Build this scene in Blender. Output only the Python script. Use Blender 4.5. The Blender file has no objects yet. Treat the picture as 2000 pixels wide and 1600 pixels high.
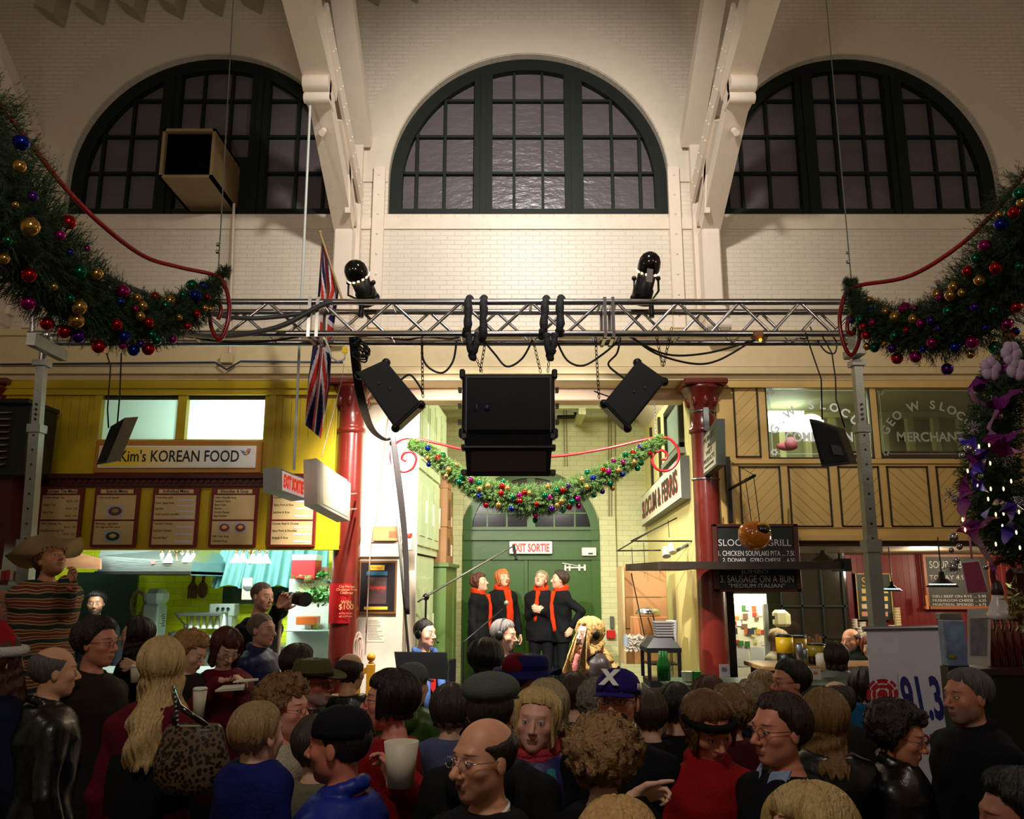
import bpy,math,random
import numpy as np
from mathutils import Vector,Matrix,noise as mnoise
PI = math.pi
random.seed(7)
rnd = random.Random(11)
# ------------------------------------------------------------------ camera
FPX = 1640.0; PITCH = math.atan(340 / FPX); CZ = 2.15
scn = bpy.context.scene
cam = bpy.data.cameras.new('camera'); camo = bpy.data.objects.new('camera',cam)
scn.collection.objects.link(camo); scn.camera = camo
cam.sensor_width = 36; cam.lens = 36 * FPX / 2000; cam.clip_end = 100; cam.clip_start = .05
camo.location = (0,0,CZ); camo.rotation_euler = (PI / 2 + PITCH,0,0)
# ------------------------------------------------------------------ world, exposure
scn.view_settings.view_transform = 'Standard'; scn.view_settings.look = 'None'
scn.view_settings.gamma = 1; scn.view_settings.exposure = 0.0; scn.view_settings.use_curve_mapping = False
w = bpy.data.worlds.new('night'); scn.world = w; w.use_nodes = True
w.node_tree.nodes['Background'].inputs[0].default_value = (.55,.6,.8,1)
w.node_tree.nodes['Background'].inputs[1].default_value = .0035
# ------------------------------------------------------------------ lamps
def lamp(name,kind,loc,target,energy,color,size=.2,spot=60,blend=.6,size_y=None):
 l = bpy.data.lights.new(name,kind); l.energy = energy; l.color = color
 if kind == 'AREA':
  l.size = size
  if size_y: l.shape = 'RECTANGLE'; l.size_y = size_y
 else: l.shadow_soft_size = size
 if kind == 'SPOT': l.spot_size = math.radians(spot); l.spot_blend = blend
 o = bpy.data.objects.new(name,l); scn.collection.objects.link(o); o.location = loc
 if target is not None:
  o.rotation_euler = (Vector(target) - Vector(loc)).to_track_quat('-Z','Y').to_euler()
 return o
WARM = (1,.84,.68); WHITE = (1,.95,.88); COOL = (.75,1,.95)
lamp('hall_uplight','SPOT',(.25,3.9,6.75),(.1,8,5.3),820,WHITE,.12,92,1)
lamp('hall_uplight_left','SPOT',(-2.2,3.2,4.6),(-3.4,8,5.2),80,WARM,.1,95,1)
lamp('hall_uplight_right','SPOT',(2.4,3.2,4.6),(3.6,8,5.2),115,WARM,.1,95,1)
lamp('stage_light_left','SPOT',(-1.06,6.32,4.12),(-.1,9.3,1.2),900,(1,.93,.84),.05,94,.7)
lamp('stage_light_right','SPOT',(1.0,6.32,4.12),(-.1,9.0,1.3),560,(1,.93,.84),.05,100,.7)
lamp('passage_fill_lamp','AREA',(.6,9.8,4.78),(.7,10.2,0),110,(1,.97,.72),.5,size_y=1.2)  # unseen fill lamp, added to brighten the passage
lamp('hall_lamp','POINT',(-.5,1.0,4.5),None,112,(1,.92,.82),.3)
lamp('hall_lamp_left','POINT',(-4.2,3.6,4.4),None,16,WARM,.2)
lamp('hall_lamp_right','POINT',(4.4,3.8,4.4),None,45,WARM,.2)
# ------------------------------------------------------------------ projection
_c,_s = math.cos(PITCH),math.sin(PITCH)
def P(px,py,Y):
 u = (px - 1000) / FPX; v = (800 - py) / FPX
 t = Y / (_c - v * _s)
 return Vector((u * t,Y,CZ + (_s + v * _c) * t))
def floor_z(y): return .055 * min(max(y - 1,0),6)
# ------------------------------------------------------------------ objects and tags
COL = scn.collection
def tag(o,label=None,cat=None,group=None,kind=None):
 if label: o['label'] = label
 if cat: o['category'] = cat
 if group: o['group'] = group
 if kind: o['kind'] = kind
 return o
def thing(name,label,cat,loc=(0,0,0),group=None):
 o = bpy.data.objects.new(name,None); COL.objects.link(o); o.location = loc; o.empty_display_size = .1
 return tag(o,label,cat,group)
def link(name,me,parent=None):
 o = bpy.data.objects.new(name,me); COL.objects.link(o)
 if parent is not None:
  o.parent = parent
  L = parent.location; q = parent.parent
  while q is not None: L = L + q.location; q = q.parent
  o.location = -L
 return o
def copy_tree(o,parent=None):
 c = o.copy(); COL.objects.link(c); c.parent = parent
 for ch in o.children: copy_tree(ch,c)
 return c
# ------------------------------------------------------------------ mesh collector
class MB:
 def __init__(s): s.v = []; s.f = []; s.m = []; s.s = []
 def add(s,vs,fs,m=0,smooth=False,M=None):
  n = len(s.v)
  s.v += [tuple(M @ Vector(v)) for v in vs] if M is not None else [tuple(v) for v in vs]
  for f in fs: s.f.append([n + i for i in f]); s.m.append(m); s.s.append(smooth)
  return s
 def hexa(s,p,m=0,M=None):   # 8 points: bottom 4 (ccw), top 4
  return s.add(p,[(3,2,1,0),(4,5,6,7),(0,1,5,4),(1,2,6,5),(2,3,7,6),(3,0,4,7)],m,False,M)
 def box(s,a,b,m=0,M=None,bev=0):
  x0,y0,z0 = [min(a[i],b[i]) for i in range(3)]; x1,y1,z1 = [max(a[i],b[i]) for i in range(3)]
  if bev <= 0:
   return s.hexa([(x0,y0,z0),(x1,y0,z0),(x1,y1,z0),(x0,y1,z0),(x0,y0,z1),(x1,y0,z1),(x1,y1,z1),(x0,y1,z1)],m,M)
  e = min(bev,.45 * min(x1 - x0,y1 - y0,z1 - z0)); vs = []; idx = {}
  X = [(x0,x0 + e),(x1,x1 - e)]; Y = [(y0,y0 + e),(y1,y1 - e)]; Z = [(z0,z0 + e),(z1,z1 - e)]
  for i in (0,1):
   for j in (0,1):
    for k in (0,1):
     for q in range(3):
      idx[i,j,k,q] = len(vs)
      vs.append((X[i][0 if q == 0 else 1],Y[j][0 if q == 1 else 1],Z[k][0 if q == 2 else 1]))
  F = []
  def g(i,j,k,q): return idx[i,j,k,q]
  F.append([g(0,0,0,0),g(0,0,1,0),g(0,1,1,0),g(0,1,0,0)]); F.append([g(1,0,0,0),g(1,1,0,0),g(1,1,1,0),g(1,0,1,0)])
  F.append([g(0,0,0,1),g(1,0,0,1),g(1,0,1,1),g(0,0,1,1)]); F.append([g(0,1,0,1),g(0,1,1,1),g(1,1,1,1),g(1,1,0,1)])
  F.append([g(0,0,0,2),g(0,1,0,2),g(1,1,0,2),g(1,0,0,2)]); F.append([g(0,0,1,2),g(1,0,1,2),g(1,1,1,2),g(0,1,1,2)])
  for a_ in (0,1):
   for b_ in (0,1):
    F.append([g(a_,b_,0,0),g(a_,b_,1,0),g(a_,b_,1,1),g(a_,b_,0,1)])
    F.append([g(a_,0,b_,0),g(a_,1,b_,0),g(a_,1,b_,2),g(a_,0,b_,2)])
    F.append([g(0,a_,b_,1),g(1,a_,b_,1),g(1,a_,b_,2),g(0,a_,b_,2)])
  for i in (0,1):
   for j in (0,1):
    for k in (0,1): F.append([g(i,j,k,0),g(i,j,k,1),g(i,j,k,2)])
  return s.add(vs,F,m,False,M)
 def cyl(s,p0,p1,r0,r1=None,n=12,m=0,caps=True,smooth=True):
  p0 = Vector(p0); p1 = Vector(p1); r1 = r0 if r1 is None else r1
  d = (p1 - p0); d = d.normalized() if d.length > 1e-9 else Vector((0,0,1))
  a = d.orthogonal().normalized(); b = d.cross(a); vs = []
  for p,r in ((p0,r0),(p1,r1)):
   for i in range(n):
    t = 2 * PI * i / n; vs.append(p + a * (r * math.cos(t)) + b * (r * math.sin(t)))
  s.add(vs,[(i,(i + 1) % n,n + (i + 1) % n,n + i) for i in range(n)],m,smooth)
  if caps: s.add(vs,[list(range(n))[::-1],list(range(n,2 * n))],m,False)
  return s
 def tube(s,pts,r,n=8,m=0,closed=False):
  pts = [Vector(p) for p in pts]; N = len(pts); rs = r if isinstance(r,(list,tuple)) else [r] * N
  vs = []; a = None
  for i in range(N):
   if closed: d = pts[(i + 1) % N] - pts[i - 1]
   else: d = pts[min(i + 1,N - 1)] - pts[max(i - 1,0)]
   d = d.normalized() if d.length > 1e-9 else Vector((0,0,1))
   if a is None: a = d.orthogonal().normalized()
   a = (a - d * a.dot(d)); a = a.normalized() if a.length > 1e-6 else d.orthogonal().normalized()
   b = d.cross(a)
   for k in range(n):
    t = 2 * PI * k / n; vs.append(pts[i] + a * (rs[i] * math.cos(t)) + b * (rs[i] * math.sin(t)))
  F = []
  for i in range(N if closed else N - 1):
   j = (i + 1) % N
   for k in range(n): F.append((i * n + k,i * n + (k + 1) % n,j * n + (k + 1) % n,j * n + k))
  if not closed: F += [list(range(n))[::-1],list(range((N - 1) * n,N * n))]
  return s.add(vs,F,m,True)
 def lathe(s,prof,M=None,n=24,m=0,smooth=True):   # prof: (r, z)
  vs = []; F = []
  for r,z in prof:
   for i in range(n): t = 2 * PI * i / n; vs.append((r * math.cos(t),r * math.sin(t),z))
  for j in range(len(prof) - 1):
   for i in range(n): F.append((j * n + i,j * n + (i + 1) % n,(j + 1) * n + (i + 1) % n,(j + 1) * n + i))
  F.append(list(range(n))[::-1]); F.append(list(range((len(prof) - 1) * n,len(prof) * n)))
  return s.add(vs,F,m,smooth,M)
 def ball(s,c,r,m=0,n=12,M=None):
  r = r if isinstance(r,(tuple,list)) else (r,r,r); vs = []; F = []; k = n // 2 + 1
  for j in range(k + 1):
   a = PI * j / k
   for i in range(n): t = 2 * PI * i / n; vs.append((c[0] + r[0] * math.sin(a) * math.cos(t),c[1] + r[1] * math.sin(a) * math.sin(t),c[2] + r[2] * math.cos(a)))
  for j in range(k):
   for i in range(n): F.append((j * n + i,(j + 1) * n + i,(j + 1) * n + (i + 1) % n,j * n + (i + 1) % n))
  return s.add(vs,F,m,True,M)
 def prism(s,poly,y0,y1,m=0,M=None,plane='xz'):   # extrude a 2-D outline
  n = len(poly)
  def q(p,y): return (p[0],y,p[1]) if plane == 'xz' else ((y,p[0],p[1]) if plane == 'yz' else (p[0],p[1],y))
  vs = [q(p,y0) for p in poly] + [q(p,y1) for p in poly]
  return s.add(vs,[list(range(n)),list(range(n,2 * n))[::-1]] + [(i,i + n,(i + 1) % n + n,(i + 1) % n) for i in range(n)],m,False,M)
 def quad(s,a,b,c,d,m=0): return s.add([a,b,c,d],[(0,1,2,3)],m)
 def build(s,name,mats,parent=None,fixn=True):
  me = bpy.data.meshes.new(name); me.from_pydata(s.v,[],s.f)
  for m in (mats if isinstance(mats,(list,tuple)) else [mats]): me.materials.append(m)
  me.polygons.foreach_set('material_index',s.m); me.polygons.foreach_set('use_smooth',s.s)
  if fixn:
   import bmesh
   bm = bmesh.new(); bm.from_mesh(me); bmesh.ops.recalc_face_normals(bm,faces=bm.faces); bm.to_mesh(me); bm.free()
  me.update()
  return link(name,me,parent)
# ------------------------------------------------------------------ materials
_mats = {}
def C(h):   # srgb hex / 0-255 tuple -> linear
 if isinstance(h,str): h = tuple(int(h[i:i + 2],16) for i in (0,2,4))
 return tuple((x / 255 / 12.92 if x / 255 <= .04045 else ((x / 255 + .055) / 1.055) ** 2.4) for x in h)
def N(nt,t,**kw):
 n = nt.nodes.new(t)
 for k,v in kw.items():
  if hasattr(n,k): setattr(n,k,v)
  else: n.inputs[k.replace('_',' ')].default_value = v
 return n
def mat(name,col,rough=.6,metal=0.,var=.12,scale=8.,bump=0.,bscale=60.,emit=0.,spec=.5,coat=0.,trans=0.,stretch=(1,1,1),alpha=1.,sheen=0.,ecol=None):
 if name in _mats: return _mats[name]
 m = bpy.data.materials.new(name); m.use_nodes = True; nt = m.node_tree; b = nt.nodes['Principled BSDF']
 col = C(col); b.inputs['Roughness'].default_value = rough; b.inputs['Metallic'].default_value = metal
 b.inputs['Specular IOR Level'].default_value = spec; b.inputs['Coat Weight'].default_value = coat
 b.inputs['Transmission Weight'].default_value = trans; b.inputs['Alpha'].default_value = alpha
 b.inputs['Sheen Weight'].default_value = sheen
 tc = N(nt,'ShaderNodeTexCoord'); mp = N(nt,'ShaderNodeMapping'); mp.inputs['Scale'].default_value = stretch
 nt.links.new(tc.outputs['Object'],mp.inputs[0])
 nz = N(nt,'ShaderNodeTexNoise',Scale=scale,Detail=5.); nt.links.new(mp.outputs[0],nz.inputs['Vector'])
 mx = N(nt,'ShaderNodeMix',data_type='RGBA')
 mx.inputs[6].default_value = tuple(max(0,c * (1 - var)) for c in col) + (1,); mx.inputs[7].default_value = tuple(min(1,c * (1 + var)) for c in col) + (1,)
 nt.links.new(nz.outputs[0],mx.inputs[0]); nt.links.new(mx.outputs[2],b.inputs['Base Color'])
 if bump:
  n2 = N(nt,'ShaderNodeTexNoise',Scale=bscale,Detail=4.); nt.links.new(mp.outputs[0],n2.inputs['Vector'])
  bp = N(nt,'ShaderNodeBump',Strength=bump,Distance=.01); nt.links.new(n2.outputs[0],bp.inputs['Height']); nt.links.new(bp.outputs[0],b.inputs['Normal'])
 if emit:
  b.inputs['Emission Strength'].default_value = emit; b.inputs['Emission Color'].default_value = (C(ecol) if ecol else col) + (1,)
 _mats[name] = m; return m
def brick(name,col,mortar,rough=.35,sw=.2,sh=.065,bump=.5,var=.1,stain=.15,axis='x'):
 if name in _mats: return _mats[name]
 m = bpy.data.materials.new(name); m.use_nodes = True; nt = m.node_tree; b = nt.nodes['Principled BSDF']; L = nt.links.new
 tc = N(nt,'ShaderNodeTexCoord'); sx = N(nt,'ShaderNodeSeparateXYZ'); cx = N(nt,'ShaderNodeCombineXYZ')
 L(tc.outputs['Object'],sx.inputs[0]); L(sx.outputs[0 if axis == 'x' else 1],cx.inputs[0]); L(sx.outputs[2],cx.inputs[1])
 nz0 = N(nt,'ShaderNodeTexNoise',Scale=7.,Detail=3.); L(tc.outputs['Object'],nz0.inputs['Vector'])
 ma = N(nt,'ShaderNodeVectorMath',operation='MULTIPLY_ADD'); ma.inputs[1].default_value = (.008,.008,0); L(nz0.outputs[1],ma.inputs[0]); L(cx.outputs[0],ma.inputs[2])
 bt = N(nt,'ShaderNodeTexBrick',Scale=1.); bt.inputs['Brick Width'].default_value = sw; bt.inputs['Row Height'].default_value = sh
 bt.inputs['Mortar Size'].default_value = .005; bt.inputs['Mortar Smooth'].default_value = .6
 c = C(col); bt.inputs['Color1'].default_value = c + (1,); bt.inputs['Color2'].default_value = tuple(x * (1 - var) for x in c) + (1,); bt.inputs['Mortar'].default_value = C(mortar) + (1,)
 L(ma.outputs[0],bt.inputs['Vector'])
 nz = N(nt,'ShaderNodeTexNoise',Scale=1.3,Detail=6.); L(tc.outputs['Object'],nz.inputs['Vector'])
 mr = N(nt,'ShaderNodeMapRange'); mr.inputs[3].default_value = 1 - stain; mr.inputs[4].default_value = 1 + stain * .5; L(nz.outputs[0],mr.inputs[0])
 mx = N(nt,'ShaderNodeVectorMath',operation='SCALE'); L(bt.outputs[0],mx.inputs[0]); L(mr.outputs[0],mx.inputs['Scale']); L(mx.outputs[0],b.inputs['Base Color'])
 b.inputs['Roughness'].default_value = rough
 iv = N(nt,'ShaderNodeMath',operation='SUBTRACT'); iv.inputs[0].default_value = 1; L(bt.outputs[1],iv.inputs[1])
 n3 = N(nt,'ShaderNodeTexNoise',Scale=55.,Detail=3.); L(tc.outputs['Object'],n3.inputs['Vector'])
 ad = N(nt,'ShaderNodeMath',operation='MULTIPLY_ADD'); ad.inputs[1].default_value = .35; L(n3.outputs[0],ad.inputs[0]); L(iv.outputs[0],ad.inputs[2])
 bp = N(nt,'ShaderNodeBump',Strength=bump,Distance=.006); L(ad.outputs[0],bp.inputs['Height']); L(bp.outputs[0],b.inputs['Normal'])
 _mats[name] = m; return m
def boards(name,col,rough=.45,w=.09,ang=0.,depth=.5,var=.08,axis='x',groove=.35):
 """painted tongue-and-groove boards; grooves every w metres, turned by ang in the wall plane"""
 if name in _mats: return _mats[name]
 m = bpy.data.materials.new(name); m.use_nodes = True; nt = m.node_tree; b = nt.nodes['Principled BSDF']; L = nt.links.new
 tc = N(nt,'ShaderNodeTexCoord'); sx = N(nt,'ShaderNodeSeparateXYZ'); L(tc.outputs['Object'],sx.inputs[0])
 a = N(nt,'ShaderNodeMath',operation='MULTIPLY'); a.inputs[1].default_value = math.cos(ang) / w; L(sx.outputs[0 if axis == 'x' else 1],a.inputs[0])
 d = N(nt,'ShaderNodeMath',operation='MULTIPLY_ADD'); d.inputs[1].default_value = math.sin(ang) / w; L(sx.outputs[2],d.inputs[0]); L(a.outputs[0],d.inputs[2])
 fr = N(nt,'ShaderNodeMath',operation='FRACT'); L(d.outputs[0],fr.inputs[0])
 pp = N(nt,'ShaderNodeMath',operation='PINGPONG'); pp.inputs[1].default_value = .5; L(fr.outputs[0],pp.inputs[0])
 mr = N(nt,'ShaderNodeMapRange',interpolation_type='SMOOTHSTEP'); mr.inputs[2].default_value = .07; L(pp.outputs[0],mr.inputs[0])
 mx = N(nt,'ShaderNodeMix',data_type='RGBA'); c = C(col)
 mx.inputs[6].default_value = tuple(x * groove for x in c) + (1,); mx.inputs[7].default_value = c + (1,); L(mr.outputs[0],mx.inputs[0])
 nz = N(nt,'ShaderNodeTexNoise',Scale=5.,Detail=5.); L(tc.outputs['Object'],nz.inputs['Vector'])
 m2 = N(nt,'ShaderNodeMapRange'); m2.inputs[3].default_value = 1 - var; m2.inputs[4].default_value = 1 + var; L(nz.outputs[0],m2.inputs[0])
 sc = N(nt,'ShaderNodeVectorMath',operation='SCALE'); L(mx.outputs[2],sc.inputs[0]); L(m2.outputs[0],sc.inputs['Scale']); L(sc.outputs[0],b.inputs['Base Color'])
 bp = N(nt,'ShaderNodeBump',Strength=depth,Distance=.006); L(mr.outputs[0],bp.inputs['Height']); L(bp.outputs[0],b.inputs['Normal'])
 b.inputs['Roughness'].default_value = rough; _mats[name] = m; return m
# ------------------------------------------------------------------ lettering
def text_mesh(s,size,bold=0.,sx=1.,align='CENTER',ext=.001,spacing=1.):
 cu = bpy.data.curves.new('t','FONT'); cu.body = s; cu.size = size; cu.align_x = align; cu.align_y = 'CENTER'; cu.extrude = ext; cu.offset = bold; cu.resolution_u = 3; cu.space_character = spacing
 o = bpy.data.objects.new('t',cu); me = bpy.data.meshes.new_from_object(o)
 bpy.data.objects.remove(o); bpy.data.curves.remove(cu)
 if sx != 1: me.transform(Matrix.Diagonal((sx,1,1,1)))
 return me
FRONT = Matrix.Rotation(PI / 2,4,'X')    # lettering facing -Y
def text(name,s,size,m,M,parent,fit=None,**kw):
 me = text_mesh(s,size,**kw)
 if fit:
  xs_ = [v.co.x for v in me.vertices]; ys_ = [v.co.y for v in me.vertices]
  me.transform(Matrix.Diagonal((fit[0] / (max(xs_) - min(xs_)),fit[1] / (max(ys_) - min(ys_)),1,1)) @ Matrix.Translation((-(max(xs_) + min(xs_)) / 2,-(max(ys_) + min(ys_)) / 2,0)))
 me.transform(M @ FRONT); me.materials.append(m)
 return link(name,me,parent)
def merge_text(name,items,m,parent):     # items: (string, size, matrix, kwargs) -> one part
 vs = []; fs = []
 for s,size,M,kw in items:
  me = text_mesh(s,size,**kw); me.transform(M @ FRONT); n = len(vs)
  vs += [tuple(v.co) for v in me.vertices]; fs += [[n + i for i in p.vertices] for p in me.polygons]; bpy.data.meshes.remove(me)
 me = bpy.data.meshes.new(name); me.from_pydata(vs,[],fs); me.materials.append(m); me.update()
 return link(name,me,parent)
T = Matrix.Translation
def catenary(a,b,sag,n=14):
 a = Vector(a); b = Vector(b)
 return [a.lerp(b,i / n) - Vector((0,0,sag * 4 * (i / n) * (1 - i / n))) for i in range(n + 1)]
# ================================================================== THE HALL
def PX(px,py,X):            # point of the ray that lies in the plane X = const
 u = (px - 1000) / FPX; v = (800 - py) / FPX; t = X / u
 return Vector((X,t * (_c - v * _s),CZ + t * (_s + v * _c)))
SK = .0573                    # the passage behind runs slightly to the right
def PS(px,py,X0):           # point on a side wall of the passage
 u = (px - 1000) / FPX; v = (800 - py) / FPX
 t = (X0 - 8 * SK) / (u - SK * (_c - v * _s))
 return Vector((u * t,t * (_c - v * _s),CZ + t * (_s + v * _c)))
def wz(py,Y): return P(1000,py,Y).z
def wx(px,py,Y): return P(px,py,Y).x
WY = 8.0; AC = [-3.148,.173,3.582]; AR = 1.446; AB = 5.85; AST = .385
m_brick = brick('painted_white_brick',(224,212,194),(213,200,181),rough=.4,sw=.145,sh=.048,bump=.5,stain=.12,var=.05)
m_cream = mat('cream_paint',(222,208,188),.4,bump=.15,bscale=25)
m_timber = mat('painted_timber',(228,212,194),.38,bump=.2,bscale=30,var=.06)
m_fascia = mat('ivory_fascia_paint',(218,196,150),.4,bump=.15,bscale=20)
m_green = mat('dark_green_paint',(11,20,13),.62,bump=.1,spec=.3)
m_red = mat('oxblood_gloss_paint',(104,30,22),.28,bump=.1,bscale=20,coat=.4)
m_black = mat('black_metal',(14,13,13),.4)
m_floor = mat('worn_dark_floor',(60,52,46),.5,var=.3,bump=.2)
m_plastic = mat('crinkled_plastic_film',(92,84,88),.3,bump=.8,bscale=9,var=.25,scale=3,stretch=(1,1,2.2))
m_ceil = mat('ceiling_boards',(176,164,140),.6)
# floor: level near the viewer, then rising gently towards the stalls
fl = MB()
for ya,yb_,a_,b_ in ((-4,1,0,0),(1,7,0,.33),(7,14,.33,.33)): fl.hexa([(-9,ya,-.15),(9,ya,-.15),(9,yb_,-.15),(-9,yb_,-.15),(-9,ya,a_),(9,ya,a_),(9,yb_,b_),(-9,yb_,b_)])
tag(fl.build('floor',m_floor),kind='structure')
# upper brick wall with the three arched openings
zb,zt,TH = 4.42,8.62,.3
wl = MB()
def arch_z(x):
 for c in AC:
  if abs(x - c) < AR: return AB,AB + AST + math.sqrt(max(0,AR * AR - (x - c) ** 2))
 return None
xs = set([-7.6,7.6])
for c in AC:
 for i in range(41): xs.add(round(c - AR * math.cos(PI * i / 40),5))
xs = sorted(xs)
def arch_edge(x,side):
 for c in AC:
  if (side > 0 and c - AR - 1e-4 <= x < c + AR - 1e-4) or (side < 0 and c - AR + 1e-4 < x <= c + AR + 1e-4):
   return AB + AST + math.sqrt(max(0,AR * AR - (x - c) ** 2))
 return None
for a,b in zip(xs[:-1],xs[1:]):
 za = arch_edge(a,1); zz = arch_edge(b,-1)
 def col(z0a,z0b,z1a,z1b):
  wl.hexa([(a,WY,z0a),(b,WY,z0b),(b,WY + TH,z0b),(a,WY + TH,z0a),(a,WY,z1a),(b,WY,z1b),(b,WY + TH,z1b),(a,WY + TH,z1a)])
 if za is None or zz is None: col(zb,zb,zt,zt)
 else: col(zb,zb,AB,AB); col(za,zz,zt,zt)
tag(wl.build('wall_back',m_brick),kind='structure')
# raised brick arch rings round the openings
def arch_ring(c,r0,r1,y0,y1,name,m,stilt0=AB,n=40,parent=None,mb=None):
 q = mb or MB(); pts = []
 for i in range(n + 1):
  t = PI * i / n; pts.append((c - r0 * math.cos(t),AB + AST + r0 * math.sin(t),c - r1 * math.cos(t),AB + AST + r1 * math.sin(t)))
 pts = [(c - r0,stilt0,c - r1,stilt0)] + pts + [(c + r0,stilt0,c + r1,stilt0)]
 for p,s in zip(pts[:-1],pts[1:]):
  q.hexa([(p[0],y0,p[1]),(p[2],y0,p[3]),(p[2],y1,p[3]),(p[0],y1,p[1]),(s[0],y0,s[1]),(s[2],y0,s[3]),(s[2],y1,s[3]),(s[0],y1,s[1])])
 return q if mb else q.build(name,m,parent)
m_vous = mat('painted_voussoirs',(214,201,182),.45,bump=.5,bscale=14,var=.07)
for i,c in enumerate(AC):
 o = arch_ring(c,AR + .005,AR + .40,WY - .010 - .004 * (i % 2),WY + .01,'trim_%d' % (i + 1),m_vous,stilt0=AB + .35); tag(o,kind='structure')
tr = MB().box((-7.5,WY - .02,5.68),(7.5,WY + .0,5.80)); tag(tr.build('trim_4',m_cream),kind='structure')
# arched windows
for i,c in enumerate(AC):
 y0,y1 = WY + .12,WY + .2
 f = MB(); arch_ring(c,AR - .13,AR,y0 - .03,y1,'',None,mb=f)
 f.box((c - AR,y0 - .034,AB),(c + AR,y1 + .004,AB + .1))
 root = f.build('window_%d' % (i + 1),m_green); tag(root,kind='structure')
 arc = lambda x: AB + AST + math.sqrt(max(0,(AR - .1) ** 2 - (x - c) ** 2))
 q = MB()
 for s in (-1,1):
  x = c + s * .475; q.box((x - .095,y0 - .05,AB + .02),(x + .095,y1,arc(x) - .0)); q.box((x - .03,y0 - .075,AB + .02),(x + .03,y0 - .05,arc(x) - .03))
 q.build('mullion',m_green,root)
 q = MB(); t = .014
 rows = [AB + .1 + k * .42 for k in (1,2,3)]
 for z in rows:
  hw = math.sqrt(max(0,(AR - .12) ** 2 - max(0,z - AB - AST) ** 2))
  q.box((c - hw,y0,z - t),(c + hw,y1 - .02,z + t))
 cols = [c - .15,c + .15,c - .88,c - 1.17,c + .88,c + 1.17]
 for x in cols: q.box((x - t,y0 - .003,AB + .1),(x + t,y1 - .021,arc(x) - .02))
 q.build('glazing_bars',m_green,root)
 q = MB(); poly = [(c - AR + .06,AB + .04)] + [(c - (AR - .06) * math.cos(PI * k / 36),AB + AST + (AR - .06) * math.sin(PI * k / 36)) for k in range(37)] + [(c + AR - .06,AB + .04)]
 q.prism(poly,y1 - .03,y1 - .02); q.build('plastic_covered_glazing',m_plastic,root)
# dark night behind the windows
tag(MB().box((-7.6,WY + TH,zb),(7.6,WY + TH + .05,zt)).build('wall_outer',m_black),kind='structure')
# entablature beam over the stalls
b = MB(); yb = 7.86
z1,z2,z3,z4 = wz(677,yb),wz(716,yb),wz(731,yb),wz(737,yb)
b.box((-7.5,yb,z2),(7.5,8.3,z1 + .1)); b.box((-7.5,yb - .03,z3),(7.5,8.3,z2 - .012)); b.box((-7.5,yb + .03,z4 - .02),(7.5,8.3,z3)); b.box((-7.5,yb - .05,z1 + .1),(7.5,8.0,z1 + .16))
tag(b.build('trim_5',m_fascia),kind='structure')
ZF = z4 - .02
# side walls of the hall and ceiling (outside the frame, they close the room)
for nm,x in (('wall_left',-7.6),('wall_right',7.6)):
 tag(MB().box((x - .1,-4,-.2),(x + .1,13.5,8.7)).build(nm,m_brick),kind='structure')
tag(MB().box((-7.6,-4.1,-.2),(7.6,-4,8.7)).build('wall_front',m_brick),kind='structure')
tag(MB().box((-7.7,-4.1,8.62),(7.7,8.4,8.75)).build('ceiling',m_ceil),kind='structure')
# notched purlin ends that show along the top left of the wall
for k in range(11):
 x0 = -5.0 + k * .42; q = MB(); z = 7.98 + k * .034
 q.hexa([(x0,7.75,z + .12),(x0 + .2,7.75,z),(x0 + .2,7.99,z),(x0,7.99,z + .12),(x0,7.75,8.62),(x0 + .26,7.75,8.62),(x0 + .26,7.99,8.62),(x0,7.99,8.62)])
 tag(q.build('trim_%d' % (10 + k),m_ceil),kind='structure')
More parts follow.
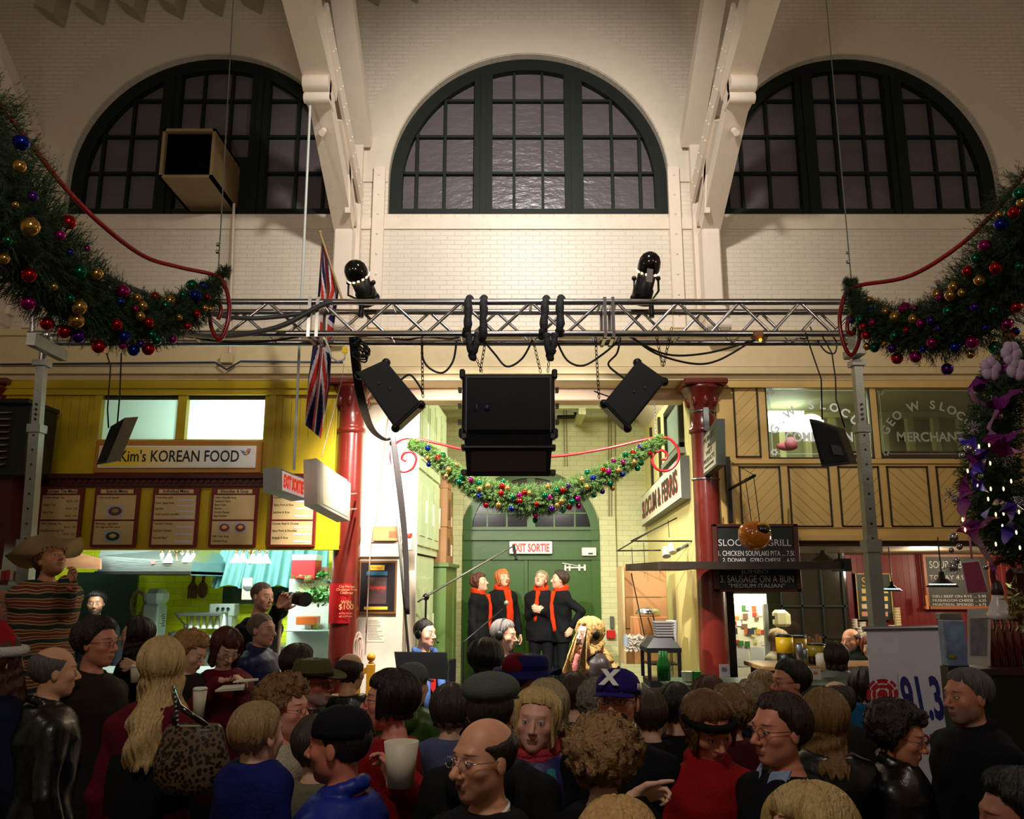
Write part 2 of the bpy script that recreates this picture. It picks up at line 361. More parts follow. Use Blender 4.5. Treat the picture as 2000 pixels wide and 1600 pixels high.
# ------------------------------------------------------------------ wall posts with their timber braces
def beam(mb,a,b,w,h,m=0):     # a beam in a plane X=const; w across, h deep
 a = Vector(a); b = Vector(b); d = (b - a).normalized(); sx = Vector((w / 2,0,0)); up = Vector((0,-d.z,d.y)).normalized() * (h / 2)
 if up.z < 0: up = -up
 mb.hexa([a - sx - up,a + sx - up,b + sx - up,b - sx - up,a - sx + up,a + sx + up,b + sx + up,b - sx + up],m)
def bracket(X,s,lab):
 t = thing('roof_brace',lab,'roof brace',(X,7.85,z1 + .1),'timber roof braces on the brick wall')
 mp = lambda p: p
 zc = 5.60
 q = MB(); q.box((X - .09,7.72,4.75),(X + .09,7.99,zc),bev=.015); q.box((X - .13 ,7.90,4.75),(X + .13,7.995,6.6)); q.build('wall_post',m_timber,t)
 q = MB(); q.box((X - .12,7.6,4.5),(X + .12,7.99,4.62),bev=.02); q.box((X - .105,7.66,4.62),(X + .105,7.99,4.76),bev=.02)
 q.cyl((X - .115,7.64,4.56),(X + .115,7.64,4.56),.06,n=14); q.build('corbel',m_timber,t)
 F = Vector((X,7.78,zc + .03)); K = Vector((X,6.55,6.30)); E = Vector((X,4.4,6.98))
 q = MB(); beam(q,F,K,.19,.17); q.build('lower_strut',m_timber,t)
 # rolled corbel end
 d = (K - F).normalized()
 q = MB(); c0 = K + Vector((0,-.02,-.02)); q.box((X - .11,c0.y - .10,c0.z - .10),(X + .11,c0.y + .12,c0.z + .12),bev=.01)
 q.cyl((X - .11,c0.y - .10,c0.z + .03),(X + .11,c0.y - .10,c0.z + .03),.075,n=14); q.cyl((X - .11,c0.y - .06,c0.z - .08),(X + .11,c0.y - .06,c0.z - .08),.045,n=12); q.build('scroll',m_timber,t)
 q = MB(); beam(q,K + Vector((0,.15,.12)),E + Vector((0,0,.1)),.24,.26); q.build('hammer_beam',m_timber,t)
 # riveted iron plate along the inner face
 q = MB(); xi = X - s * .12
 a = Vector((xi,7.96,6.0)); bb = Vector((xi,6.1,6.78)); beam(q,a,bb,.03,.2)
 for k in range(22):
  c = a.lerp(bb,(k + .5) / 22); q.ball((c.x - s * .016,c.y,c.z + (.06 if k % 2 else -.06)),.011,n=6)
 q.build('riveted_plate',m_timber,t)
 q = MB(); beam(q,Vector((X - s * .08,7.9,5.7)),Vector((X - s * .08,7.0,6.33)),.05,.1); beam(q,Vector((X - s * .08,7.55,5.65)),Vector((X - s * .08,7.3,6.5)),.05,.08); q.build('inner_strut',m_timber,t)
 q = MB(); beam(q,Vector((X - s * .11,7.97,6.62)),Vector((X - s * .11,4.2,9.1)),.2,.16); q.build('rafter',m_timber,t)
 q = MB(); x2 = X - s * .30; q.box((x2 - .06,7.94,4.62),(x2 + .06,8.0,6.35),bev=.004)
 for k in range(8): q.ball((x2,7.94,4.75 + k * .215),.014,n=8)
 q.build('bolted_pilaster',m_timber,t)
 q = MB(); q.cyl((X,6.75,6.06),(X,6.68,6.0),.03,n=8); q.build('bolt_head',m_timber,t)
bracket(-1.66,-1,'white timber roof brace left of the middle arched window, flag rope beside it')
bracket(1.957,1,'white timber roof brace right of the middle arched window')
bracket(-5.08,-1,'white timber roof brace at the left edge above the louvred vent')
# conduit below window 1 and wire along the beam
tag(MB().cyl(P(457,398,7.95),P(450,590,7.95),.014,n=8).cyl(P(450,590,7.95),P(449,704,7.84),.014,n=8).build('wall_conduit',m_timber),'thin vertical cream conduit pipe on the wall below the left arched window','pipe')
jb = MB().box(P(435,692,7.84),P(452,708,7.78),bev=.004); tag(jb.build('junction_box',m_fascia),'small cream junction box on the beam above the yellow stall','electrical box')
pts = [P(0,712,7.8),P(200,710,7.8),P(420,708,7.8),P(443,722,7.78),P(470,706,7.8),P(670,708,7.8)]
tag(MB().tube(pts,.01,n=6).build('blue_cable',mat('blue_cable',(40,58,92),.4)),'dark blue cable running along the beam above the yellow stall','cable')
# ------------------------------------------------------------------ cast iron columns
def column(X,lab):
 t = thing('iron_column',lab,'column',(X,8.0,floor_z(8)),'red iron columns')
 top = ZF - .002; f = floor_z(8)
 T0 = Matrix.Translation((X,7.98,0))
 MB().lathe([(.155,f),(.155,f + .5),(.14,f + .6),(.118,top - .42),(.115,top - .3)],T0,28).build('shaft',m_red,t)
 q = MB().lathe([(.115,top - .52),(.14,top - .5),(.14,top - .47),(.118,top - .45),(.12,top - .3),(.135,top - .24),(.16,top - .15),(.2,top - .09),(.215,top - .06)],T0,28)
 for k in range(8):
  a = k * PI / 4; cx,cy = X + .14 * math.cos(a),7.98 + .14 * math.sin(a)
  q.ball((cx,cy,top - .2),(.03,.03,.06),n=8)
 q.build('capital',m_red,t)
 MB().box((X - .21,7.77,top - .06),(X + .21,8.19,top),bev=.012).build('abacus',m_red,t)
 return t
column(-1.55,'red iron column between the yellow stall and the stage')
column(1.85,'red iron column between the stage and the grill stall')
column(-5.02,'dark red iron column at the left edge behind the louvred vent')
# ------------------------------------------------------------------ the passage (stage alcove)
BY = 12.6
def SX(X0,Y): return X0 + SK * (Y - 8)
m_abr = brick('pale_green_brick',(214,214,166),(190,190,140),rough=.5,sw=.22,sh=.075,bump=.5)
m_abw = brick('alcove_back_brick',(205,192,130),(180,166,105),rough=.5,sw=.22,sh=.075,bump=.4)
m_ywall = boards('pale_yellow_boards',(236,222,150),w=.14,axis='y',groove=.75)
tag(MB().box((-3.5,BY,-.1),(4.2,BY + .15,5.6)).build('wall_passage_end',m_abr),kind='structure')
def side_slab(X0,Ya,Yb,za,zb_,th):   # slab on the slanted side plane, th outward (signed)
 return [(SX(X0,Ya),Ya,za),(SX(X0,Ya) + th,Ya,za),(SX(X0,Yb) + th,Yb,za),(SX(X0,Yb),Yb,za),
   (SX(X0,Ya),Ya,zb_),(SX(X0,Ya) + th,Ya,zb_),(SX(X0,Yb) + th,Yb,zb_),(SX(X0,Yb),Yb,zb_)]
tag(MB().hexa(side_slab(1.75,8.15,BY,.2,5.3,.12)).build('wall_passage_right',m_ywall),kind='structure')
tag(MB().hexa(side_slab(-1.35,8.5,BY,.2,5.3,-.12)).build('wall_passage_left',m_cream),kind='structure')
m_dceil = mat('dark_joist_ceiling',(92,84,58),.7)
q = MB().box((-1.6,8.32,4.95),(2.3,BY,5.02))
for k in range(7): q.box((-1.5,8.7 + k * .6,4.83),(2.25,8.78 + k * .6,4.95))
tag(q.build('ceiling_passage',m_dceil),kind='structure')
tag(MB().box((-1.5,9.2,.4),(2.2,BY,.68)).build('floor_stage',mat('stage_boards',(92,78,60),.5)),kind='structure')
# pinkish lintel across the opening
tag(MB().box((-1.45,8.25,wz(782,8.25)),(1.75,8.5,wz(757,8.25)),bev=.01).build('trim_6',mat('pink_beige_paint',(214,182,152),.45)),kind='structure')
tag(MB().box((-1.4,11.8,wz(798,11.8)),(2.0,11.9,wz(789,11.8))).box((.95,11.7,wz(812,11.8)),(1.05,12.5,wz(800,11.8))).build('trim_7',m_abr),kind='structure')
# white pilaster strips beside the door
for k,(a,b_) in enumerate(((883,903),(1172,1204))):
 tag(MB().box((wx(a,1100,BY - .1),BY - .09,.74),(wx(b_,1100,BY - .1),BY,wz(1010 if k else 960,BY))).build('trim_%d' % (8 + k),m_abr),kind='structure')
# ================================================================== YELLOW FOOD STALL (left)
def fr(mb,x0,y0,x1,y1,Y,d,m=0,bev=0):    # box standing on the frontal plane Y, d thick towards the viewer
 a = P(x0,y0,Y); b = P(x1,y1,Y); p = P((x0 + x1) / 2,(y0 + y1) / 2,Y)
 k = (P(x0,(y0 + y1) / 2,Y).x,P(x1,(y0 + y1) / 2,Y).x)
 return mb.box((k[0],Y - d,b.z),(k[1],Y,a.z),m,bev=bev)
m_yel = mat('mustard_yellow_paint',(196,166,14),.42,bump=.12,bscale=18,var=.07)
m_yelb = boards('mustard_boards',(196,166,14),w=.085,groove=.6)
m_maroon = mat('maroon_paint',(74,16,16),.35)
m_ochre = mat('ochre_frame_wood',(176,118,40),.45)
m_white = mat('white_sign_board',(236,232,222),.4)
m_ink = mat('black_sign_ink',(18,16,18),.5)
m_steel = mat('brushed_steel',(150,158,160),.32,metal=.9,bump=.15,bscale=8,stretch=(1,1,12))
m_lime = brick('lime_painted_brick',(226,232,40),(200,208,28),rough=.4,sw=.2,sh=.07,bump=.5)
XL,XR = wx(30,1075,7.95),wx(662,1075,7.84)
# upper front with two glazed openings
g = thing('stall_front','mustard yellow boarded upper front of the food stall with two glazed openings','stall front',(-3.3,7.98,2.6))
x1 = [wx(p,800,7.98) for p in (0,206,354,371,521,672)]
zt_,zq,zr,zs = ZF,wz(757,7.98),wz(861,7.98),wz(931,7.98)
q = MB(); y0,y1 = 7.9,8.0
q.box((-4.9,y0,zq),(-1.68,y1,zt_)); q.box((-4.9,y0,zs),(-1.68,y1,zr)); q.box((x1[2],y0 - .01,zr),(x1[3],y1,zq)); q.build('rails',m_yel,g)
MB().box((-4.9,y0 + .01,zr),(x1[1],y1,zq)).build('board_panel',m_yelb,g); MB().box((x1[4],y0 + .01,zr),(-1.68,y1,zq)).build('board_panel',m_yelb,g)
q = MB(); 
for a,b in ((-4.9,x1[1]),(x1[4],-1.68)):
 pass
q.box((-4.9,y0 - .05,zt_ - .09),(-1.68,y0,zt_ - .02)); q.box((-4.9,y0 - .03,zt_ - .15),(-1.68,y0,zt_ - .09))
for xx in (wx(192,800,7.9),wx(533,800,7.9)): q.box((xx - .03,y0 - .015,zs),(xx + .03,y0 + .02,zq + .02))
q.box((-4.2,y0 - .012,zq + .0),(wx(192,800,7.9),y0 + .01,zq + .05)); q.box((wx(533,800,7.9),y0 - .012,zq),(-1.72,y0 + .01,zq + .05))
q.build('moulding',m_yel,g)
q = MB().box((-5.2,7.82,zs - wz(800,8) + wz(800,8) - .0),(-1.66,7.99,zs - .0)); 
mtl = bpy.data.materials.new('frosted_pane'); mtl.use_nodes = True; nt = mtl.node_tree; nt.nodes.clear()
o_ = N(nt,'ShaderNodeOutputMaterial'); tr_ = N(nt,'ShaderNodeBsdfTranslucent'); tr_.inputs[0].default_value = (.86,.97,.93,1); df = N(nt,'ShaderNodeBsdfGlossy'); df.inputs['Roughness'].default_value = .35; df.inputs[0].default_value = (.5,.6,.55,1)
mxs = N(nt,'ShaderNodeMixShader'); mxs.inputs[0].default_value = .08; nt.links.new(tr_.outputs[0],mxs.inputs[1]); nt.links.new(df.outputs[0],mxs.inputs[2]); nt.links.new(mxs.outputs[0],o_.inputs[0])
for a,b in ((1,2),(3,4)): MB().box((x1[a],7.96,zr),(x1[b],7.965,zq)).build('frosted_pane',mtl,g)
MB().box((x1[1],7.945,zq - .13),(x1[2],7.955,zq + .01)).box((x1[3],7.945,zq - .13),(x1[4],7.955,zq + .01)).build('header_board',mat('dim_header',(70,62,40),.6),g)
lamp('loft_lamp','AREA',(-2.35,8.7,zr + .12),(-2.55,7.96,zr + .1),22,(.82,1,.93),.35,size_y=.12)
# loft behind the frosted panes
tag(MB().box((-4.3,9.3,zr - .3),(-1.5,9.35,zq + .3)).box((-4.3,8.05,zq + .02),(-1.5,9.3,zq + .06)).build('wall_loft',mat('loft_white',(210,214,200),.6)),kind='structure')
# painted name sign
X0,X1 = wx(190,890,7.88),wx(513,890,7.88)
s = thing('shop_sign','long wooden framed name sign reading Korean food on the yellow stall front','sign',((X0 + X1) / 2,7.85,wz(925,7.88)))
za,zb2 = wz(925,7.86),wz(861,7.86)
MB().box((X0,7.83,za),(X1,7.89,zb2),bev=.008).build('sign_frame',m_ochre,s)
sm = bpy.data.materials.new('yellow_to_white_sign'); sm.use_nodes = True; nt = sm.node_tree; b_ = nt.nodes['Principled BSDF']
tc = N(nt,'ShaderNodeTexCoord'); sp = N(nt,'ShaderNodeSeparateXYZ'); nt.links.new(tc.outputs['Object'],sp.inputs[0])
mr = N(nt,'ShaderNodeMapRange'); mr.inputs[1].default_value = X0 + .35; mr.inputs[2].default_value = X0 + 1.1; nt.links.new(sp.outputs[0],mr.inputs[0])
mx = N(nt,'ShaderNodeMix',data_type='RGBA'); mx.inputs[6].default_value = C((240,205,60)) + (1,); mx.inputs[7].default_value = C((238,236,230)) + (1,); nt.links.new(mr.outputs[0],mx.inputs[0]); nt.links.new(mx.outputs[2],b_.inputs[0])
a_,c_ = X0 + .045,X1 - .045; zl,zh = wz(914,7.82),wz(871,7.82)
MB().box((a_,7.815,zl),(c_,7.83,zh)).build('sign_edge',m_white,s)
MB().box((a_ + .012,7.812,zl + .012),(c_ - .012,7.816,zh - .012)).build('sign_face',sm,s)
cx = wx(350,892,7.81)
text('lettering',"Kim's KOREAN FOOD",.152,m_ink,T((cx,7.809,(zl + zh) / 2)),s,bold=.0014,sx=.77)
bx,bz = wx(480,884,7.81),wz(883,7.81)
MB().prism([(bx - .05,bz + .02),(bx - .01,bz - .03),(bx + .03,bz - .02),(bx + .045,bz + .01),(bx + .01,bz - .005)],7.807,7.81).build('bird_emblem',mat('emblem_blue',(60,110,190),.5),s)
MB().prism([(bx - .0,bz + .0),(bx + .03,bz + .0),(bx + .05,bz + .03),(bx + .02,bz + .035)],7.804,7.807).build('bird_wing',mat('emblem_pink',(210,130,130),.5),s)
MB().prism([(bx - .02,bz - .02),(bx + .02,bz - .024),(bx + .03,bz - .008),(bx - .0,bz + .0)],7.802,7.805).build('bird_belly',mat('emblem_gold',(225,180,50),.5),s)
# dark cornice
q = MB(); zc0,zc1 = wz(950,7.8),wz(926,7.8)
q.box((XL - .1,7.76,zc1 - .05),(-1.68,7.98,zc1),bev=.008); q.box((XL - .05,7.8,zc0),(-1.68,7.98,zc1 - .04))
k = XL
while k < -1.75: q.box((k,7.785,zc0 + .03),(k + .03,7.8,zc0 + .065)); k += .06
tag(q.build('stall_cornice',m_maroon),'dark maroon dentil cornice above the row of menus','cornice')
# menu fascia
q = MB().box((XL,7.84,wz(1072,7.84)),(XR,7.96,zc0)); q.box((XL,7.825,wz(1074,7.84)),(XR,7.96,wz(1066,7.84))); tag(q.build('menu_fascia',m_yel),'yellow fascia board carrying the row of menus over the serving hatch','fascia board')
m_kraft = mat('kraft_menu_paper',(212,182,126),.5)
m_mred = mat('menu_frame_red',(110,24,26),.4)
m_print = mat('menu_print',(60,42,34),.6)
m_price = mat('lilac_price_strip',(205,196,226),.5)
menus = [(75,157,'Korean Tea Menu','leftmost menu board, headed Korean Tea Menu, tea lists only'),(182,269,'Special Menu','menu board headed Special Menu with a bowl photograph'),
         (296,387,'Individual Menu','menu board headed Individual Menu, text only'),(411,502,'Noodles & Soup','menu board headed Noodles and Soup with two red bowls'),(527,617,'Combo Menu','rightmost menu board behind the exit sign')]
LINES = {0: [['Citron Honey Tea','Ginger Tea','Black Tea'],['Black Ginseng Tea','Angelica Ginseng Tea','Green Tea']],
         1: [['Daily Lunch Special'],['Bibimbap, vegetables','rice, egg and hot sauce']],
         2: [['Fried Rice with','Pork, Spicy Pork','Japchae','Sweet potato noodles'],['Teriyaki Chicken','Korean Chicken','Korean Beef']],
         3: [['Udon Noodle Soup','Seafood Udon','Beef Udon','Ramen','Kimchi Ramen','Beef Ramen'],['Soft Tofu Soup','Chicken Soup']],
         4: [['Korean Beef & Japchae','Spicy Pork & Rice','Japchae & Rice'],['Korean Beef & Chicken','Spicy Pork & Noodles','Bulgogi & Rice']]}
for i,(a,b2,hd,lab) in enumerate(menus):
 Y = 7.8
 if i == 0: a,b2 = 76,159
 xa,xb = wx(a,1010,Y),wx(b2,1010,Y); z0_,z1_ = wz(1068,Y),wz(953,Y); W = xb - xa
 t = thing('menu_board',lab,'menu board',((xa + xb) / 2,Y,z0_),'menu boards over the hatch')
 MB().box((xa,Y - .012,z0_),(xb,7.825,z1_)).build('backing_board',m_mred,t)
 e = .025; zh_ = z1_ - .062; zm = (zh_ + z0_) / 2 - .0
 MB().box((xa + e + .03,Y - .016,zh_ + .008),(xb - e - .03,Y - .012,z1_ - .016)).build('heading_card',m_kraft,t)
 text('heading',hd,.042,m_ink,T(((xa + xb) / 2,Y - .017,(zh_ + z1_) / 2 - .003)),t,sx=.92,bold=.0005)
 cards = [(zm + .008,zh_ - .008),(z0_ + .018,zm - .008)]
 for j,(c0,c1) in enumerate(cards):
  cd = MB().box((xa + e,Y - .016,c0),(xb - e,Y - .012,c1)).build('menu_card',m_kraft,t)
  items = []; strips = MB(); L = LINES[i][j]; n = len(L); zz = c1 - .022; hh = (c1 - c0 - .02)
  pic = (i == 1) or (i == 3 and j == 1)
  if i == 3 and j == 1: zz = c0 + .075; step = .042
  elif pic: step = .03
  else: step = hh / n
  for ln in L:
   items.append((ln,.028,T((xa + e + .01,Y - .017,zz)),dict(align='LEFT',sx=.9)))
   if not pic and step > .04: strips.box((xb - e - .17,Y - .0175,zz - step * .5 - .008),(xb - e - .012,Y - .0165,zz - step * .5 + .008)); 
   zz -= step
  merge_text('menu_lines',items,m_print,cd)
  if strips.v: strips.build('price_strips',m_price if i in (2,4) else m_print,cd) if i in (2,4) else merge_text('prices',[('$2.50 - 3.25',.024,T((xb - e - .012,Y - .017,c1 - .022 - step * (k_ + .5))),dict(align='RIGHT',sx=.9)) for k_ in range(n)],m_print,cd)
  if pic:
   for bxp in ([.33,.67] if i == 3 else [.5]):
    px_ = xa + W * bxp; pz = (c1 - .06) if i == 3 else c0 + .075; hw = .055 if i == 3 else .075; hz = .05 if i == 3 else .055
    MB().box((px_ - hw,Y - .018,pz - hz),(px_ + hw,Y - .0162,pz + hz)).build('photo_print',mat('photo_grey',(176,178,190),.4),cd)
    col = (150,50,20) if i == 3 else ((30,60,45) if j else (110,60,40))
    MB().ball((px_,Y - .0185,pz),(hw * .85,.0012,hz * .75),n=16).build('bowl_picture',mat('bowl_%d_%d' % (i,j),col,.5),cd)
    MB().ball((px_,Y - .0205,pz + .005),(hw * .45,.001,hz * .35),n=12).build('food_picture',mat('food_%d_%d' % (i,j),(215,190,130) if j else (170,140,90),.5),cd)
# ---- kitchen interior
KY = 10.2; kx0,kx1 = -5.4,-1.62; kf = floor_z(9)
tag(MB().box((-5.6,KY,kf),(-1.53,KY + .06,3.1)).build('wall_kitchen',m_lime),kind='structure')
tag(MB().box((-7.5,8.02,2.98),(-1.5,KY + .06,3.04)).build('ceiling_kitchen',mat('kitchen_ceiling',(220,226,214),.6)),kind='structure')
tag(MB().box((-1.52,8.15,kf),(-1.47,KY,4.3)).build('wall_kitchen_right',mat('kitchen_pale_wall',(196,206,190),.6)),kind='structure')
lamp('kitchen_tube','AREA',(-2.9,8.25,2.94),(-3.0,9.3,0),115,(.82,1,.93),1.6,size_y=.25)
lamp('hood_lamp','AREA',(-4.0,8.2,2.6),(-4.0,9.2,2.2),7,(.8,1,.9),.6,size_y=.2)  # unseen fill lamp added in front of the hood to brighten it
# range hood
hx0,hx1 = wx(200,1110,8.7),wx(377,1110,8.7) + .02
h = thing('range_hood','stainless steel extractor hood hanging in the yellow stall kitchen','extractor hood',(-3.9,9,wz(1122,8.6)))
zA,zB,zC_ = wz(1074,8.6),wz(1116,8.6),wz(1124,8.6)
q = MB().hexa([(hx0,8.6,zB),(hx1,8.6,zC_),(hx1,9.8,zC_),(hx0,9.8,zB),(hx0,8.6,zA - .06),(hx1,8.6,zA - .12),(hx1,9.8,zA - .12),(hx0,9.8,zA - .06)])
q.build('canopy',m_steel,h)
q = MB().hexa([(hx0,8.6,zA - .06),(hx1,8.6,zA - .12),(hx1,9.8,zA - .12),(hx0,9.8,zA - .06),(hx0 - .02,8.7,zA + .05),(hx1 - .1,9.1,zA + .05),(hx1 - .1,9.8,zA + .05),(hx0 - .02,9.8,zA + .05)]); q.build('hood_top',m_steel,h)
MB().box((hx0 - .02,8.58,zB - .03),(hx1,9.8,zB - .0)).build('drip_rim',m_black,h)
MB().box((wx(295,1098,8.59),8.585,wz(1102,8.6)),(wx(302,1098,8.59),8.6,wz(1095,8.6))).build('warning_sticker',mat('sticker_pink',(200,90,90),.5),h)
# cooking recess back in green-tinted steel
tag(MB().box((wx(140,1200,9.9),9.9,kf),(wx(262,1200,9.9),9.95,wz(1118,9.9))).build('splashback',mat('green_steel',(48,78,66),.25,metal=.6)),'dark green steel splashback under the extractor hood','splashback')
# copper board at the left of the hood
q = MB(); pts = [(wx(118,1090,8.5),wz(1082,8.5)),(wx(140,1082,8.5),wz(1079,8.5)),(wx(165,1084,8.5),wz(1083,8.5)),(wx(199,1090,8.5),wz(1092,8.5)),(wx(199,1110,8.5),wz(1112,8.5)),(wx(160,1108,8.5),wz(1110,8.5)),(wx(118,1105,8.5),wz(1109,8.5))]
q.prism(pts,8.46,8.5); tag(q.build('wooden_slab_sign',mat('live_edge_wood',(128,84,58),.45,var=.35,scale=3,stretch=(1,1,8),bump=.2)),'wavy edged brown wooden slab beside the extractor hood','wooden board')
# back counter
ct = thing('back_counter','steel kitchen counter running along the back of the yellow stall','counter',(-2.6,9.8,kf))
q = MB().box((-4.4,9.5,wz(1262,9.55) - .04),(-1.6,KY - .1,wz(1262,9.55)),bev=.005); q.build('worktop',m_steel,ct)
q = MB().box((-4.4,9.55,kf),(-1.6,KY - .1,wz(1262,9.55) - .04)); q.build('cabinet_body',mat('pale_cabinet',(160,176,168),.5),ct)
# front serving counter
f8 = floor_z(8)
fc = thing('serving_counter','serving counter at the front of the yellow stall hatch behind the crowd','counter',(-3.2,8.1,floor_z(8)))
f8 = floor_z(8)
MB().box((-4.8,7.9,f8),(-1.72,8.4,f8 + 1.0)).build('counter_body',m_maroon,fc); MB().box((-4.82,7.82,f8 + 1.0),(-1.73,8.45,f8 + 1.04),bev=.006).build('counter_top',mat('grey_laminate',(130,134,130),.4),fc)
# wooden fork and spoon
m_wood = mat('dark_carved_wood',(92,48,26),.4,bump=.2)
yF = 10.17
q = MB(); c = wx(376,1150,yF); zt2 = wz(1100,yF); z_b = wz(1138,yF)
q.tube([(c + .02,yF,wz(1072,yF)),(c + .015,yF,zt2),(c,yF,z_b)],[.012,.016,.02],n=8)
q.prism([(c - .05,wz(1155,yF)),(c - .052,wz(1146,yF)),(c - .02,wz(1137,yF)),(c + .02,wz(1137,yF)),(c + .052,wz(1146,yF)),(c + .05,wz(1155,yF))],yF - .012,yF + .012)
for k in range(4): q.box((c - .05 + k * .029,yF - .01,wz(1169,yF)),(c - .05 + k * .029 + .014,yF + .01,wz(1154,yF)))
tag(q.build('wooden_fork',m_wood),'oversized carved wooden fork hanging on the lime wall','wall decoration')
q = MB(); c = wx(396,1150,yF)
q.tube([(c + .02,yF,wz(1072,yF)),(c + .01,yF,zt2),(c,yF,z_b)],[.012,.014,.02],n=8); q.ball((c,yF,wz(1152,yF)),(.062,.02,.1),n=18)
tag(q.build('wooden_spoon',m_wood),'oversized carved wooden spoon hanging right of the fork','wall decoration')
# teal gathered curtain
yc = 9.6; a_,b_ = wx(430,1120,yc),wx(640,1120,yc)
vs = []; n = 120; m_ = 14
for j in range(m_ + 1):
 f_ = j / m_; zz = wz(1074,yc) + .05 + (wz(1146,yc) - .0 - wz(1074,yc) - .05) * f_
 for i in range(n + 1):
  t_ = i / n; x = a_ - .10 * f_ + (b_ - a_ + .1 * f_) * t_
  vs.append((x + .01 * math.sin(t_ * 60),yc + .035 * math.sin(t_ * 95 + .6 * math.sin(t_ * 17) + f_ * .8) * (.5 + .6 * f_) + .03 * math.sin(t_ * 40),zz - .02 * math.sin(t_ * 30) * f_))
fs = [(j * (n + 1) + i,j * (n + 1) + i + 1,(j + 1) * (n + 1) + i + 1,(j + 1) * (n + 1) + i) for j in range(m_) for i in range(n)]
cur = MB().add(vs,fs,0,True).build('curtain',mat('teal_curtain_cloth',(112,168,166),.8,var=.2,scale=14,bump=.3,bscale=200),fixn=False)
tag(cur,'gathered pale teal curtain hanging at the back of the yellow stall','curtain')
tag(MB().box((wx(436,1160,10.0),9.98,wz(1180,10)),(wx(600,1160,10.),10.03,wz(1146,10))).build('dark_shelf_back',mat('dark_green_recess',(24,52,38),.6)),'dark green panel showing beneath the teal curtain','panel')
# bell shade chandeliers
m_shade = mat('frosted_bell_shade',(230,240,228),.3,emit=.9,ecol=(225,245,225))
def chandelier(pxc,spots,lab):
 yl = 8.75; t = thing('chandelier',lab,'ceiling light',(wx(pxc,1085,yl),yl,2.98),'bell shade chandeliers')
 MB().cyl((t.location.x,yl,2.98),(t.location.x,yl,wz(1096,yl)),.012,n=8).ball((t.location.x,yl,wz(1098,yl)),.025,n=10).build('stem',mat('aged_brass',(120,96,60),.35,metal=.8),t)
 for (p,py,dy) in spots:
  Y = yl + dy; x = wx(p,py,Y); z = wz(py,Y)
  M = Matrix.Translation((x,Y,z))
  arm = MB().tube([(t.location.x,yl,z + .05),((t.location.x + x) / 2,(yl + Y) / 2,z + .10),(x,Y,z + .075)],.006,n=6).lathe([(.01,.04),(.016,.055),(.016,.075)],M,10).build('arm',_mats['aged_brass'],t)
  MB().lathe([(.016,.05),(.02,.03),(.038,.0),(.058,-.035),(.062,-.045),(.058,-.045),(.035,.0),(.014,.045)],M,18).build('shade',m_shade,t)
chandelier(345,[(316,1090,0),(330,1091,-.12),(355,1089,.1),(366,1090,-.1),(377,1090,.05)],'bell shade chandelier in front of the extractor hood')
chandelier(489,[(461,1091,0),(474,1090,.12),(494,1092,-.1),(506,1090,.1),(519,1092,0)],'bell shade chandelier in front of the teal curtain')
# goods in the kitchen: dispenser, ornate frame, glass rack, control panel, pots, red box, plants, fan, fridge
def t_box(nm,x0,y0,x1_,y1_,Y,d,col,lab,cat,rough=.5,**kw):
 q = MB(); fr(q,x0,y0,x1_,y1_,Y,d,bev=.006); return tag(q.build(nm,mat(nm + '_' + str(col),col,rough,**kw)),lab,cat)
t = thing('drink_dispenser','tall pale grey drink dispenser on the kitchen counter by the lime wall','dispenser',(wx(312,1200,9.3),9.3,kf + .9))
q = MB(); fr(q,294,1180,325,1263,9.6,.25,bev=.02); q.build('dispenser_body',mat('pale_grey_plastic',(160,178,178),.4),t)
q = MB(); fr(q,299,1150,334,1181,9.62,.28,bev=.05); q.build('hopper',mat('clear_hopper',(186,204,200),.2),t)
text('side_lettering','slush',.07,m_ink,T((wx(318,1210,9.34),9.346,wz(1212,9.34))) @ Matrix.Rotation(-PI / 2,4,'Y'),t)
q = MB(); c = P(270,1180,9.8); n = 30
q.tube([(c.x + .075 * math.cos(2 * PI * k / n),c.y,c.z + .145 * math.sin(2 * PI * k / n)) for k in range(n)],[.018 + .006 * (k % 3) for k in range(n)],n=6,closed=True)
tag(q.build('ornate_frame',mat('carved_leopard_brown',(110,84,40),.4,var=.5,scale=30,bump=.5)),'oval carved brown frame leaning against the lime wall','picture frame')
gr_ = thing('glass_rack','rack of hanging conical glasses above the kitchen counter','glass rack',(wx(405,1210,9.2),9.2,wz(1240,9.2)))
q = MB(); fr(q,364,1196,446,1202,9.3,.25,bev=.004); 
for p in (366,444): q.cyl(P(p,1200,9.28),P(p,1250,9.28),.008,n=6)
q.build('rack_frame',m_steel,gr_)
for k in range(6):
 p_ = P(374 + k * 12.5,1214,9.15); MB().lathe([(.012,.075),(.03,-.07),(.034,-.075),(.03,-.07)],Matrix.Translation(p_),12).build('glass_funnel',mat('grey_glass',(170,186,170),.15),gr_)
t = thing('control_panel','grey appliance control panel with three dials on the kitchen counter','appliance',(wx(445,1190,9.9),9.9,kf + .9))
q = MB(); fr(q,420,1179,468,1203,9.9,.2,bev=.01); fr(q,440,1203,462,1262,9.9,.2); q.build('panel_body',mat('grey_enamel',(150,160,156),.4),t)
for k in range(3): c = P(426 + k * 10,1189,9.69); MB().cyl(c,c - Vector((0,.02,0)),.016,n=12).build('dial',m_black,t)
def jar(px,py,Y,r,h_,col,lab,nm='steel_canister',m=None):
 c = P(px,py,Y); t = thing(nm,lab,'container',(c.x,Y,c.z))
 M = Matrix.Translation(c); MB().lathe([(r * .95,0),(r,.01),(r,h_ * .85),(r * .96,h_ * .9)],M,16).build('canister_body',m or mat(nm + str(col),col,.3),t)
 MB().lathe([(r * 1.02,h_ * .88),(r * 1.02,h_ * .93),(r * .3,h_ * .97),(r * .25,h_ * 1.03)],M,16).build('lid',m_steel,t)
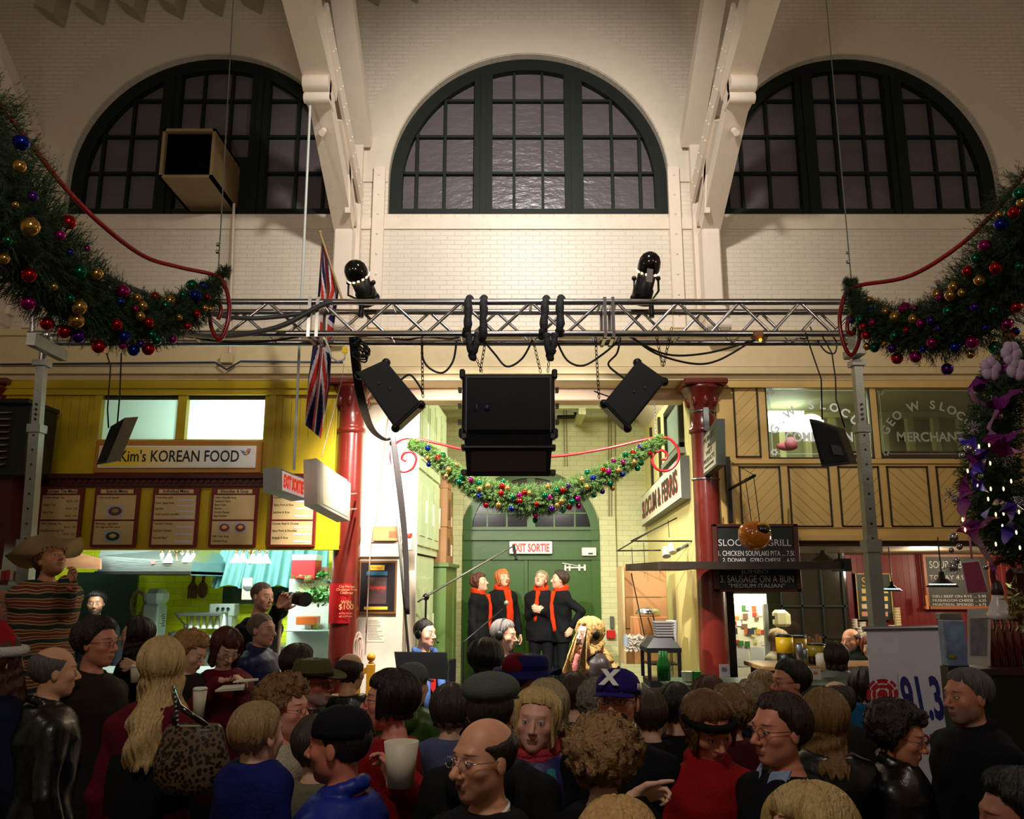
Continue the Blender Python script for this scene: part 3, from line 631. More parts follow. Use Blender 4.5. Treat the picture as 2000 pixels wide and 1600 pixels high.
jar(340,1257,9.7,.07,.13,(120,140,140),'squat steel pot with a lid beside the drink dispenser','cooking_pot',m_steel)
jar(354,1254,9.85,.06,.10,(60,60,60),'small black pot on the kitchen counter','saucepan',m_black)
tag(MB().cyl(P(341,1198,9.3),P(362,1222,9.2),.009,n=8).ball(P(363,1224,9.2),(.03,.02,.03),n=10).build('steel_ladle',m_steel),'steel ladle leaning diagonally from the pot','ladle')
for k,(px,py) in enumerate([(408,1236),(424,1240),(438,1243),(475,1240)]):
 jar(px,1261 - 2 * k,9.6 + .06 * k,.05,.12,(120,190,190) if k % 2 else (200,210,205),['glass jar with teal contents beneath the glass rack','white jar beneath the control panel','teal topped jar left of the photographer','white jar beside the photographer'][k],'storage_jar')
t_box('red_box',583,1096,628,1131,9.2,.3,(190,20,30),'bright red box on the upper kitchen shelf','box')
t_box('white_carton',584,1085,630,1096,9.2,.3,(226,230,226),'flat white carton lying on the red box','box')
t_box('pink_carton',626,1108,646,1131,9.25,.2,(170,110,100),'dusty pink carton right of the red box','box')
t_box('shelf_cabinet',575,1131,660,1466,9.45,.4,(176,190,180),'pale grey shelf unit at the right end of the kitchen','shelf unit')
t_box('mirror_panel',474,1129,494,1172,9.5,.03,(190,176,148),'beige panel with an oval opening behind the photographer','mirror')
tag(MB().ball(P(484,1147,9.46),(.055,.006,.04),n=18).build('oval_mirror',m_steel),'small oval mirror set in the beige panel','mirror')
t_box('orange_carton',587,1203,626,1219,9.0,.2,(190,90,30),'orange and white food carton on the kitchen shelf','box')
t_box('tea_box',600,1214,612,1228,8.95,.1,(206,200,190),'small grey tea box in front of the orange carton','box')
t_box('green_tea_box',613,1215,624,1228,8.96,.1,(150,160,60),'small olive green tea box beside the grey tea box','box')
t_box('brown_carton',645,1192,656,1228,9.0,.1,(150,120,90),'narrow brown carton at the right end of the shelf','box')
t_box('glass_shelf',570,1228,660,1231,9.05,.3,(170,190,186),'thin glass shelf carrying the tea boxes','shelf',rough=.2)
# paper fan
fn = MB(); c = P(614,1168,9.0); n = 36
vs = [tuple(c)] ; 
for i in range(n + 1):
 a = PI * (.04 + .92 * i / n); vs.append((c.x + .22 * math.cos(a),c.y + (.008 if i % 2 else -.008),c.z + .18 * math.sin(a)))
fn.add(vs,[(0,i,i + 1) for i in range(1,n + 1)]); fn.add([(v[0],v[1] + .004,v[2]) for v in vs],[(0,i + 1,i) for i in range(1,n + 1)])
tag(fn.build('paper_fan',mat('pale_pleated_paper',(206,216,176),.7),fixn=False),'open pale pleated paper fan behind the hanging greenery','fan')
def leafy(nm,spots,n,size,m,lab,cat,pot=None,seed=1):
 r = random.Random(seed); t = thing(nm,lab,cat,tuple(spots[0][0])); q = MB()
 for c,rad in spots:
  for k in range(n):
   p = Vector(c) + Vector((r.gauss(0,rad[0]),r.gauss(0,rad[1]),r.gauss(0,rad[2]))); d = Vector((r.uniform(-1,1),r.uniform(-1,.3),r.uniform(-.8,.6))).normalized(); s_ = d.orthogonal().normalized() * size * .35
   q.add([p,p + d * size * .5 + s_,p + d * size,p + d * size * .5 - s_],[(0,1,2,3)])
 q.build('foliage',m,t)
 q2 = MB().lathe([(.05,-.06),(.07,.02),(.06,.02)],Matrix.Translation(Vector(spots[0][0]) - Vector((0,0,.02))),12); q2.build('pot',mat('wicker_pot',(110,90,40),.7),t)
 return t
m_leaf = mat('fresh_leaf',(52,110,40),.5,var=.4,scale=20)
leafy('hanging_fern',[(P(612,1160,8.7),(.05,.04,.03)),(P(600,1166,8.7),(.06,.04,.02)),(P(628,1166,8.7),(.05,.04,.04))],90,.05,m_leaf,'bushy green trailing plant hanging before the paper fan','plant')
leafy('shelf_ivy',[(P(604,1124,8.95),(.07,.03,.012)),(P(630,1122,8.95),(.04,.03,.012))],50,.045,m_leaf,'green leafy plant on the shelf below the red box','plant',seed=5)
leafy('corner_plant',[(P(655,1145,8.9),(.03,.03,.03))],50,.045,mat('dull_leaf',(60,80,40),.6),'small dull plant in the kitchen corner near the red column','plant',seed=7)
# neighbouring dark louvre and red pier at the far left
lv = thing('louvre_vent','large black louvred vent cabinet at the left edge','vent',(-4.95,7.3,wz(930,7.3)))
Y = 7.35; xa,xb = -5.6,wx(52,860,Y)
MB().box((xa,Y,wz(928,Y)),(xb,7.8,wz(790,Y))).build('vent_case',m_black,lv)
MB().box((xa,Y - .08,wz(790,Y)),(xb + .02,7.8,wz(782,Y))).build('vent_top',m_black,lv)
for k in range(9):
 z = wz(806 + 12.6 * k,Y); MB().hexa([(xa,Y - .05,z - .014),(xb - .16,Y - .05,z - .014),(xb - .16,Y,z + .0),(xa,Y,z + .0),(xa,Y - .05,z - .007),(xb - .16,Y - .05,z - .007),(xb - .16,Y,z + .007),(xa,Y,z + .007)]).build('louvre_slat',mat('slat_ochre',(150,136,100),.5),lv)
q = MB(); fr(q,-90,930,38,1250,7.7,.25); tag(q.build('dark_pier',m_maroon),'dark maroon boarded pier below the louvred vent','pier')
q = MB(); fr(q,-100,1135,50,1143,7.2,.25); fr(q,-100,1206,60,1213,7.2,.25); fr(q,-100,1290,60,1298,7.2,.25); q.box((wx(-100,1200,7.2),7.1,floor_z(7)),(wx(-94,1200,7.2),7.2,wz(1135,7.2))); q.box((wx(40,1200,7.2),7.17,floor_z(7)),(wx(44,1200,7.2),7.2,wz(1135,7.2)))
tag(q.build('red_shelving',mat('red_shelf',(80,14,18),.4)),'red shelving at the left edge beneath the dark pier','shelving')
rr = random.Random(4)
for k in range(7):
 px = 3 + k * 8; q = MB(); fr(q,px,1116 + rr.uniform(-3,3),px + 7,1134.7,7.1,.12,bev=.004)
 c_ = [(170,40,40),(190,170,150),(150,30,40)][k % 3]
 tag(q.build('small_package',mat('pack%d' % (k % 3),c_,.5)),'small red and cream package in the row on the red shelf at left','package','packages on the red shelf')
# flat grey panel lights hung on wires
def panel(nm,quadpx,Y,dep,lab,wires,M=None):
 t = thing(nm,lab,'loudspeaker',P(*quadpx[0],Y)); pts = [P(a,b,Y) for a,b in quadpx]
 off = Vector(dep); q = MB(); q.hexa([pts[3],pts[2],pts[2] + off,pts[3] + off,pts[0],pts[1],pts[1] + off,pts[0] + off]); q.build('speaker_case',m_black,t)
 return t
# ================================================================== STAGE PASSAGE
def sbox(mb,x0,y0t,x1,y1b,X0,d,m=0):    # box on a slanted side wall: px x-range, py top at x0 / bottom at x0, thickness d along X
 a = PS(x0,y0t,X0); b = PS(x0,y1b,X0); c = PS(x1,y0t,X0)
 return side_box(mb,a.y,c.y,b.z,a.z,X0,d,m)
def side_box(mb,Ya,Yb,za,zb_,X0,d,m=0):
 return mb.hexa(side_slab(X0,min(Ya,Yb),max(Ya,Yb),za,zb_,d),m)
m_gdoor = mat('market_green_paint',(56,92,30),.35,bump=.12,bscale=10,var=.1)
m_pgreen = mat('pale_green_paint',(186,202,160),.4,bump=.1,bscale=12)
m_mgreen = mat('mid_green_paint',(86,112,52),.45)
m_card = mat('cardboard',(176,130,82),.7,var=.1)
m_card2 = mat('brown_cardboard',(140,100,62),.7,var=.15)
# ---- arched green double door
dY = BY - .02; L_,R_ = 903,1172
xl,xr = wx(903,1120,dY),wx(1172,1120,dY); xc = (xl + xr) / 2; Rr = (xr - xl) / 2
zs_ = wz(1042,dY); ztop = wz(918,dY); rise = ztop - zs_
d = thing('door_1',None,None,(xc,dY,.68)); d['kind'] = 'structure'
def arc_pts(rx,rz,n=30): return [(xc - rx * math.cos(PI * k / n),zs_ + rz * math.sin(PI * k / n)) for k in range(n + 1)]
q = MB(); po = [(xl,.68)] + arc_pts(Rr,rise) + [(xr,.68)]; e = .13; pi_ = [(xl + e,.68)] + arc_pts(Rr - e,rise - e) + [(xr - e,.68)]
for k in range(len(po) - 1):
 (a,b),(a2,b2),(c,c2),(g_,g2) = po[k],po[k + 1],pi_[k + 1],pi_[k]
 q.hexa([(a,dY - .08,b),(g_,dY - .08,g2),(g_,dY,g2),(a,dY,b),(a2,dY - .08,b2),(c,dY - .08,c2),(c,dY,c2),(a2,dY,b2)])
zt1,zt2_ = wz(1094,dY),wz(1046,dY)
q.box((xl + .02,dY - .1,zt1),(xr - .02,dY,wz(1086,dY))); q.box((xl + .02,dY - .11,wz(1056,dY)),(xr - .02,dY,wz(1046,dY))); q.box((xl + .02,dY - .09,wz(1036,dY)),(xr - .02,dY,wz(1030,dY)))
q.build('door_frame',m_gdoor,d)
MB().box((xl + .05,dY - .05,zt1),(xr - .05,dY - .01,wz(1030,dY))).build('transom_panel',m_gdoor,d)
xm = wx(1031,1180,dY)
for a,b in ((xl + .12,xm - .01),(xm + .01,xr - .12)):
 lf = MB().box((a,dY - .06,.70),(b,dY - .01,zt1 - .01)).build('door_leaf',m_gdoor,d)
q = MB().box((xm - .05,dY - .09,.70),(xm + .0,dY - .06,zt1 - .01)); q.build('meeting_stile',m_gdoor,d)
glass_dark = mat('night_glass',(26,26,34),.12,spec=.7)
MB().prism([(xl + .08,wz(1030,dY))] + [p for p in arc_pts(Rr - .1,rise - .1) if p[1] > wz(1030,dY)] + [(xr - .08,wz(1030,dY))],dY - .03,dY - .02).build('fanlight_glass',glass_dark,d)
q = MB()
for p in (952,990,1082,1122): x = wx(p,1000,dY); q.box((x - .012,dY - .05,wz(1030,dY)),(x + .012,dY - .02,zs_ + (rise - .1) * math.sqrt(max(0,1 - ((x - xc) / Rr) ** 2))))
x = wx(1037,1000,dY); q.box((x - .06,dY - .07,wz(1030,dY)),(x + .06,dY - .02,ztop - .03)); q.box((xl + .1,dY - .045,wz(1003,dY) - .012),(xr - .1,dY - .02,wz(1003,dY) + .012)); q.build('fanlight_bars',m_gdoor,d)
q = MB(); c0 = P(1104,1109,dY - .07); c1 = P(1142,1109,dY - .07); q.cyl(c0,c1,.016,n=8)
for f_ in (0,.22,.72,1): c = c0.lerp(c1,f_); q.box((c.x - .014,c.y - .02,c.z - .045),(c.x + .014,c.y + .02,c.z + .045))
q.tube([P(1130,1106,dY - .09),P(1098,1100,dY - .12)],.008,n=6); q.build('door_closer',mat('white_metal',(226,226,216),.3),d)
# exit sign over the door
t = thing('exit_sign','lit white exit sign with red letters over the green door','exit sign',P(1037,1083,dY - .1)); Y = dY - .1
q = MB(); fr(q,995,1058,1078,1082,Y,.07,bev=.01); q.build('sign_box',mat('lit_sign_white',(244,240,230),.4,emit=.35),t)
c = P(1037,1070,Y - .074); m_exit = mat('exit_red',(226,60,34),.4,emit=.5)
text('lettering','EXIT SORTIE',.1,m_exit,T(c),t,fit=(.54,.125),bold=.004)
t = thing('wall_speaker','small white box fixed on the green frame right of the exit sign','box',P(1150,1085,Y)); q = MB(); fr(q,1136,1070,1164,1086,Y,.06,bev=.008); q.build('case',m_white,t); q = MB(); fr(q,1149,1080,1158,1083,Y - .06,.004); q.build('badge',m_ink,t)
tag(MB().tube([P(1164,1082,Y),P(1180,1084,BY - .03),P(1192,1078,BY - .03),P(1194,1066,BY - .03)],.007,n=6).build('bell_wire',m_ink),'thin wire from the white box to the wall beside the door','cable')
# thermostat and red alarm on the right of the door
q = MB(); fr(q,1191,1204,1199,1227,BY - .1,.05,bev=.005); tag(q.build('wall_switch',mat('grey_switch',(90,90,76),.4)),'small grey switch box on the pale wall right of the green door','switch')
q = MB(); fr(q,1184,1231,1201,1247,BY - .1,.08,bev=.01); tag(q.build('fire_alarm_box',mat('alarm_red',(190,20,20),.4)),'red fire alarm box low beside the green door','alarm')
# conduits on the back wall
for k,px in enumerate((1101,1106,1188,1193,1201)):
 a,b = ((795,910) if k < 2 else (790,1200))
 tag(MB().cyl(P(px,a,BY - .03),P(px + 2,b,BY - .03),.009,n=6).build('wall_cable',mat('olive_cable',(150,140,96),.5)),'vertical olive cables running down the pale end wall','cable','cables on the end wall')
tag(MB().tube([P(1088,815,BY - .05),P(1123,814,BY - .05),P(1124,806,BY - .05)],.03,n=8).build('iron_pipe_bracket',m_black),'short black pipe on the end wall beside the big loudspeaker','pipe')
# ---- left side: pale green upper cupboards, doors, pilaster
XLs = -1.0
def cab(y0,y1,za,zb_,X0,d,m,nm,lab,cat,panels=(),pm=None,hl=True):
 t = thing(nm,lab,cat,(SX(X0,y0),y0,za)); side_box(MB(),y0,y1,za,zb_,X0,-d,0)
 q = MB(); side_box(q,y0,y1,za,zb_,X0,-d); q.build('carcass',m,t)
 for (a,b,c,e) in panels:
  q = MB(); side_box(q,a,b,c,e,X0 + .0,.018); dd = q.build('door',pm or m,t)
  q = MB(); side_box(q,a + .07,b - .07,c + .1,e - .1,X0 + .018,.008); q.build('raised_panel',pm or m,dd)
  q = MB(); side_box(q,b - .055,b - .045,(c + e) / 2 - .12,(c + e) / 2 + .12,X0 + .018,.02); q.build('handle',m_cream,dd)
 return t
zu0,zu1 = PS(800,1077,XLs).z,PS(816,733,XLs).z; y_a,y_b = 8.5,10.65
dz = (zu1 - zu0); pan = []
nn = 4
for i in range(nn):
 a = y_a + .08 + (y_b - y_a - .16) * i / nn; b = y_a + .08 + (y_b - y_a - .16) * (i + 1) / nn
 pan += [(a + .02,b - .02,zu0 + .08,zu0 + dz * .45),(a + .02,b - .02,zu0 + dz * .48,zu1 - .1)]
cab(y_a,y_b,zu0,min(zu1,4.8),XLs,.40,m_pgreen,'wall_cupboard','tall pale green panelled cupboard high on the left wall of the passage','cupboard',pan)
XLl = -1.02; ya2,yb2 = 8.5,PS(846,1150,XLl).y
pan = [(ya2 + .1 + i * (yb2 - ya2 - .2) / 3 + .02,ya2 + .1 + (i + 1) * (yb2 - ya2 - .2) / 3 - .02,1.2,zu0 - .25) for i in range(3)]
cab(ya2,yb2,.5,zu0 - .02,XLl,.28,m_pgreen,'base_cupboard','pale green panelled cupboard below the high cupboard beside the stage','cupboard',pan)
y0g = yb2 + .06; q = MB(); side_box(q,y0g,y0g + 1.0,.68,wz(1107,y0g),XLl + .14,-.4); side_box(q,y0g - .03,y0g + 1.03,wz(1107,y0g),wz(1100,y0g),XLl + .17,-.44); side_box(q,y0g + .62,y0g + .8,.9,wz(1120,y0g + .7),XLl + .14,.015)
t = q.build('green_cabinet',m_mgreen); tag(t,'mid green tall cabinet beside the pilaster left of the double door','cabinet')
zc_ = wz(1100,y0g)
for k,(dy,w_,h_,z_) in enumerate(((.05,.4,.42,0),(.5,.42,.36,0),(.08,.38,.46,.425),(.5,.36,.34,.365),(.12,.3,.3,.89))):
 q = MB(); side_box(q,y0g + dy,y0g + dy + w_,zc_ + z_ + .003,zc_ + z_ + h_,XLl + .13 - .03 * (k % 2),-.34)
 t = q.build('cardboard_box',m_card2); q2 = MB(); side_box(q2,y0g + dy + .1,y0g + dy + w_ - .12,zc_ + z_ + .1,zc_ + z_ + h_ - .12,XLl + .131 - .03 * (k % 2),.004); q2.build('label_sticker',m_white if k % 2 else mat('print_brown',(90,60,40),.6),t)
 tag(t,['brown box on the green cabinet, lowest and nearest','brown box on the green cabinet, lowest at the back','brown box on the green cabinet, second in the near stack','brown box with a white label, upper one at the back','small brown box topmost on the green cabinet stack'][k],'box','boxes on the green cabinet')
# ---- cream panel wall between red column and cupboards, Y = 8.35
Yp = 8.4; xa,xb = wx(704,1000,Yp),wx(815,1000,Yp)
q = MB().box((xa - .12,Yp,.3),(xb,Yp + .08,4.3))
for p in (714,741,769): x = wx(p,900,Yp); q.box((x - .008,Yp - .012,.5),(x + .008,Yp,4.2))
tag(q.build('wall_panel_left',m_cream),kind='structure')
# poster cabinet column
Yc = 8.14; t = thing('cream_cabinet','tall cream cabinet column carrying the framed poster beside the red column','cabinet',(wx(742,1200,Yc),Yc,floor_z(8.2)))
q = MB(); q.box((wx(700,1200,Yc),Yc,floor_z(8.2)),(wx(787,1200,Yc),8.38,wz(1089,Yc))); q.build('cabinet_body',m_cream,t)
q = MB(); q.box((wx(699,1060,Yc),Yc - .03,wz(1089,Yc)),(wx(784,1060,Yc),8.38,wz(1059,Yc)),bev=.008); q.build('cabinet_top',m_cream,t)
t = thing('framed_poster','framed dark poster with yellow captions and a glowing red fire picture','poster',P(738,1199,Yc))
q = MB(); fr(q,701,1095,775,1199,Yc,.025); q.build('frame',mat('oak_frame',(120,76,34),.4),t)
q = MB(); fr(q,704,1099,771,1194,Yc - .025,.004); q.build('poster_sheet',mat('poster_charcoal',(38,34,36),.3,var=.3,scale=6),t)
q = MB(); fr(q,722,1104,751,1114,Yc - .029,.003); q.build('caption_top',mat('caption_yellow',(232,190,60),.5),t)
text('caption_lettering','Firday!',.04,mat('caption_red',(190,80,30),.5),T(P(736,1109,Yc - .034)),t)
q = MB(); fr(q,716,1116,757,1124,Yc - .029,.003); q.build('caption_blue',mat('caption_teal',(40,100,130),.5),t)
q = MB(); fr(q,717,1128,755,1180,Yc - .029,.003); q.build('fire_picture',mat('ash_picture',(86,60,58),.5,var=.7,scale=14),t)
q = MB(); a = P(719,1148,Yc - .033); b = P(753,1148,Yc - .033)
for k in range(9): x = a.x + (b.x - a.x) * (k + .5) / 9; q.prism([(x - .012,a.z - .01 - .01 * (k % 3)),(x + .012,a.z - .005),(x + .002,a.z + .022)],a.y,a.y + .001)
q.build('ember_glow',mat('ember_red',(220,60,50),.5),t)
q = MB(); fr(q,711,1185,757,1191,Yc - .029,.003); q.build('caption_bottom',mat('caption_yellow',(232,190,60),.5),t)
t = thing('notice_sheet','typed paper notice tacked below the framed poster','notice',P(732,1254,Yc))
q = MB(); fr(q,715,1206,751,1254,Yc,.003); q.build('sheet',mat('paper_cream',(226,214,190),.6),t)
q = MB(); rr = random.Random(3)
for k in range(13): a = P(719,1213 + 3 * k,Yc - .004); q.box((a.x,a.y,a.z),(a.x + rr.uniform(.08,.14),a.y + .001,a.z + .004))
q.build('typed_lines',mat('typed_grey',(120,106,94),.6),t)
# cardboard boxes above the cabinet
for k,(x0,y0,x1_,y1_,l) in enumerate(((732,1031,782,1058.5,'orange brown carton lying on top of the cream cabinet'),)):
 q = MB(); fr(q,x0,y0,x1_,y1_,8.3,.22); o = q.build('cardboard_carton',m_card); q = MB(); fr(q,760,1038,779,1050,8.079,.002); q.build('printed_mark',mat('print_orange',(190,90,50),.6),o); tag(o,l,'box')
# santa figure in white box on the ledge
t = thing('white_box','white box printed with a small red figure at the right of the carton','box',P(797,1076,8.45)); q = MB(); fr(q,790,1036,808,1076,8.34,.16,bev=.006); q.build('box_body',m_white,t)
MB().ball(P(799,1046,8.17),(.03,.004,.022),n=10).ball(P(803,1043,8.165),(.012,.004,.012),n=8).build('printed_figure',mat('santa_red',(200,50,30),.5),t)
tag(MB().tube([P(715,1236,8.0),P(718,1180,8.0),P(724,1060,8.02),P(754,830,8.3),P(760,790,8.3)],.007,n=6).build('hanging_rope',mat('rope_fibre',(190,160,140),.8)),'long slanting rope hanging before the cream cabinet','rope')
q = MB(); rr = random.Random(9)
for k in range(5):
 c = P(700 + rr.uniform(-3,3),1262 + k * 3,7.72); q.tube([(c.x + .03 * math.cos(a * .45),c.y - .01 + .012 * math.sin(a),c.z + .12 * math.sin(a * .45)) for a in range(14)],.008,n=5,closed=True)
tag(q.build('coiled_rope',mat('rope_fibre',(190,160,140),.8)),'bundle of coiled rope tied on the red column left of the stage','rope')
# poster wrapped round the red column
q = MB(); X0 = -1.55; r_ = .15; pts = []
a0,a1 = -PI / 2 - .95,-PI / 2 + .55; zt3,zb3 = wz(1140,7.83),wz(1218,7.83); n = 16
vs = [(X0 + r_ * math.cos(a0 + (a1 - a0) * i / n),7.98 + r_ * math.sin(a0 + (a1 - a0) * i / n),z) for z in (zb3,zt3) for i in range(n + 1)]
rr_ = .155; vs2 = [(X0 + rr_ * math.cos(a0 + (a1 - a0) * i / n),7.98 + rr_ * math.sin(a0 + (a1 - a0) * i / n),z) for z in (zb3,zt3) for i in range(n + 1)]
q.add(vs2,[(i,i + 1,n + 2 + i,n + 1 + i) for i in range(n)],0,True); q.add(vs,[(i + 1,i,n + 1 + i,n + 2 + i) for i in range(n)],0,True)
t = q.build('red_poster',mat('red_poster_paper',(178,20,24),.4),fixn=False); tag(t,'red poster wrapped round the iron column, announcing WIN $100','poster')
c = P(676,1180,7.81); m_ptxt = mat('poster_gold_text',(226,190,130),.5)
merge_text('lettering',[('City Market',.03,T((c.x,7.81,wz(1146,7.8))),{}),('Christmas Tree',.03,T((c.x,7.81,wz(1152,7.8))),{}),('Challenge',.03,T((c.x,7.81,wz(1158,7.8))),{}),('WIN',.045,T((c.x,7.81,wz(1177,7.8))),{}),('$100',.068,T((c.x,7.81,wz(1186,7.8))),{}),('in City Market',.02,T((c.x,7.81,wz(1198,7.8))),{}),('gift certificates',.02,T((c.x,7.81,wz(1204,7.8))),{})],m_ptxt,t)
# ---- right side: yellow wall details
XRs = 1.75
def rs(nm,pts4,d,m,lab,cat,par=None):     # pts4 (x0, ytop at x0, ybottom at x0, x1) on the right wall
 x0,yt,yb_,x1_ = pts4; a = PS(x0,yt,XRs); b = PS(x0,yb_,XRs); c = PS(x1_,yt,XRs); q = MB(); side_box(q,a.y,c.y,b.z,a.z,XRs,-d)
 o = q.build(nm,m,par); 
 if lab: tag(o,lab,cat)
 return o
m_blk = mat('black_trim_paint',(22,20,16),.4)
for k,px in enumerate((1275,1292)): 
 a = PS(px,900,XRs); q = MB(); side_box(q,a.y - .05,a.y + .05,wz(962,a.y),wz(836 - 20 * k,a.y),XRs,-.03); tag(q.build('trim_%d' % (30 + k),m_blk),kind='structure')
a = PS(1305,850,XRs); b = PS(1336,850,XRs); y0,y1 = b.y,a.y
w_ = thing('window_4',None,None,(SX(XRs,y0),y0,wz(900,y0))); w_['kind'] = 'structure'
zA,zB = PS(1336,876,XRs).z,PS(1336,757,XRs).z
q = MB(); side_box(q,y0,y0 + .08,zA,zB,XRs,-.05); side_box(q,y1 - .08,y1,zA,zB,XRs,-.05); side_box(q,y0,y1,zA,zA + .06,XRs,-.05); side_box(q,y0,y1,zB - .06,zB,XRs,-.05); q.build('window_frame',m_blk,w_)
q = MB(); side_box(q,y0 + .08,y1 - .08,zA + .06,zB - .06,XRs,-.02); q.build('pane',mat('pale_reflecting_pane',(150,170,156),.15),w_)
q = MB(); side_box(q,y0 - .05,y1 + .05,zA - .06,zA,XRs,-.09); q.build('sill',mat('grey_sill',(120,124,108),.5),w_)
# sloping soffit strip at the top of the right wall
q = MB(); a = PS(1258,838,XRs); b = PS(1318,770,XRs); q.hexa([(a.x,a.y,a.z),(b.x,b.y,b.z),(b.x,b.y,b.z + .05),(a.x,a.y,a.z + .05),(a.x - .3,a.y,a.z + .35),(b.x - .3,b.y,b.z + .35),(b.x - .3,b.y,b.z + .4),(a.x - .3,a.y,a.z + .4)])
tag(q.build('trim_32',m_cream),kind='structure')
# long name sign on the right wall
a = PS(1252,975,XRs); y1 = min(a.y,12.45); b = PS(1350,985,XRs); y0 = max(b.y,8.25)
zt4 = (PS(1252,977,XRs).z + PS(1350,897,XRs).z) / 2; zb4 = (PS(1252,1031,XRs).z + PS(1350,985,XRs).z) / 2
t = thing('wall_sign','long white sign board with drop shadow capitals on the yellow side wall','sign',(SX(XRs,y0),y0,zb4))
q = MB(); side_box(q,y0,y1,zb4,zt4,XRs,-.09); q.build('board_edge',mat('sign_edge_grey',(70,70,62),.5),t)
q = MB(); side_box(q,y0 + .03,y1 - .01,zb4 + .015,zt4 - .015,XRs - .09,-.006); q.build('board_face',mat('sign_cream',(232,230,206),.4),t)
ym = (y0 + y1) / 2; ang = math.atan(SK); W = y1 - y0
R90 = Matrix.Rotation(-PI / 2 - ang,4,'Z')
for off,mm,nm in ((-.012,mat('letter_shadow_red',(200,70,40),.5),'letter_shadow'),(0,mat('letter_charcoal',(50,50,44),.5),'lettering')):
 text(nm,'SLOCUM & FERRIS',.5,mm,T((SX(XRs,ym) - .1 - (.003 if off == 0 else 0),ym + off,(zt4 + zb4) / 2 + off)) @ R90,t,fit=(W * .9,(zt4 - zb4) * .55),bold=.012)
# rack with hangers, small lamps on the right wall
t = thing('hanger_rack','black wire hanger rack sticking out below the long sign','rack',PS(1345,1058,XRs))
p0 = PS(1352,1057,XRs); q = MB(); A_ = P(1233,1057,9.6); B_ = P(1206,1076,9.2); E_ = P(1290,1075,8.6)
q.tube([p0,A_,P(1345,1000,9.3)],.009,n=6); q.tube([P(1272,1037,9.6),B_,E_],.008,n=6)
for px,a_,b_ in ((1305,1016,1050),(1234,1070,1108),(1257,1060,1100)): q.cyl(P(px,a_,9.3),P(px + 2,b_,9.3),.004,n=5)
q.tube([P(1348,1045,8.7),P(1350,1062,8.7),P(1350,1054,8.7)],.01,n=6); q.build('wire_frame',m_black,t)
t = thing('spot_lamp','pair of small white spot lamps on a bracket above the dark canopy','lamp',P(1345,1063,8.6))
MB().tube([P(1345,1062,8.6),P(1320,1075,8.6)],.012,n=6).tube([P(1345,1066,8.6),P(1318,1080,8.6)],.008,n=6).build('bracket',m_steel,t)
for a,b,dx in ((1311,1063,3),(1300,1070,2)): MB().cyl(P(a,b,8.55),P(a + dx,b + 17,8.5),.032,.042,n=14).build('lamp_head',mat('lamp_head_white',(222,220,206),.4),t)
# dark canopy shelf
t = thing('dark_canopy','dark brown flat canopy board with an angled return over the grill counter','canopy',P(1400,1112,7.6))
q = MB(); Yk = 7.55; zt5,zb5 = wz(1097,Yk),wz(1112,Yk); xA = wx(1291,1100,Yk); xB = wx(1660,1100,Yk)
q.hexa([(xA,Yk,zb5),(xB,Yk,zb5),(xB,7.8,zb5),(xA,7.8,zb5),(xA,Yk,zt5),(xB,Yk,zt5),(xB,7.8,zt5),(xA,7.8,zt5)])
e2 = P(1222,1121,8.6); q.hexa([(xA,Yk,zb5),(xA + .3,Yk + .02,zb5),(e2.x + .55,8.6,zb5),(e2.x,8.6,zb5),(xA,Yk,zt5),(xA + .3,Yk + .02,zt5),(e2.x + .55,8.6,zt5),(e2.x,8.6,zt5)])
q.build('canopy_board',mat('umber_wood',(48,36,28),.5,bump=.2),t); q = MB()
q.box((wx(1648,1100,7.5),7.5,wz(1116,7.5)),(wx(1663,1100,7.5),7.8,wz(1091,7.5))); q.build('end_block',m_black,t)
q = MB(); q.cyl(P(1233,1120,8.6),P(1259,1244,8.5),.006,n=5); q.cyl(P(1275,1200,8.5),P(1285,1244,8.5),.006,n=5); q.build('tie_wire',m_black,t)
# stacked big cartons and clutter right of the stage
for k,(x0,y0,x1_,y1_,Y,m_,l) in enumerate(((1210,1106,1288,1165,10.0,m_card,'large tan carton under the canopy, topmost of the tall stack'),(1212,1166.5,1290,1224,10.0,m_card,'large tan carton, second in the tall stack under the canopy'),(1212,1225.5,1292,1290,10.0,m_card,'large tan carton, lowest visible in the tall stack'),
                                             (1231,1204,1297,1245,8.9,mat('orange_card',(205,140,84),.7),'open orange tan carton in front of the tall carton stack'))):
 q = MB(); fr(q,x0,y0,x1_,y1_,Y,.45 if k < 3 else .25,bev=.004); tag(q.build('storage_carton',m_),l,'box','cartons beside the stage')
q = MB(); fr(q,1206,1108,1210,1290,9.9,.5); tag(q.build('flattened_card',mat('pale_card',(200,170,120),.7)),'flattened pale cardboard standing at the left of the tall carton stack','cardboard')
for px,py,rx,h_,lab,Y in ((1266,1202,.13,.06,'shiny silver foil bowl on the orange tan carton',8.8),):
 c = P(px,py,Y); M = Matrix.Translation(c); tag(MB().lathe([(rx * .9,0),(rx,.02),(rx * .8,h_),(rx * .4,h_ * 1.25),(.01,h_ * 1.35)],M,24).build('foil_bowl',mat('foil',(210,212,210),.18,metal=1.,bump=1.,bscale=30)),lab,'bowl')
t = thing('cutlery_heap','heap of clear plastic wrapped packets beside the tan cartons','packets',P(1243,1262,8.5)); q = MB(); rr = random.Random(6)
for k in range(60):
 c = P(rr.uniform(1224,1262),rr.uniform(1243,1268),8.5); d_ = Vector((rr.uniform(-1,1),rr.uniform(-.4,.4),rr.uniform(-1,1))).normalized() * .035; s_ = d_.orthogonal().normalized() * .018; q.add([c - d_ - s_,c + d_ - s_,c + d_ + s_,c - d_ + s_],[(0,1,2,3)])
q.build('packets',mat('clear_wrap',(214,206,190),.2),t)['kind'] = 'stuff'
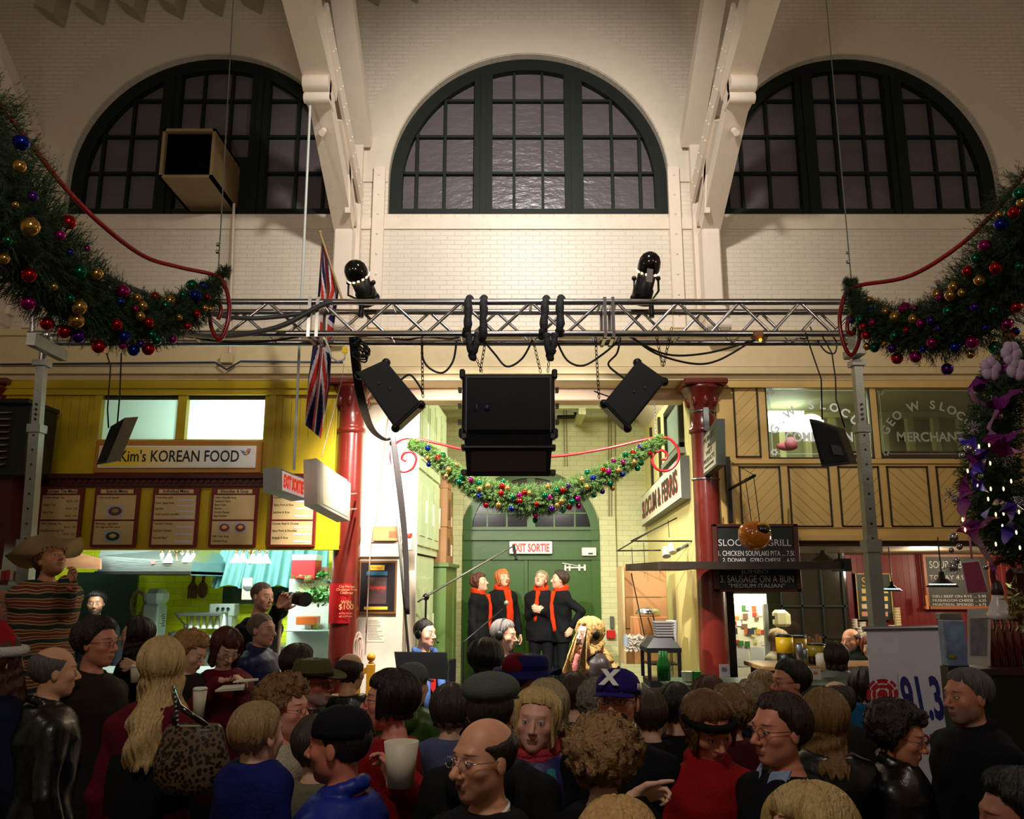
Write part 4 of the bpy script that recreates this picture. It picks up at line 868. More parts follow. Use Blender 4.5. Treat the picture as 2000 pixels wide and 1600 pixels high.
# rotisserie display case with flared black top
dc = thing('display_case','black framed glass warming display case with a flared top near the grill','display case',P(1294,1310,7.4))
Y = 7.4; x0,x1_ = wx(1268,1280,Y),wx(1327,1280,Y); z0_,z1_,z2_ = wz(1330,Y),wz(1266,Y),wz(1247,Y)
q = MB().hexa([(x0 - .02,Y,z1_ - .04),(x1_ + .02,Y,z1_ - .04),(x1_ + .02,Y + .4,z1_ - .04),(x0 - .02,Y + .4,z1_ - .04),(x0 - .02,Y,z1_),(x1_ + .02,Y,z1_),(x1_ + .02,Y + .4,z1_),(x0 - .02,Y + .4,z1_)])
q.hexa([(x0 - .02,Y,z1_),(x1_ + .02,Y,z1_),(x1_ + .02,Y + .4,z1_),(x0 - .02,Y + .4,z1_),(x0 + .05,Y + .06,z2_),(x1_ - .05,Y + .06,z2_),(x1_ - .05,Y + .34,z2_),(x0 + .05,Y + .34,z2_)]); q.build('flared_top',m_black,dc)
q = MB()
for x in (x0,x1_):
 for y in (Y,Y + .38): q.box((x - .015,y - .0,z0_),(x + .015,y + .02,z1_ - .04))
q.box((x0,Y,z0_ - .05),(x1_,Y + .4,z0_)); q.box((x0,Y + .02,(z0_ + z1_) / 2 - .01),(x1_,Y + .38,(z0_ + z1_) / 2)); q.build('case_frame',m_black,dc)
clear = mat('clear_glass',(235,245,240),.03,trans=1.,spec=.5,alpha=.25)
MB().box((x0 + .015,Y + .005,z0_),(x1_ - .015,Y + .009,z1_ - .04)).build('front_glass',clear,dc)
tag(MB().box((wx(1265,1300,Y),Y - .02,floor_z(7)),(wx(1340,1300,Y) + .3,Y + .4,z0_ - .055)).build('side_counter',mat('dark_counter',(40,34,30),.5)),'dark counter under the black framed display case','counter')
for k in range(6):
 q = MB(); z = z2_ + .005 + k * .022; yy = Y + .08; xa,xb = wx(1284,1260,yy),wx(1317,1260,yy); q.box((xa - .002 * k,yy,z),(xb + .002 * k,yy + .2,z + .018),bev=.004)
 tag(q.build('takeout_tray',mat('grey_tray',(110,106,104),.6)),'grey takeout trays stacked on the display case','tray','trays stacked on the display case')
tag(MB().cyl(P(1312,1254,7.7),P(1312,1212,7.7),.05,n=12).build('paper_roll',m_white),'white paper roll standing behind the grey trays','paper roll')
tag(MB().cyl(P(1222,1262,8.3),P(1222,1244,8.3),.024,n=12).cyl(P(1222,1244,8.3),P(1222,1238,8.3),.012,n=10).build('water_bottle',mat('bottle_blue_clear',(190,206,220),.1)),'small clear water bottle with a blue tint by the plastic packets','bottle')
# wooden newel and railing in front of the cream cabinet
t = thing('newel_post','golden varnished newel post with a ball top beside the stage','newel post',P(726,1330,6.9)); mg = mat('golden_varnish',(216,150,40),.3,var=.2,coat=.4)
c = P(725,1284,6.9); MB().ball(c,.034,n=16).lathe([(.012,-.03),(.024,-.04),(.018,-.05)],Matrix.Translation(c),14).build('ball_finial',mg,t)
MB().box((c.x - .03,c.y - .03,floor_z(6.9)),(c.x + .03,c.y + .03,c.z - .05),bev=.004).build('post',mg,t)
q = MB(); q.hexa([(c.x - .2,c.y - .02,c.z - .22),(c.x - .03,c.y - .02,c.z - .12),(c.x - .03,c.y + .02,c.z - .12),(c.x - .2,c.y + .02,c.z - .22),(c.x - .2,c.y - .02,c.z - .17),(c.x - .03,c.y - .02,c.z - .07),(c.x - .03,c.y + .02,c.z - .07),(c.x - .2,c.y + .02,c.z - .17)]); q.box((c.x - .19,c.y - .012,floor_z(6.9)),(c.x - .16,c.y + .012,c.z - .2)); q.box((c.x - .11,c.y - .012,floor_z(6.9)),(c.x - .08,c.y + .012,c.z - .15)); q.build('handrail',mg,t)
# ================================================================== CREAM STALL AND GRILL (right)
m_crm = mat('ochre_cream_paint',(222,184,108),.42,bump=.1,bscale=14)
m_d1 = boards('diagonal_boards_left',(222,184,108),w=.08,ang=-PI / 4 + PI,groove=.6)
m_d2 = boards('diagonal_boards_right',(222,184,108),w=.08,ang=PI / 4,groove=.6)
m_pan = mat('black_panel_bead',(28,22,16),.5)
g = thing('stall_front','ochre cream panelled upper front with two lettered shop windows','stall front',(3.6,7.98,2.6))
Y = 7.95; XA = 1.97; XB = 6.5
zt6,zb6 = ZF,wz(1056,Y)
wz0,wz1 = wz(896,Y),wz(748,Y)
wx0,wx1,wx2,wx3 = [wx(p,820,Y) for p in (1497,1702,1714,1921)]
q = MB(); q.box((XA,Y,wz1),(XB,8.03,zt6)); q.box((XA,Y,zb6),(XB,8.03,wz0)); q.box((XA,Y,wz0),(wx0,8.03,wz1)); q.box((wx1,Y - .01,wz0),(wx2,8.03,wz1)); q.box((wx3,Y,wz0),(XB,8.03,wz1))
q.build('front_boards',m_crm,g)
q = MB(); q.box((XA,Y - .05,zt6 - .07),(XB,Y,zt6 - .0)); q.box((XA,Y - .03,wz0 - .05),(XB,Y,wz0 - .015)); q.box((XA,Y - .035,zb6),(XB,Y,zb6 + .05)); q.box((XA,Y - .02,zb6 + .12),(XB,Y,zb6 + .135)); q.build('moulding',m_crm,g)
def ppan(x0,y0,x1_,y1_,m_,Yp=Y):
 a,b = P(x0,y0,Yp),P(x1_,y1_,Yp); xm0 = wx(x0,(y0 + y1_) / 2,Yp); xm1 = wx(x1_,(y0 + y1_) / 2,Yp)
 MB().box((xm0,Yp - .006,b.z),(xm1,Yp,a.z)).build('diagonal_panel',m_,g)
 q = MB(); e = .014
 for c in (((xm0,b.z),(xm0 + e,a.z)),((xm1 - e,b.z),(xm1,a.z)),((xm0,b.z),(xm1,b.z + e)),((xm0,a.z - e),(xm1,a.z))): q.box((c[0][0],Yp - .02,c[0][1]),(c[1][0],Yp - .006,c[1][1]))
 q.build('panel_bead',m_pan,g)
ppan(1433,747,1482,894,m_d1)
for k,x in enumerate((1445,1541,1639,1735,1832,1929,2025)): ppan(x,911,x + 81,1030,m_d2 if k % 2 else m_d1)
glz = bpy.data.materials.new('shop_glass'); glz.use_nodes = True; nt = glz.node_tree; nt.nodes.clear()
o_ = N(nt,'ShaderNodeOutputMaterial'); tp = N(nt,'ShaderNodeBsdfTransparent'); tp.inputs[0].default_value = (.8,.86,.8,1); gl = N(nt,'ShaderNodeBsdfGlossy'); gl.inputs['Roughness'].default_value = .02
fr_ = N(nt,'ShaderNodeFresnel'); fr_.inputs[0].default_value = 1.5; mm_ = N(nt,'ShaderNodeMath',operation='ADD'); mm_.inputs[1].default_value = .06; nt.links.new(fr_.outputs[0],mm_.inputs[0])
ms = N(nt,'ShaderNodeMixShader'); nt.links.new(mm_.outputs[0],ms.inputs[0]); nt.links.new(tp.outputs[0],ms.inputs[1]); nt.links.new(gl.outputs[0],ms.inputs[2]); nt.links.new(ms.outputs[0],o_.inputs[0])
m_wl = mat('white_glass_lettering',(236,240,232),.5,emit=.12)
m_wl2 = mat('worn_glass_lettering',(170,176,150),.5)
def archtext(s,cx,cz,R,a0,a1,size,m,par,nm,Yt):
 items = []
 n = len(s)
 for i,ch in enumerate(s):
  if ch == ' ': continue
  a = a0 + (a1 - a0) * (i + .5) / n
  items.append((ch,size,T((cx + R * math.sin(a),Yt,cz + R * math.cos(a))) @ Matrix.Rotation(a,4,'Y'),dict(bold=.003)))
 merge_text(nm,items,m,par)
for k,(a,b,tx,low,mm2) in enumerate(((wx0,wx1,'G.W.SLOCUM','COMMISSION',m_wl),(wx2,wx3,'GEO W SLOCUM','MERCHANT',m_wl2))):
 pn = MB().box((a,Y + .03,wz0),(b,Y + .036,wz1)).build('shop_window_pane',glz,g)
 q = MB(); e = .012
 for c in (((a,wz0),(a + e,wz1)),((b - e,wz0),(b,wz1)),((a,wz0),(b,wz0 + e)),((a,wz1 - .03),(b,wz1))): q.box((c[0][0],Y - .004,c[0][1]),(c[1][0],Y + .03,c[1][1]))
 q.build('window_edge',m_pan,g)
 cx = (a + b) / 2; h = wz1 - wz0
 archtext(tx,cx,wz0 + h * .05,h * .66,-1.15,1.15,.115,mm2,pn,'arched_lettering',Y + .027)
 text('lower_lettering',low,.15,mm2,T((cx,Y + .027,wz0 + h * .29)),pn,fit=((b - a) * .64,h * .13),bold=.004)
 q = MB(); ee = .05
 for zz in (wz0 + ee,wz1 - ee - .02): q.box((a + .1,Y + .026,zz - .003),(b - .1,Y + .028,zz + .003))
 for xx in (a + ee,b - ee): q.box((xx - .003,Y + .026,wz0 + .1),(xx + .003,Y + .028,wz1 - .12))
 for xx in (a + ee + .015,b - ee - .015):
  for zz in (wz0 + ee + .015,wz1 - ee - .035):
   for j in range(6): an = j * PI / 3; q.ball((xx + .024 * math.cos(an),Y + .027,zz + .024 * math.sin(an)),(.013,.002,.013),n=6)
 q.build('corner_flourishes',mm2,pn)
# office behind the glass
tag(MB().box((2.0,9.9,zb6),(7.0,9.95,4.5)).build('wall_office',mat('office_beige',(196,190,142),.6)),kind='structure')
tag(MB().box((1.95,8.03,zb6 - .05),(7.2,10.5,zb6)).build('floor_office',mat('office_floor',(90,74,50),.6)),kind='structure')
tag(MB().box((1.95,8.04,zt6 + .03),(7.2,9.9,zt6 + .08)).build('ceiling_office',mat('office_ceiling',(210,206,170),.6)),kind='structure')
q = MB()
for k in range(12): x = 3.1 + k * .3; q.box((x,9.6,zb6),(x + .07,9.68,zt6))
q.box((2.5,9.58,wz1 - .02),(7,9.7,wz1 + .06)); tag(q.build('office_partition',mat('cream_partition',(206,196,140),.5)),'row of cream posts of an office partition seen through the shop windows','partition')
tag(MB().box((3.3,8.5,wz0 + .1),(5.2,9.2,wz0 + .16)).box((3.5,8.6,zb6),(3.56,8.66,wz0 + .1)).box((5.1,8.6,zb6),(5.16,8.66,wz0 + .1)).build('office_desk',m_wood),'dark brown desk seen through the lettered shop windows','desk')
tag(MB().box((wx(1502,800,9.2),9.2,wz1 - .25),(wx(1570,800,9.2),9.25,wz1 - .02)).build('reflection_panel',mat('reflection_glow',(245,255,240),.4,emit=9.)),'glaring white light seen through the left lettered shop window','light')  # glowing panel added to imitate the white reflection in the glass
lamp('office_lamp','AREA',(3.0,8.6,zt6 - .05),(3.3,9.2,0),14,(.95,1,.85),.5)
tag(MB().lathe([(.02,0),(.13,-.1),(.17,-.5),(.14,-.85),(.01,-.88)],Matrix.Translation((5.0,8.6,wz1 + .04)),16).build('hanging_coat',m_black),'dark coat hanging at the right end of the second shop window','coat')
tag(MB().ball(P(1537,872,9.0),(.12,.05,.05),n=10).ball(P(1545,866,8.95),(.07,.05,.07),n=10).build('pink_cushion',mat('pink_cloth',(190,90,110),.8)),'pink crumpled cloth on the sill inside the left shop window','cloth')
# iron bracket with the hanging bread ornament
t = thing('wall_bracket','black iron bracket arm on the cream front above the chalkboard','bracket',P(1422,1020,7.9))
q = MB(); fr(q,1418,893,1427,1022,7.93,.04); p0 = P(1425,956,7.9); p1 = P(1474,929,7.2); q.tube([p0,p1],.014,n=8); q.tube([P(1424,900,7.9),p1],.003,n=4); q.build('bracket_arm',m_black,t)
t = thing('hanging_bread_ornament','glossy brown bread shaped ornament hanging from the iron bracket','ornament',P(1474,1070,7.2))
c = P(1474,1046,7.2); mgold = mat('glazed_gold_crust',(176,96,16),.2,coat=.8,var=.4,scale=6); mcr = mat('glazed_brown_crust',(92,50,28),.18,coat=.8,var=.3)
q = MB().ball(c,(.14,.12,.125),n=24); q.ball(c + Vector((-.06,-.02,.02)),(.085,.09,.085),n=18); q.build('crust',mgold,t)
MB().ball(c + Vector((.045,-.06,.045)),(.075,.07,.05),n=18).build('dark_filling',mat('dark_glaze',(40,22,16),.1,coat=1.),t)
MB().ball(c + Vector((.04,-.035,.075)),(.08,.06,.035),n=16).build('yellow_topping',mat('mustard_glaze',(216,160,30),.2,coat=.6),t)
q = MB(); q.cyl(c + Vector((-.02,0,.1)),P(1456,938,7.3),.004,n=5).cyl(c + Vector((.05,0,.1)),P(1472,932,7.2),.004,n=5); q.build('hanging_rod',m_black,t)
# chalkboards
m_cb = mat('chalkboard_slate',(20,19,19),.6,var=.3); m_ch = mat('chalk',(206,200,196),.8); m_cf = mat('dark_red_frame',(74,30,22),.45)
t = thing('chalkboard','framed grill menu chalkboard half hidden by the dark canopy board','chalkboard',P(1475,1158,7.75)); Yb = 7.8
q = MB(); x0,x1_ = wx(1392,1090,Yb),wx(1560,1090,Yb); z0_,z1_ = wz(1156,Yb),wz(1024,Yb); e = .045
for c in (((x0,z0_),(x0 + e,z1_)),((x1_ - e,z0_),(x1_,z1_)),((x0,z0_),(x1_,z0_ + e * .6)),((x0,z1_ - e * .6),(x1_,z1_))): q.box((c[0][0],Yb - .035,c[0][1]),(c[1][0],Yb,c[1][1]),bev=.004)
q.build('frame',m_cf,t); MB().box((x0,Yb - .02,z0_),(x1_,Yb,z1_)).build('slate',m_cb,t)
yy = Yb - .022
def ct(nm,s,px0,px1,py,hpx):
 a = P(px0,py,yy); b = P(px1,py,yy); hh = wz(py - hpx / 2,yy) - wz(py + hpx / 2,yy); text(nm,s,.1,m_ch,T(((a.x + b.x) / 2,yy,a.z)),t,fit=(b.x - a.x,hh))
ct('chalk_heading','SLOCUM & GRILL',1403,1545,1060,13); ct('chalk_line','1. CHICKEN SOUVLAKI PITA ... 7.50',1403,1553,1081,10); ct('chalk_line','2. DONAIR   GYRO CHEESE ... 6.50',1412,1553,1094,8)
ct('chalk_line','JUMBO',1447,1500,1118,9); ct('chalk_line','3. SAUSAGE ON A BUN',1407,1550,1131,14); ct('chalk_line','"MEDIUM ITALIAN"',1423,1533,1144,8)
for px in (1405,1540): 
 q = MB(); 
 for k in range(8): c = P(px,996 + k * 4,7.86); q.tube([(c.x + .008 * math.cos(a),c.y + (0 if k % 2 else .006) * math.cos(a),c.z + .014 * math.sin(a)) for a in [j * PI / 3 for j in range(6)]],.0025,n=4,closed=True)
 q.build('hanging_chain',m_black,t)
# interior of the grill
f9 = floor_z(9)
tag(MB().box((1.95,8.35,f9),(2.0,11.0,zb6)).build('wall_grill_left',m_blk),kind='structure')
m_rb = boards('oxblood_beadboard',(112,22,22),w=.07,groove=.35,rough=.35)
tag(MB().box((wx(1640,1150,10.4),10.4,f9),(7.6,10.46,zb6)).build('wall_grill_back',m_rb),kind='structure')
tag(MB().box((wx(1545,1150,10.8),10.8,f9),(wx(1700,1150,10.8),10.85,zb6)).build('wall_grill_end',m_blk),kind='structure')
# lit cold room doorway with notices
Yr = 9.6; q = MB(); fr(q,1421,1160,1500,1330,Yr,.03); rm = thing('notice_wall','brightly lit white wall crowded with pinned photographs and notices','notice board',P(1460,1300,Yr))
q.build('white_wall_board',mat('bright_white_wall',(236,230,196),.5),rm)
rr = random.Random(12); cols = [(200,90,40),(230,226,200),(60,110,50),(180,60,40),(210,200,120),(120,90,70),(60,60,66),(240,236,220),(220,150,60)]
for k in range(34):
 px = rr.uniform(1424,1488); py = rr.uniform(1180,1256); w_ = rr.uniform(7,14); h_ = rr.uniform(6,12); q = MB(); fr(q,px,py,px + w_,py + h_,Yr - .03 - .0007 * k,.001); q.build('pinned_notice',mat('notice%d' % (k % 9),cols[k % 9],.5,var=.4,scale=40),rm)
for k,(a,b) in enumerate(((1430,1462),(1466,1493))): q = MB(); fr(q,a,1264,b,1302,Yr - .03,.004); q.build('paper_schedule',mat('schedule_white',(200,200,190),.5),rm)
MB().box((wx(1423,1172,9.3),9.3,wz(1178,9.3)),(wx(1480,1172,9.3),9.4,wz(1164,9.3))).build('fluorescent_tube',mat('warm_tube',(255,250,220),.4,emit=14.),rm)
lamp('grill_lamp','AREA',(2.9,9.0,2.4),(2.75,9.6,1.4),16,(1,.95,.75),.5)
q = MB(); fr(q,1492,1180,1500,1300,9.4,.06); tag(q.build('steel_door_edge',m_steel),'bright steel door edge right of the notice wall','door')
q = MB(); fr(q,1398,1155,1422,1330,8.6,.3); tag(q.build('dark_post',m_blk),'black post right of the iron column at the grill doorway','post')
t = thing('wall_box','cream plastic ridged box mounted above the grill counter','box',P(1523,1227,9.2))
q = MB(); fr(q,1507,1191,1534,1224,9.2,.12,bev=.03); fr(q,1517,1195,1539,1224,9.25,.12,bev=.03); q.build('case',mat('cream_plastic',(206,200,150),.4),t); q = MB(); fr(q,1508,1203,1513,1210,9.08,.004); q.build('badge',m_ink,t)
# dark gridded window at the grill
gw = thing('window_5',None,None,P(1600,1300,9.9)); gw['kind'] = 'structure'; Yg = 9.9
q = MB(); fr(q,1525,1062,1655,1300,Yg,.02); q.build('pane',mat('grill_dark_pane',(40,34,26),.1,spec=.8),gw)
q = MB()
for px in (1525,1565,1606,1648): fr(q,px - 2,1062,px + 2,1300,Yg - .02,.03)
for py in (1062,1110,1184,1245): fr(q,1522,py - 2,1655,py + 2,Yg - .02,.03)
q.build('glazing_bars',m_green,gw)
lamp('grill_lamp_mid','POINT',(4.3,8.9,2.3),None,45,(1,.85,.6),.08)
lamp('grill_lamp_right','POINT',(5.7,9.2,2.3),None,34,(1,.85,.6),.08)
# pendant and industrial lamps
def pend(px,py,Y,r,m_,lab,rim=True,cat='pendant lamp'):
 c = P(px,py,Y); t = thing('pendant_lamp',lab,cat,(c.x,Y,zb6 - .05 if c.z < zb6 - .2 else c.z + .3))
 M = Matrix.Translation(c); MB().lathe([(r * .16,r * .95),(r * .2,r * .55),(r * .55,r * .28),(r * .85,r * .1),(r,0),(r * .97,-.005),(r * .8,r * .08),(r * .15,r * .5)],M,28).build('lamp_shade',m_,t)
 MB().cyl(c + Vector((0,0,r * .9)),(c.x,Y,t.location.z),.005,n=5).build('cord',m_black,t)
 MB().lathe([(.001,.015),(r * .8,.015),(r * .8,.02),(.001,.02)],M,20).build('bulb_disc',mat('cool_bulb_glow',(210,255,250),.4,emit=5.),t)
pend(1841,1146,6.4,.115,m_black,'black enamel pendant lamp before the right hand chalkboard')
pend(1743,1154,8.2,.09,m_black,'black enamel pendant lamp half hidden behind the steel post')
pend(1609,1097,9.0,.16,mat('galvanised',(130,130,120),.35,metal=.7),'galvanised pendant lamp above the gridded grill window')
# right chalkboard on red boards
t = thing('chalkboard','large oak framed chalkboard on the oxblood boarded wall at right','chalkboard',P(1870,1190,10.3)); Yb = 10.36
q = MB(); e = 4
for c in ((1803,1083,1808,1190),(1928,1083,1934,1190),(1803,1083,1934,1088),(1803,1184,1934,1190)): fr(q,*c,Yb,.05)
q.build('frame',mat('oak_frame2',(150,80,40),.4),t); q = MB(); fr(q,1807,1087,1930,1186,Yb,.02); q.build('slate',mat('chalkboard_olive',(42,38,30),.5),t)
yy = Yb - .024; m_chy = mat('chalk_cream',(226,214,170),.8)
ct('chalk_heading','SOUP & BUN',1815,1900,1103,14); ct('chalk_line','TODAY 4.95',1815,1890,1128,9)
for k,s_ in enumerate(('DELI BEEF ON RYE ... 5.95','MUSHROOM CHEESE ... 6.25','MONTREAL SMOKED ... 6.75')): ct('chalk_line',s_,1822,1926,1165 + k * 8,5)
# small price board behind the post
t = thing('price_board','small green and yellow price board partly hidden behind the steel post','price board',P(1710,1210,10.3)); q = MB(); fr(q,1673,1120,1742,1211,10.36,.03); q.build('board',mat('price_green',(34,44,30),.5),t)
q = MB(); fr(q,1673,1120,1675,1211,10.33,.01); fr(q,1740,1120,1742,1211,10.33,.01); fr(q,1673,1120,1742,1122,10.33,.01); q.build('gold_edge',mat('gold_trim',(190,150,60),.4),t)
text('heading','S',.16,mat('gold_trim',(190,150,60),.4),T(P(1688,1138,10.325)),t)
for k in range(4): q = MB(); fr(q,1683,1150 + 15 * k,1734,1159 + 15 * k,10.33,.004); q.build('price_strip',mat('strip%d' % k,[(214,190,110),(226,190,90),(230,200,170),(220,150,120)][k],.5),t)
tag(MB().hexa([P(1810,1190,10.2),P(1815,1190,10.2),P(1815,1190,10.24),P(1810,1190,10.24),P(1807,1163,10.2),P(1811,1163,10.2),P(1811,1163,10.24),P(1807,1163,10.24)]).build('wooden_rule',mat('orange_wood',(200,120,50),.5)),'short orange wooden stick below the large chalkboard corner','stick')
# serving counter with coffee things and cups
f8 = floor_z(7.8)
sc = thing('cafe_counter','long dark cafe counter crowded with cups and coffee flasks at right','counter',(4.2,8.0,f8)); zc9 = wz(1300,7.8)
MB().box((2.25,7.75,f8),(7.4,8.25,zc9 - .04)).build('counter_body',mat('dark_counter',(40,34,30),.5),sc); MB().box((2.2,7.7,zc9 - .04),(7.45,8.3,zc9),bev=.006).build('counter_top',mat('maple_top',(170,130,80),.35),sc)
bk = thing('back_bar','back bar carrying stacked paper cups behind the cafe staff','counter',(4.6,10.1,f9)); zb9 = wz(1262,10.0)
MB().box((3.6,9.95,f9),(7.4,10.35,zb9)).build('bar_body',mat('dark_counter',(40,34,30),.5),bk)
m_cup = mat('white_paper_cup',(232,226,206),.5); m_cup2 = mat('cream_paper_cup',(226,206,160),.5)
def cupstack(px,pyt,pyb,Y,r,m_,lab,zf=None):
 a = P(px,pyb,Y); b = P(px,pyt,Y); t = thing('cup_stack',lab,'paper cups',(a.x,Y,a.z)); n = max(3,int((b.z - a.z) / .03)); q = MB(); h = (b.z - a.z) / n
 for k in range(n): q.lathe([(r * .9,k * h),(r,k * h + h * .8),(r * 1.06,k * h + h * .85),(r * 1.06,k * h + h)],Matrix.Translation(a),16)
 q.build('cups',m_,t)
for i,(px,yt,lb) in enumerate(((1672,1209,'tall stack of white paper cups left of the steel post'),(1688,1215,'second stack of white paper cups left of the steel post'),(1681,1226,'short front stack of white paper cups left of the steel post'),(1745,1221,'low stack of paper cups right of the steel post'),(1758,1187,'tallest stack of cream paper cups right of the steel post'))):
 cupstack(px,yt,1262,10.1 - .05 * (i == 2),.038,m_cup if i < 3 else m_cup2,lb)
def flask(px,pyt,pyb,Y,r,top,lab):
 a = P(px,pyb,Y); b = P(px,pyt,Y); h = b.z - a.z; t = thing('coffee_flask',lab,'coffee flask',(a.x,Y,a.z)); M = Matrix.Translation(a)
 MB().lathe([(r,0),(r,h * .42)],M,20).build('flask_body',m_black,t); MB().lathe([(r * 1.02,h * .42),(r * 1.04,h * .95)],M,20).build('label_band',top,t); MB().lathe([(r * 1.06,h * .95),(r * 1.06,h),(r * .6,h * 1.04)],M,20).build('lid',m_black,t)
m_fy = mat('flask_yellow',(226,184,20),.35)
flask(1535,1241,1300,7.95,.075,m_fy,'coffee flask with a bright yellow band, leftmost on the cafe counter'); flask(1562,1243,1300,8.1,.075,mat('flask_ochre',(200,160,40),.35),'coffee flask with an ochre band, middle of the three'); flask(1597,1258,1300,7.95,.078,mat('flask_olive',(150,130,30),.35),'coffee flask with a dull olive band, right of the other two')
for k,(px,yt,r,cc,lb) in enumerate(((1563,1256,.035,m_steel,'small steel thermos on the cafe counter'),(1573,1266,.03,m_steel,'short steel jug beside the small thermos'),(1605,1276,.05,m_cup,'white stack of lids on the cafe counter'))):
 a = P(px,1300,7.8); tag(MB().lathe([(r,0),(r,wz(yt,7.8) - a.z - .02),(r * .6,wz(yt,7.8) - a.z)],Matrix.Translation(a),16).build(['steel_thermos','steel_jug','lid_stack'][k],cc),lb,['thermos','jug','lids'][k])
q = MB(); 
for k in range(5): q.box(P(1572 + k * 7,1258 + 3 * (k % 2),8.2),P(1577 + k * 7,1240 + 4 * (k % 3),8.15))
tag(q.build('snack_rack',mat('tan_snacks',(170,130,80),.5)),'rack of tan wrapped snacks behind the coffee flasks','snack rack')
# small pictures and clutter on the counter front
for k,(x0,y0,x1_,y1_,c_,lb,nm) in enumerate(((1405,1298,1424,1322,(150,140,150),'small grey framed photo card standing on the grill counter','photo_card'),(1584,1306,1602,1330,(214,206,206),'small white card with an orange mark on the cafe counter','price_card'))):
 q = MB(); fr(q,x0,y0,x1_,y1_,7.0,.02); o = tag(q.build(nm,mat(nm,c_,.5)),lb,'card'); q = MB(); fr(q,x0 + 5,y0 + 6,x1_ - 5,y0 + 12,6.979,.002); q.build('printed_mark',mat('card_mark%d' % k,(90,80,90) if not k else (220,120,60),.5),o)
ft = thing('front_table','crowded table with plates and bottles in front of the grill counter','table',(3.0,6.9,floor_z(6.9))); zt9 = wz(1330,6.9)
MB().box((1.2,6.6,zt9 - .03),(3.9,7.15,zt9)).build('table_top',mat('table_green',(70,90,70),.4),ft)
for x in (1.25,3.85):
 for y in (6.65,7.1): MB().box((x - .02,y - .02,floor_z(y)),(x + .02,y + .02,zt9 - .03)).build('leg',m_black,ft)
for k,px in enumerate((1291,1297,1303)):
 a = P(px,1330,6.75); tag(MB().lathe([(.028,0),(.028,.13),(.012,.17),(.012,.22)],Matrix.Translation(a),14).build('green_bottle',mat('green_bottle_glass',(16,92,30),.08,spec=.8)),'green glass bottle on the crowded table by the display case','bottle','green bottles on the table')
for k,px in enumerate((1345,1352,1361,1340)):
 a = P(px,1330,6.8 + .05 * (k % 2)); tag(MB().lathe([(.03,0),(.036,.07),(.038,.07)],Matrix.Translation(a),14).build('table_cup',[m_cup,mat('soup_cup_red',(200,60,90),.5),mat('soup_cup_green',(60,170,80),.5),m_cup][k]),['white cup on the crowded table, nearest the red cup','pink red cup on the crowded table','green cup on the crowded table','white cup at the left of the crowded table cups'][k],'cup')
# hanging sign on the right column
t = thing('hanging_sign','small two sided painted sign strapped to the red column beside the grill','sign',P(1390,932,7.6))
pts = [P(1372,933,7.95),P(1401,908,7.2),P(1399,818,7.2),P(1372,853,7.95)]; n_ = Vector((.075,0,0))
q = MB(); q.hexa([pts[0],pts[1],pts[1] + n_,pts[0] + n_,pts[3],pts[2],pts[2] + n_,pts[3] + n_]); q.build('sign_case',mat('grey_green_case',(84,96,84),.5),t)
a,b,c,d_ = pts; dd = (b - a); uu = (d_ - a); nn = dd.cross(uu).normalized(); nn = nn if nn.x < 0 else -nn
def on(u_,v_,o_=.004): return a + dd * u_ + uu * v_ + nn * o_
q = MB(); q.quad(on(.06,.06),on(.94,.04),on(.94,.96),on(.06,.94)); q.build('sign_face',mat('sign_cream2',(222,214,188),.5),t)
ex = dd.normalized(); ez = ex.cross(nn).normalized(); ez = ez if ez.z > 0 else -ez
R_ = Matrix((ex,-nn,ez)).transposed().to_4x4(); R_ = Matrix(((ex.x,-nn.x,ez.x,0),(ex.y,-nn.y,ez.y,0),(ex.z,-nn.z,ez.z,0),(0,0,0,1)))
W = dd.length; items = [('PUBLIC',.8,.12),('&',.62,.08),('WET',.47,.1),('PRODUCTS',.3,.1)]
for s_,v_,h_ in items: text('sign_lettering',s_,.1,mat('sign_ink',(60,70,56),.5),T(on(.5,v_,.007)) @ R_,t,fit=(W * (.2 if s_ == '&' else .42 if s_ == 'WET' else .7),uu.length * h_))
q = MB(); q.quad(on(.2,.13,.006),on(.8,.13,.006),on(.8,.18,.006),on(.2,.18,.006)); q.build('underline',mat('sign_ink',(60,70,56),.5),t)
q = MB()
for py in (801,934): c_ = (1.85,7.98,wz(py,7.85)); q.lathe([(.128,-.008),(.132,-.008),(.132,.008),(.128,.008)],Matrix.Translation(c_),24)
q.box((1.82,7.82,wz(842,7.85)),(1.87,7.86,wz(797,7.85))); q.build('steel_strap',m_steel,t)
MB().cyl(P(1385,803,7.8),P(1400,818,7.3),.003,n=4).build('guy_wire',m_steel,t)
# ================================================================== LIGHTING TRUSS
m_al = mat('aluminium_tube',(176,174,176),.28,metal=1.,var=.1,scale=20)
m_gal = mat('galvanised_post',(150,152,146),.4,metal=.45,var=.35,scale=5,bump=.2)
m_spk = mat('speaker_black',(20,19,22),.45,var=.2,bump=.3,bscale=200)
m_grl = mat('speaker_grille',(44,42,46),.4,metal=.5,bump=.8,bscale=320)
m_cab = mat('black_cable',(12,12,14),.45)
TY = 6.0; D = .24
zT,zBm = wz(590,TY),wz(652,TY); xL_,xR_ = wx(60,620,TY),wx(1672,620,TY); xR_ = wx(1700,620,TY)
tr = thing('lighting_truss','long aluminium box truss spanning the stage front between two steel posts','truss',((xL_ + xR_) / 2,TY,zBm))
q = MB(); r = .024
for y in (TY,TY + D):
 for z in (zT,zBm): q.cyl((xL_,y,z),(xR_,y,z),r,n=12)
q.build('chord',m_al,tr)
joints = [xL_,wx(613,620,TY),wx(1189,620,TY),xR_]
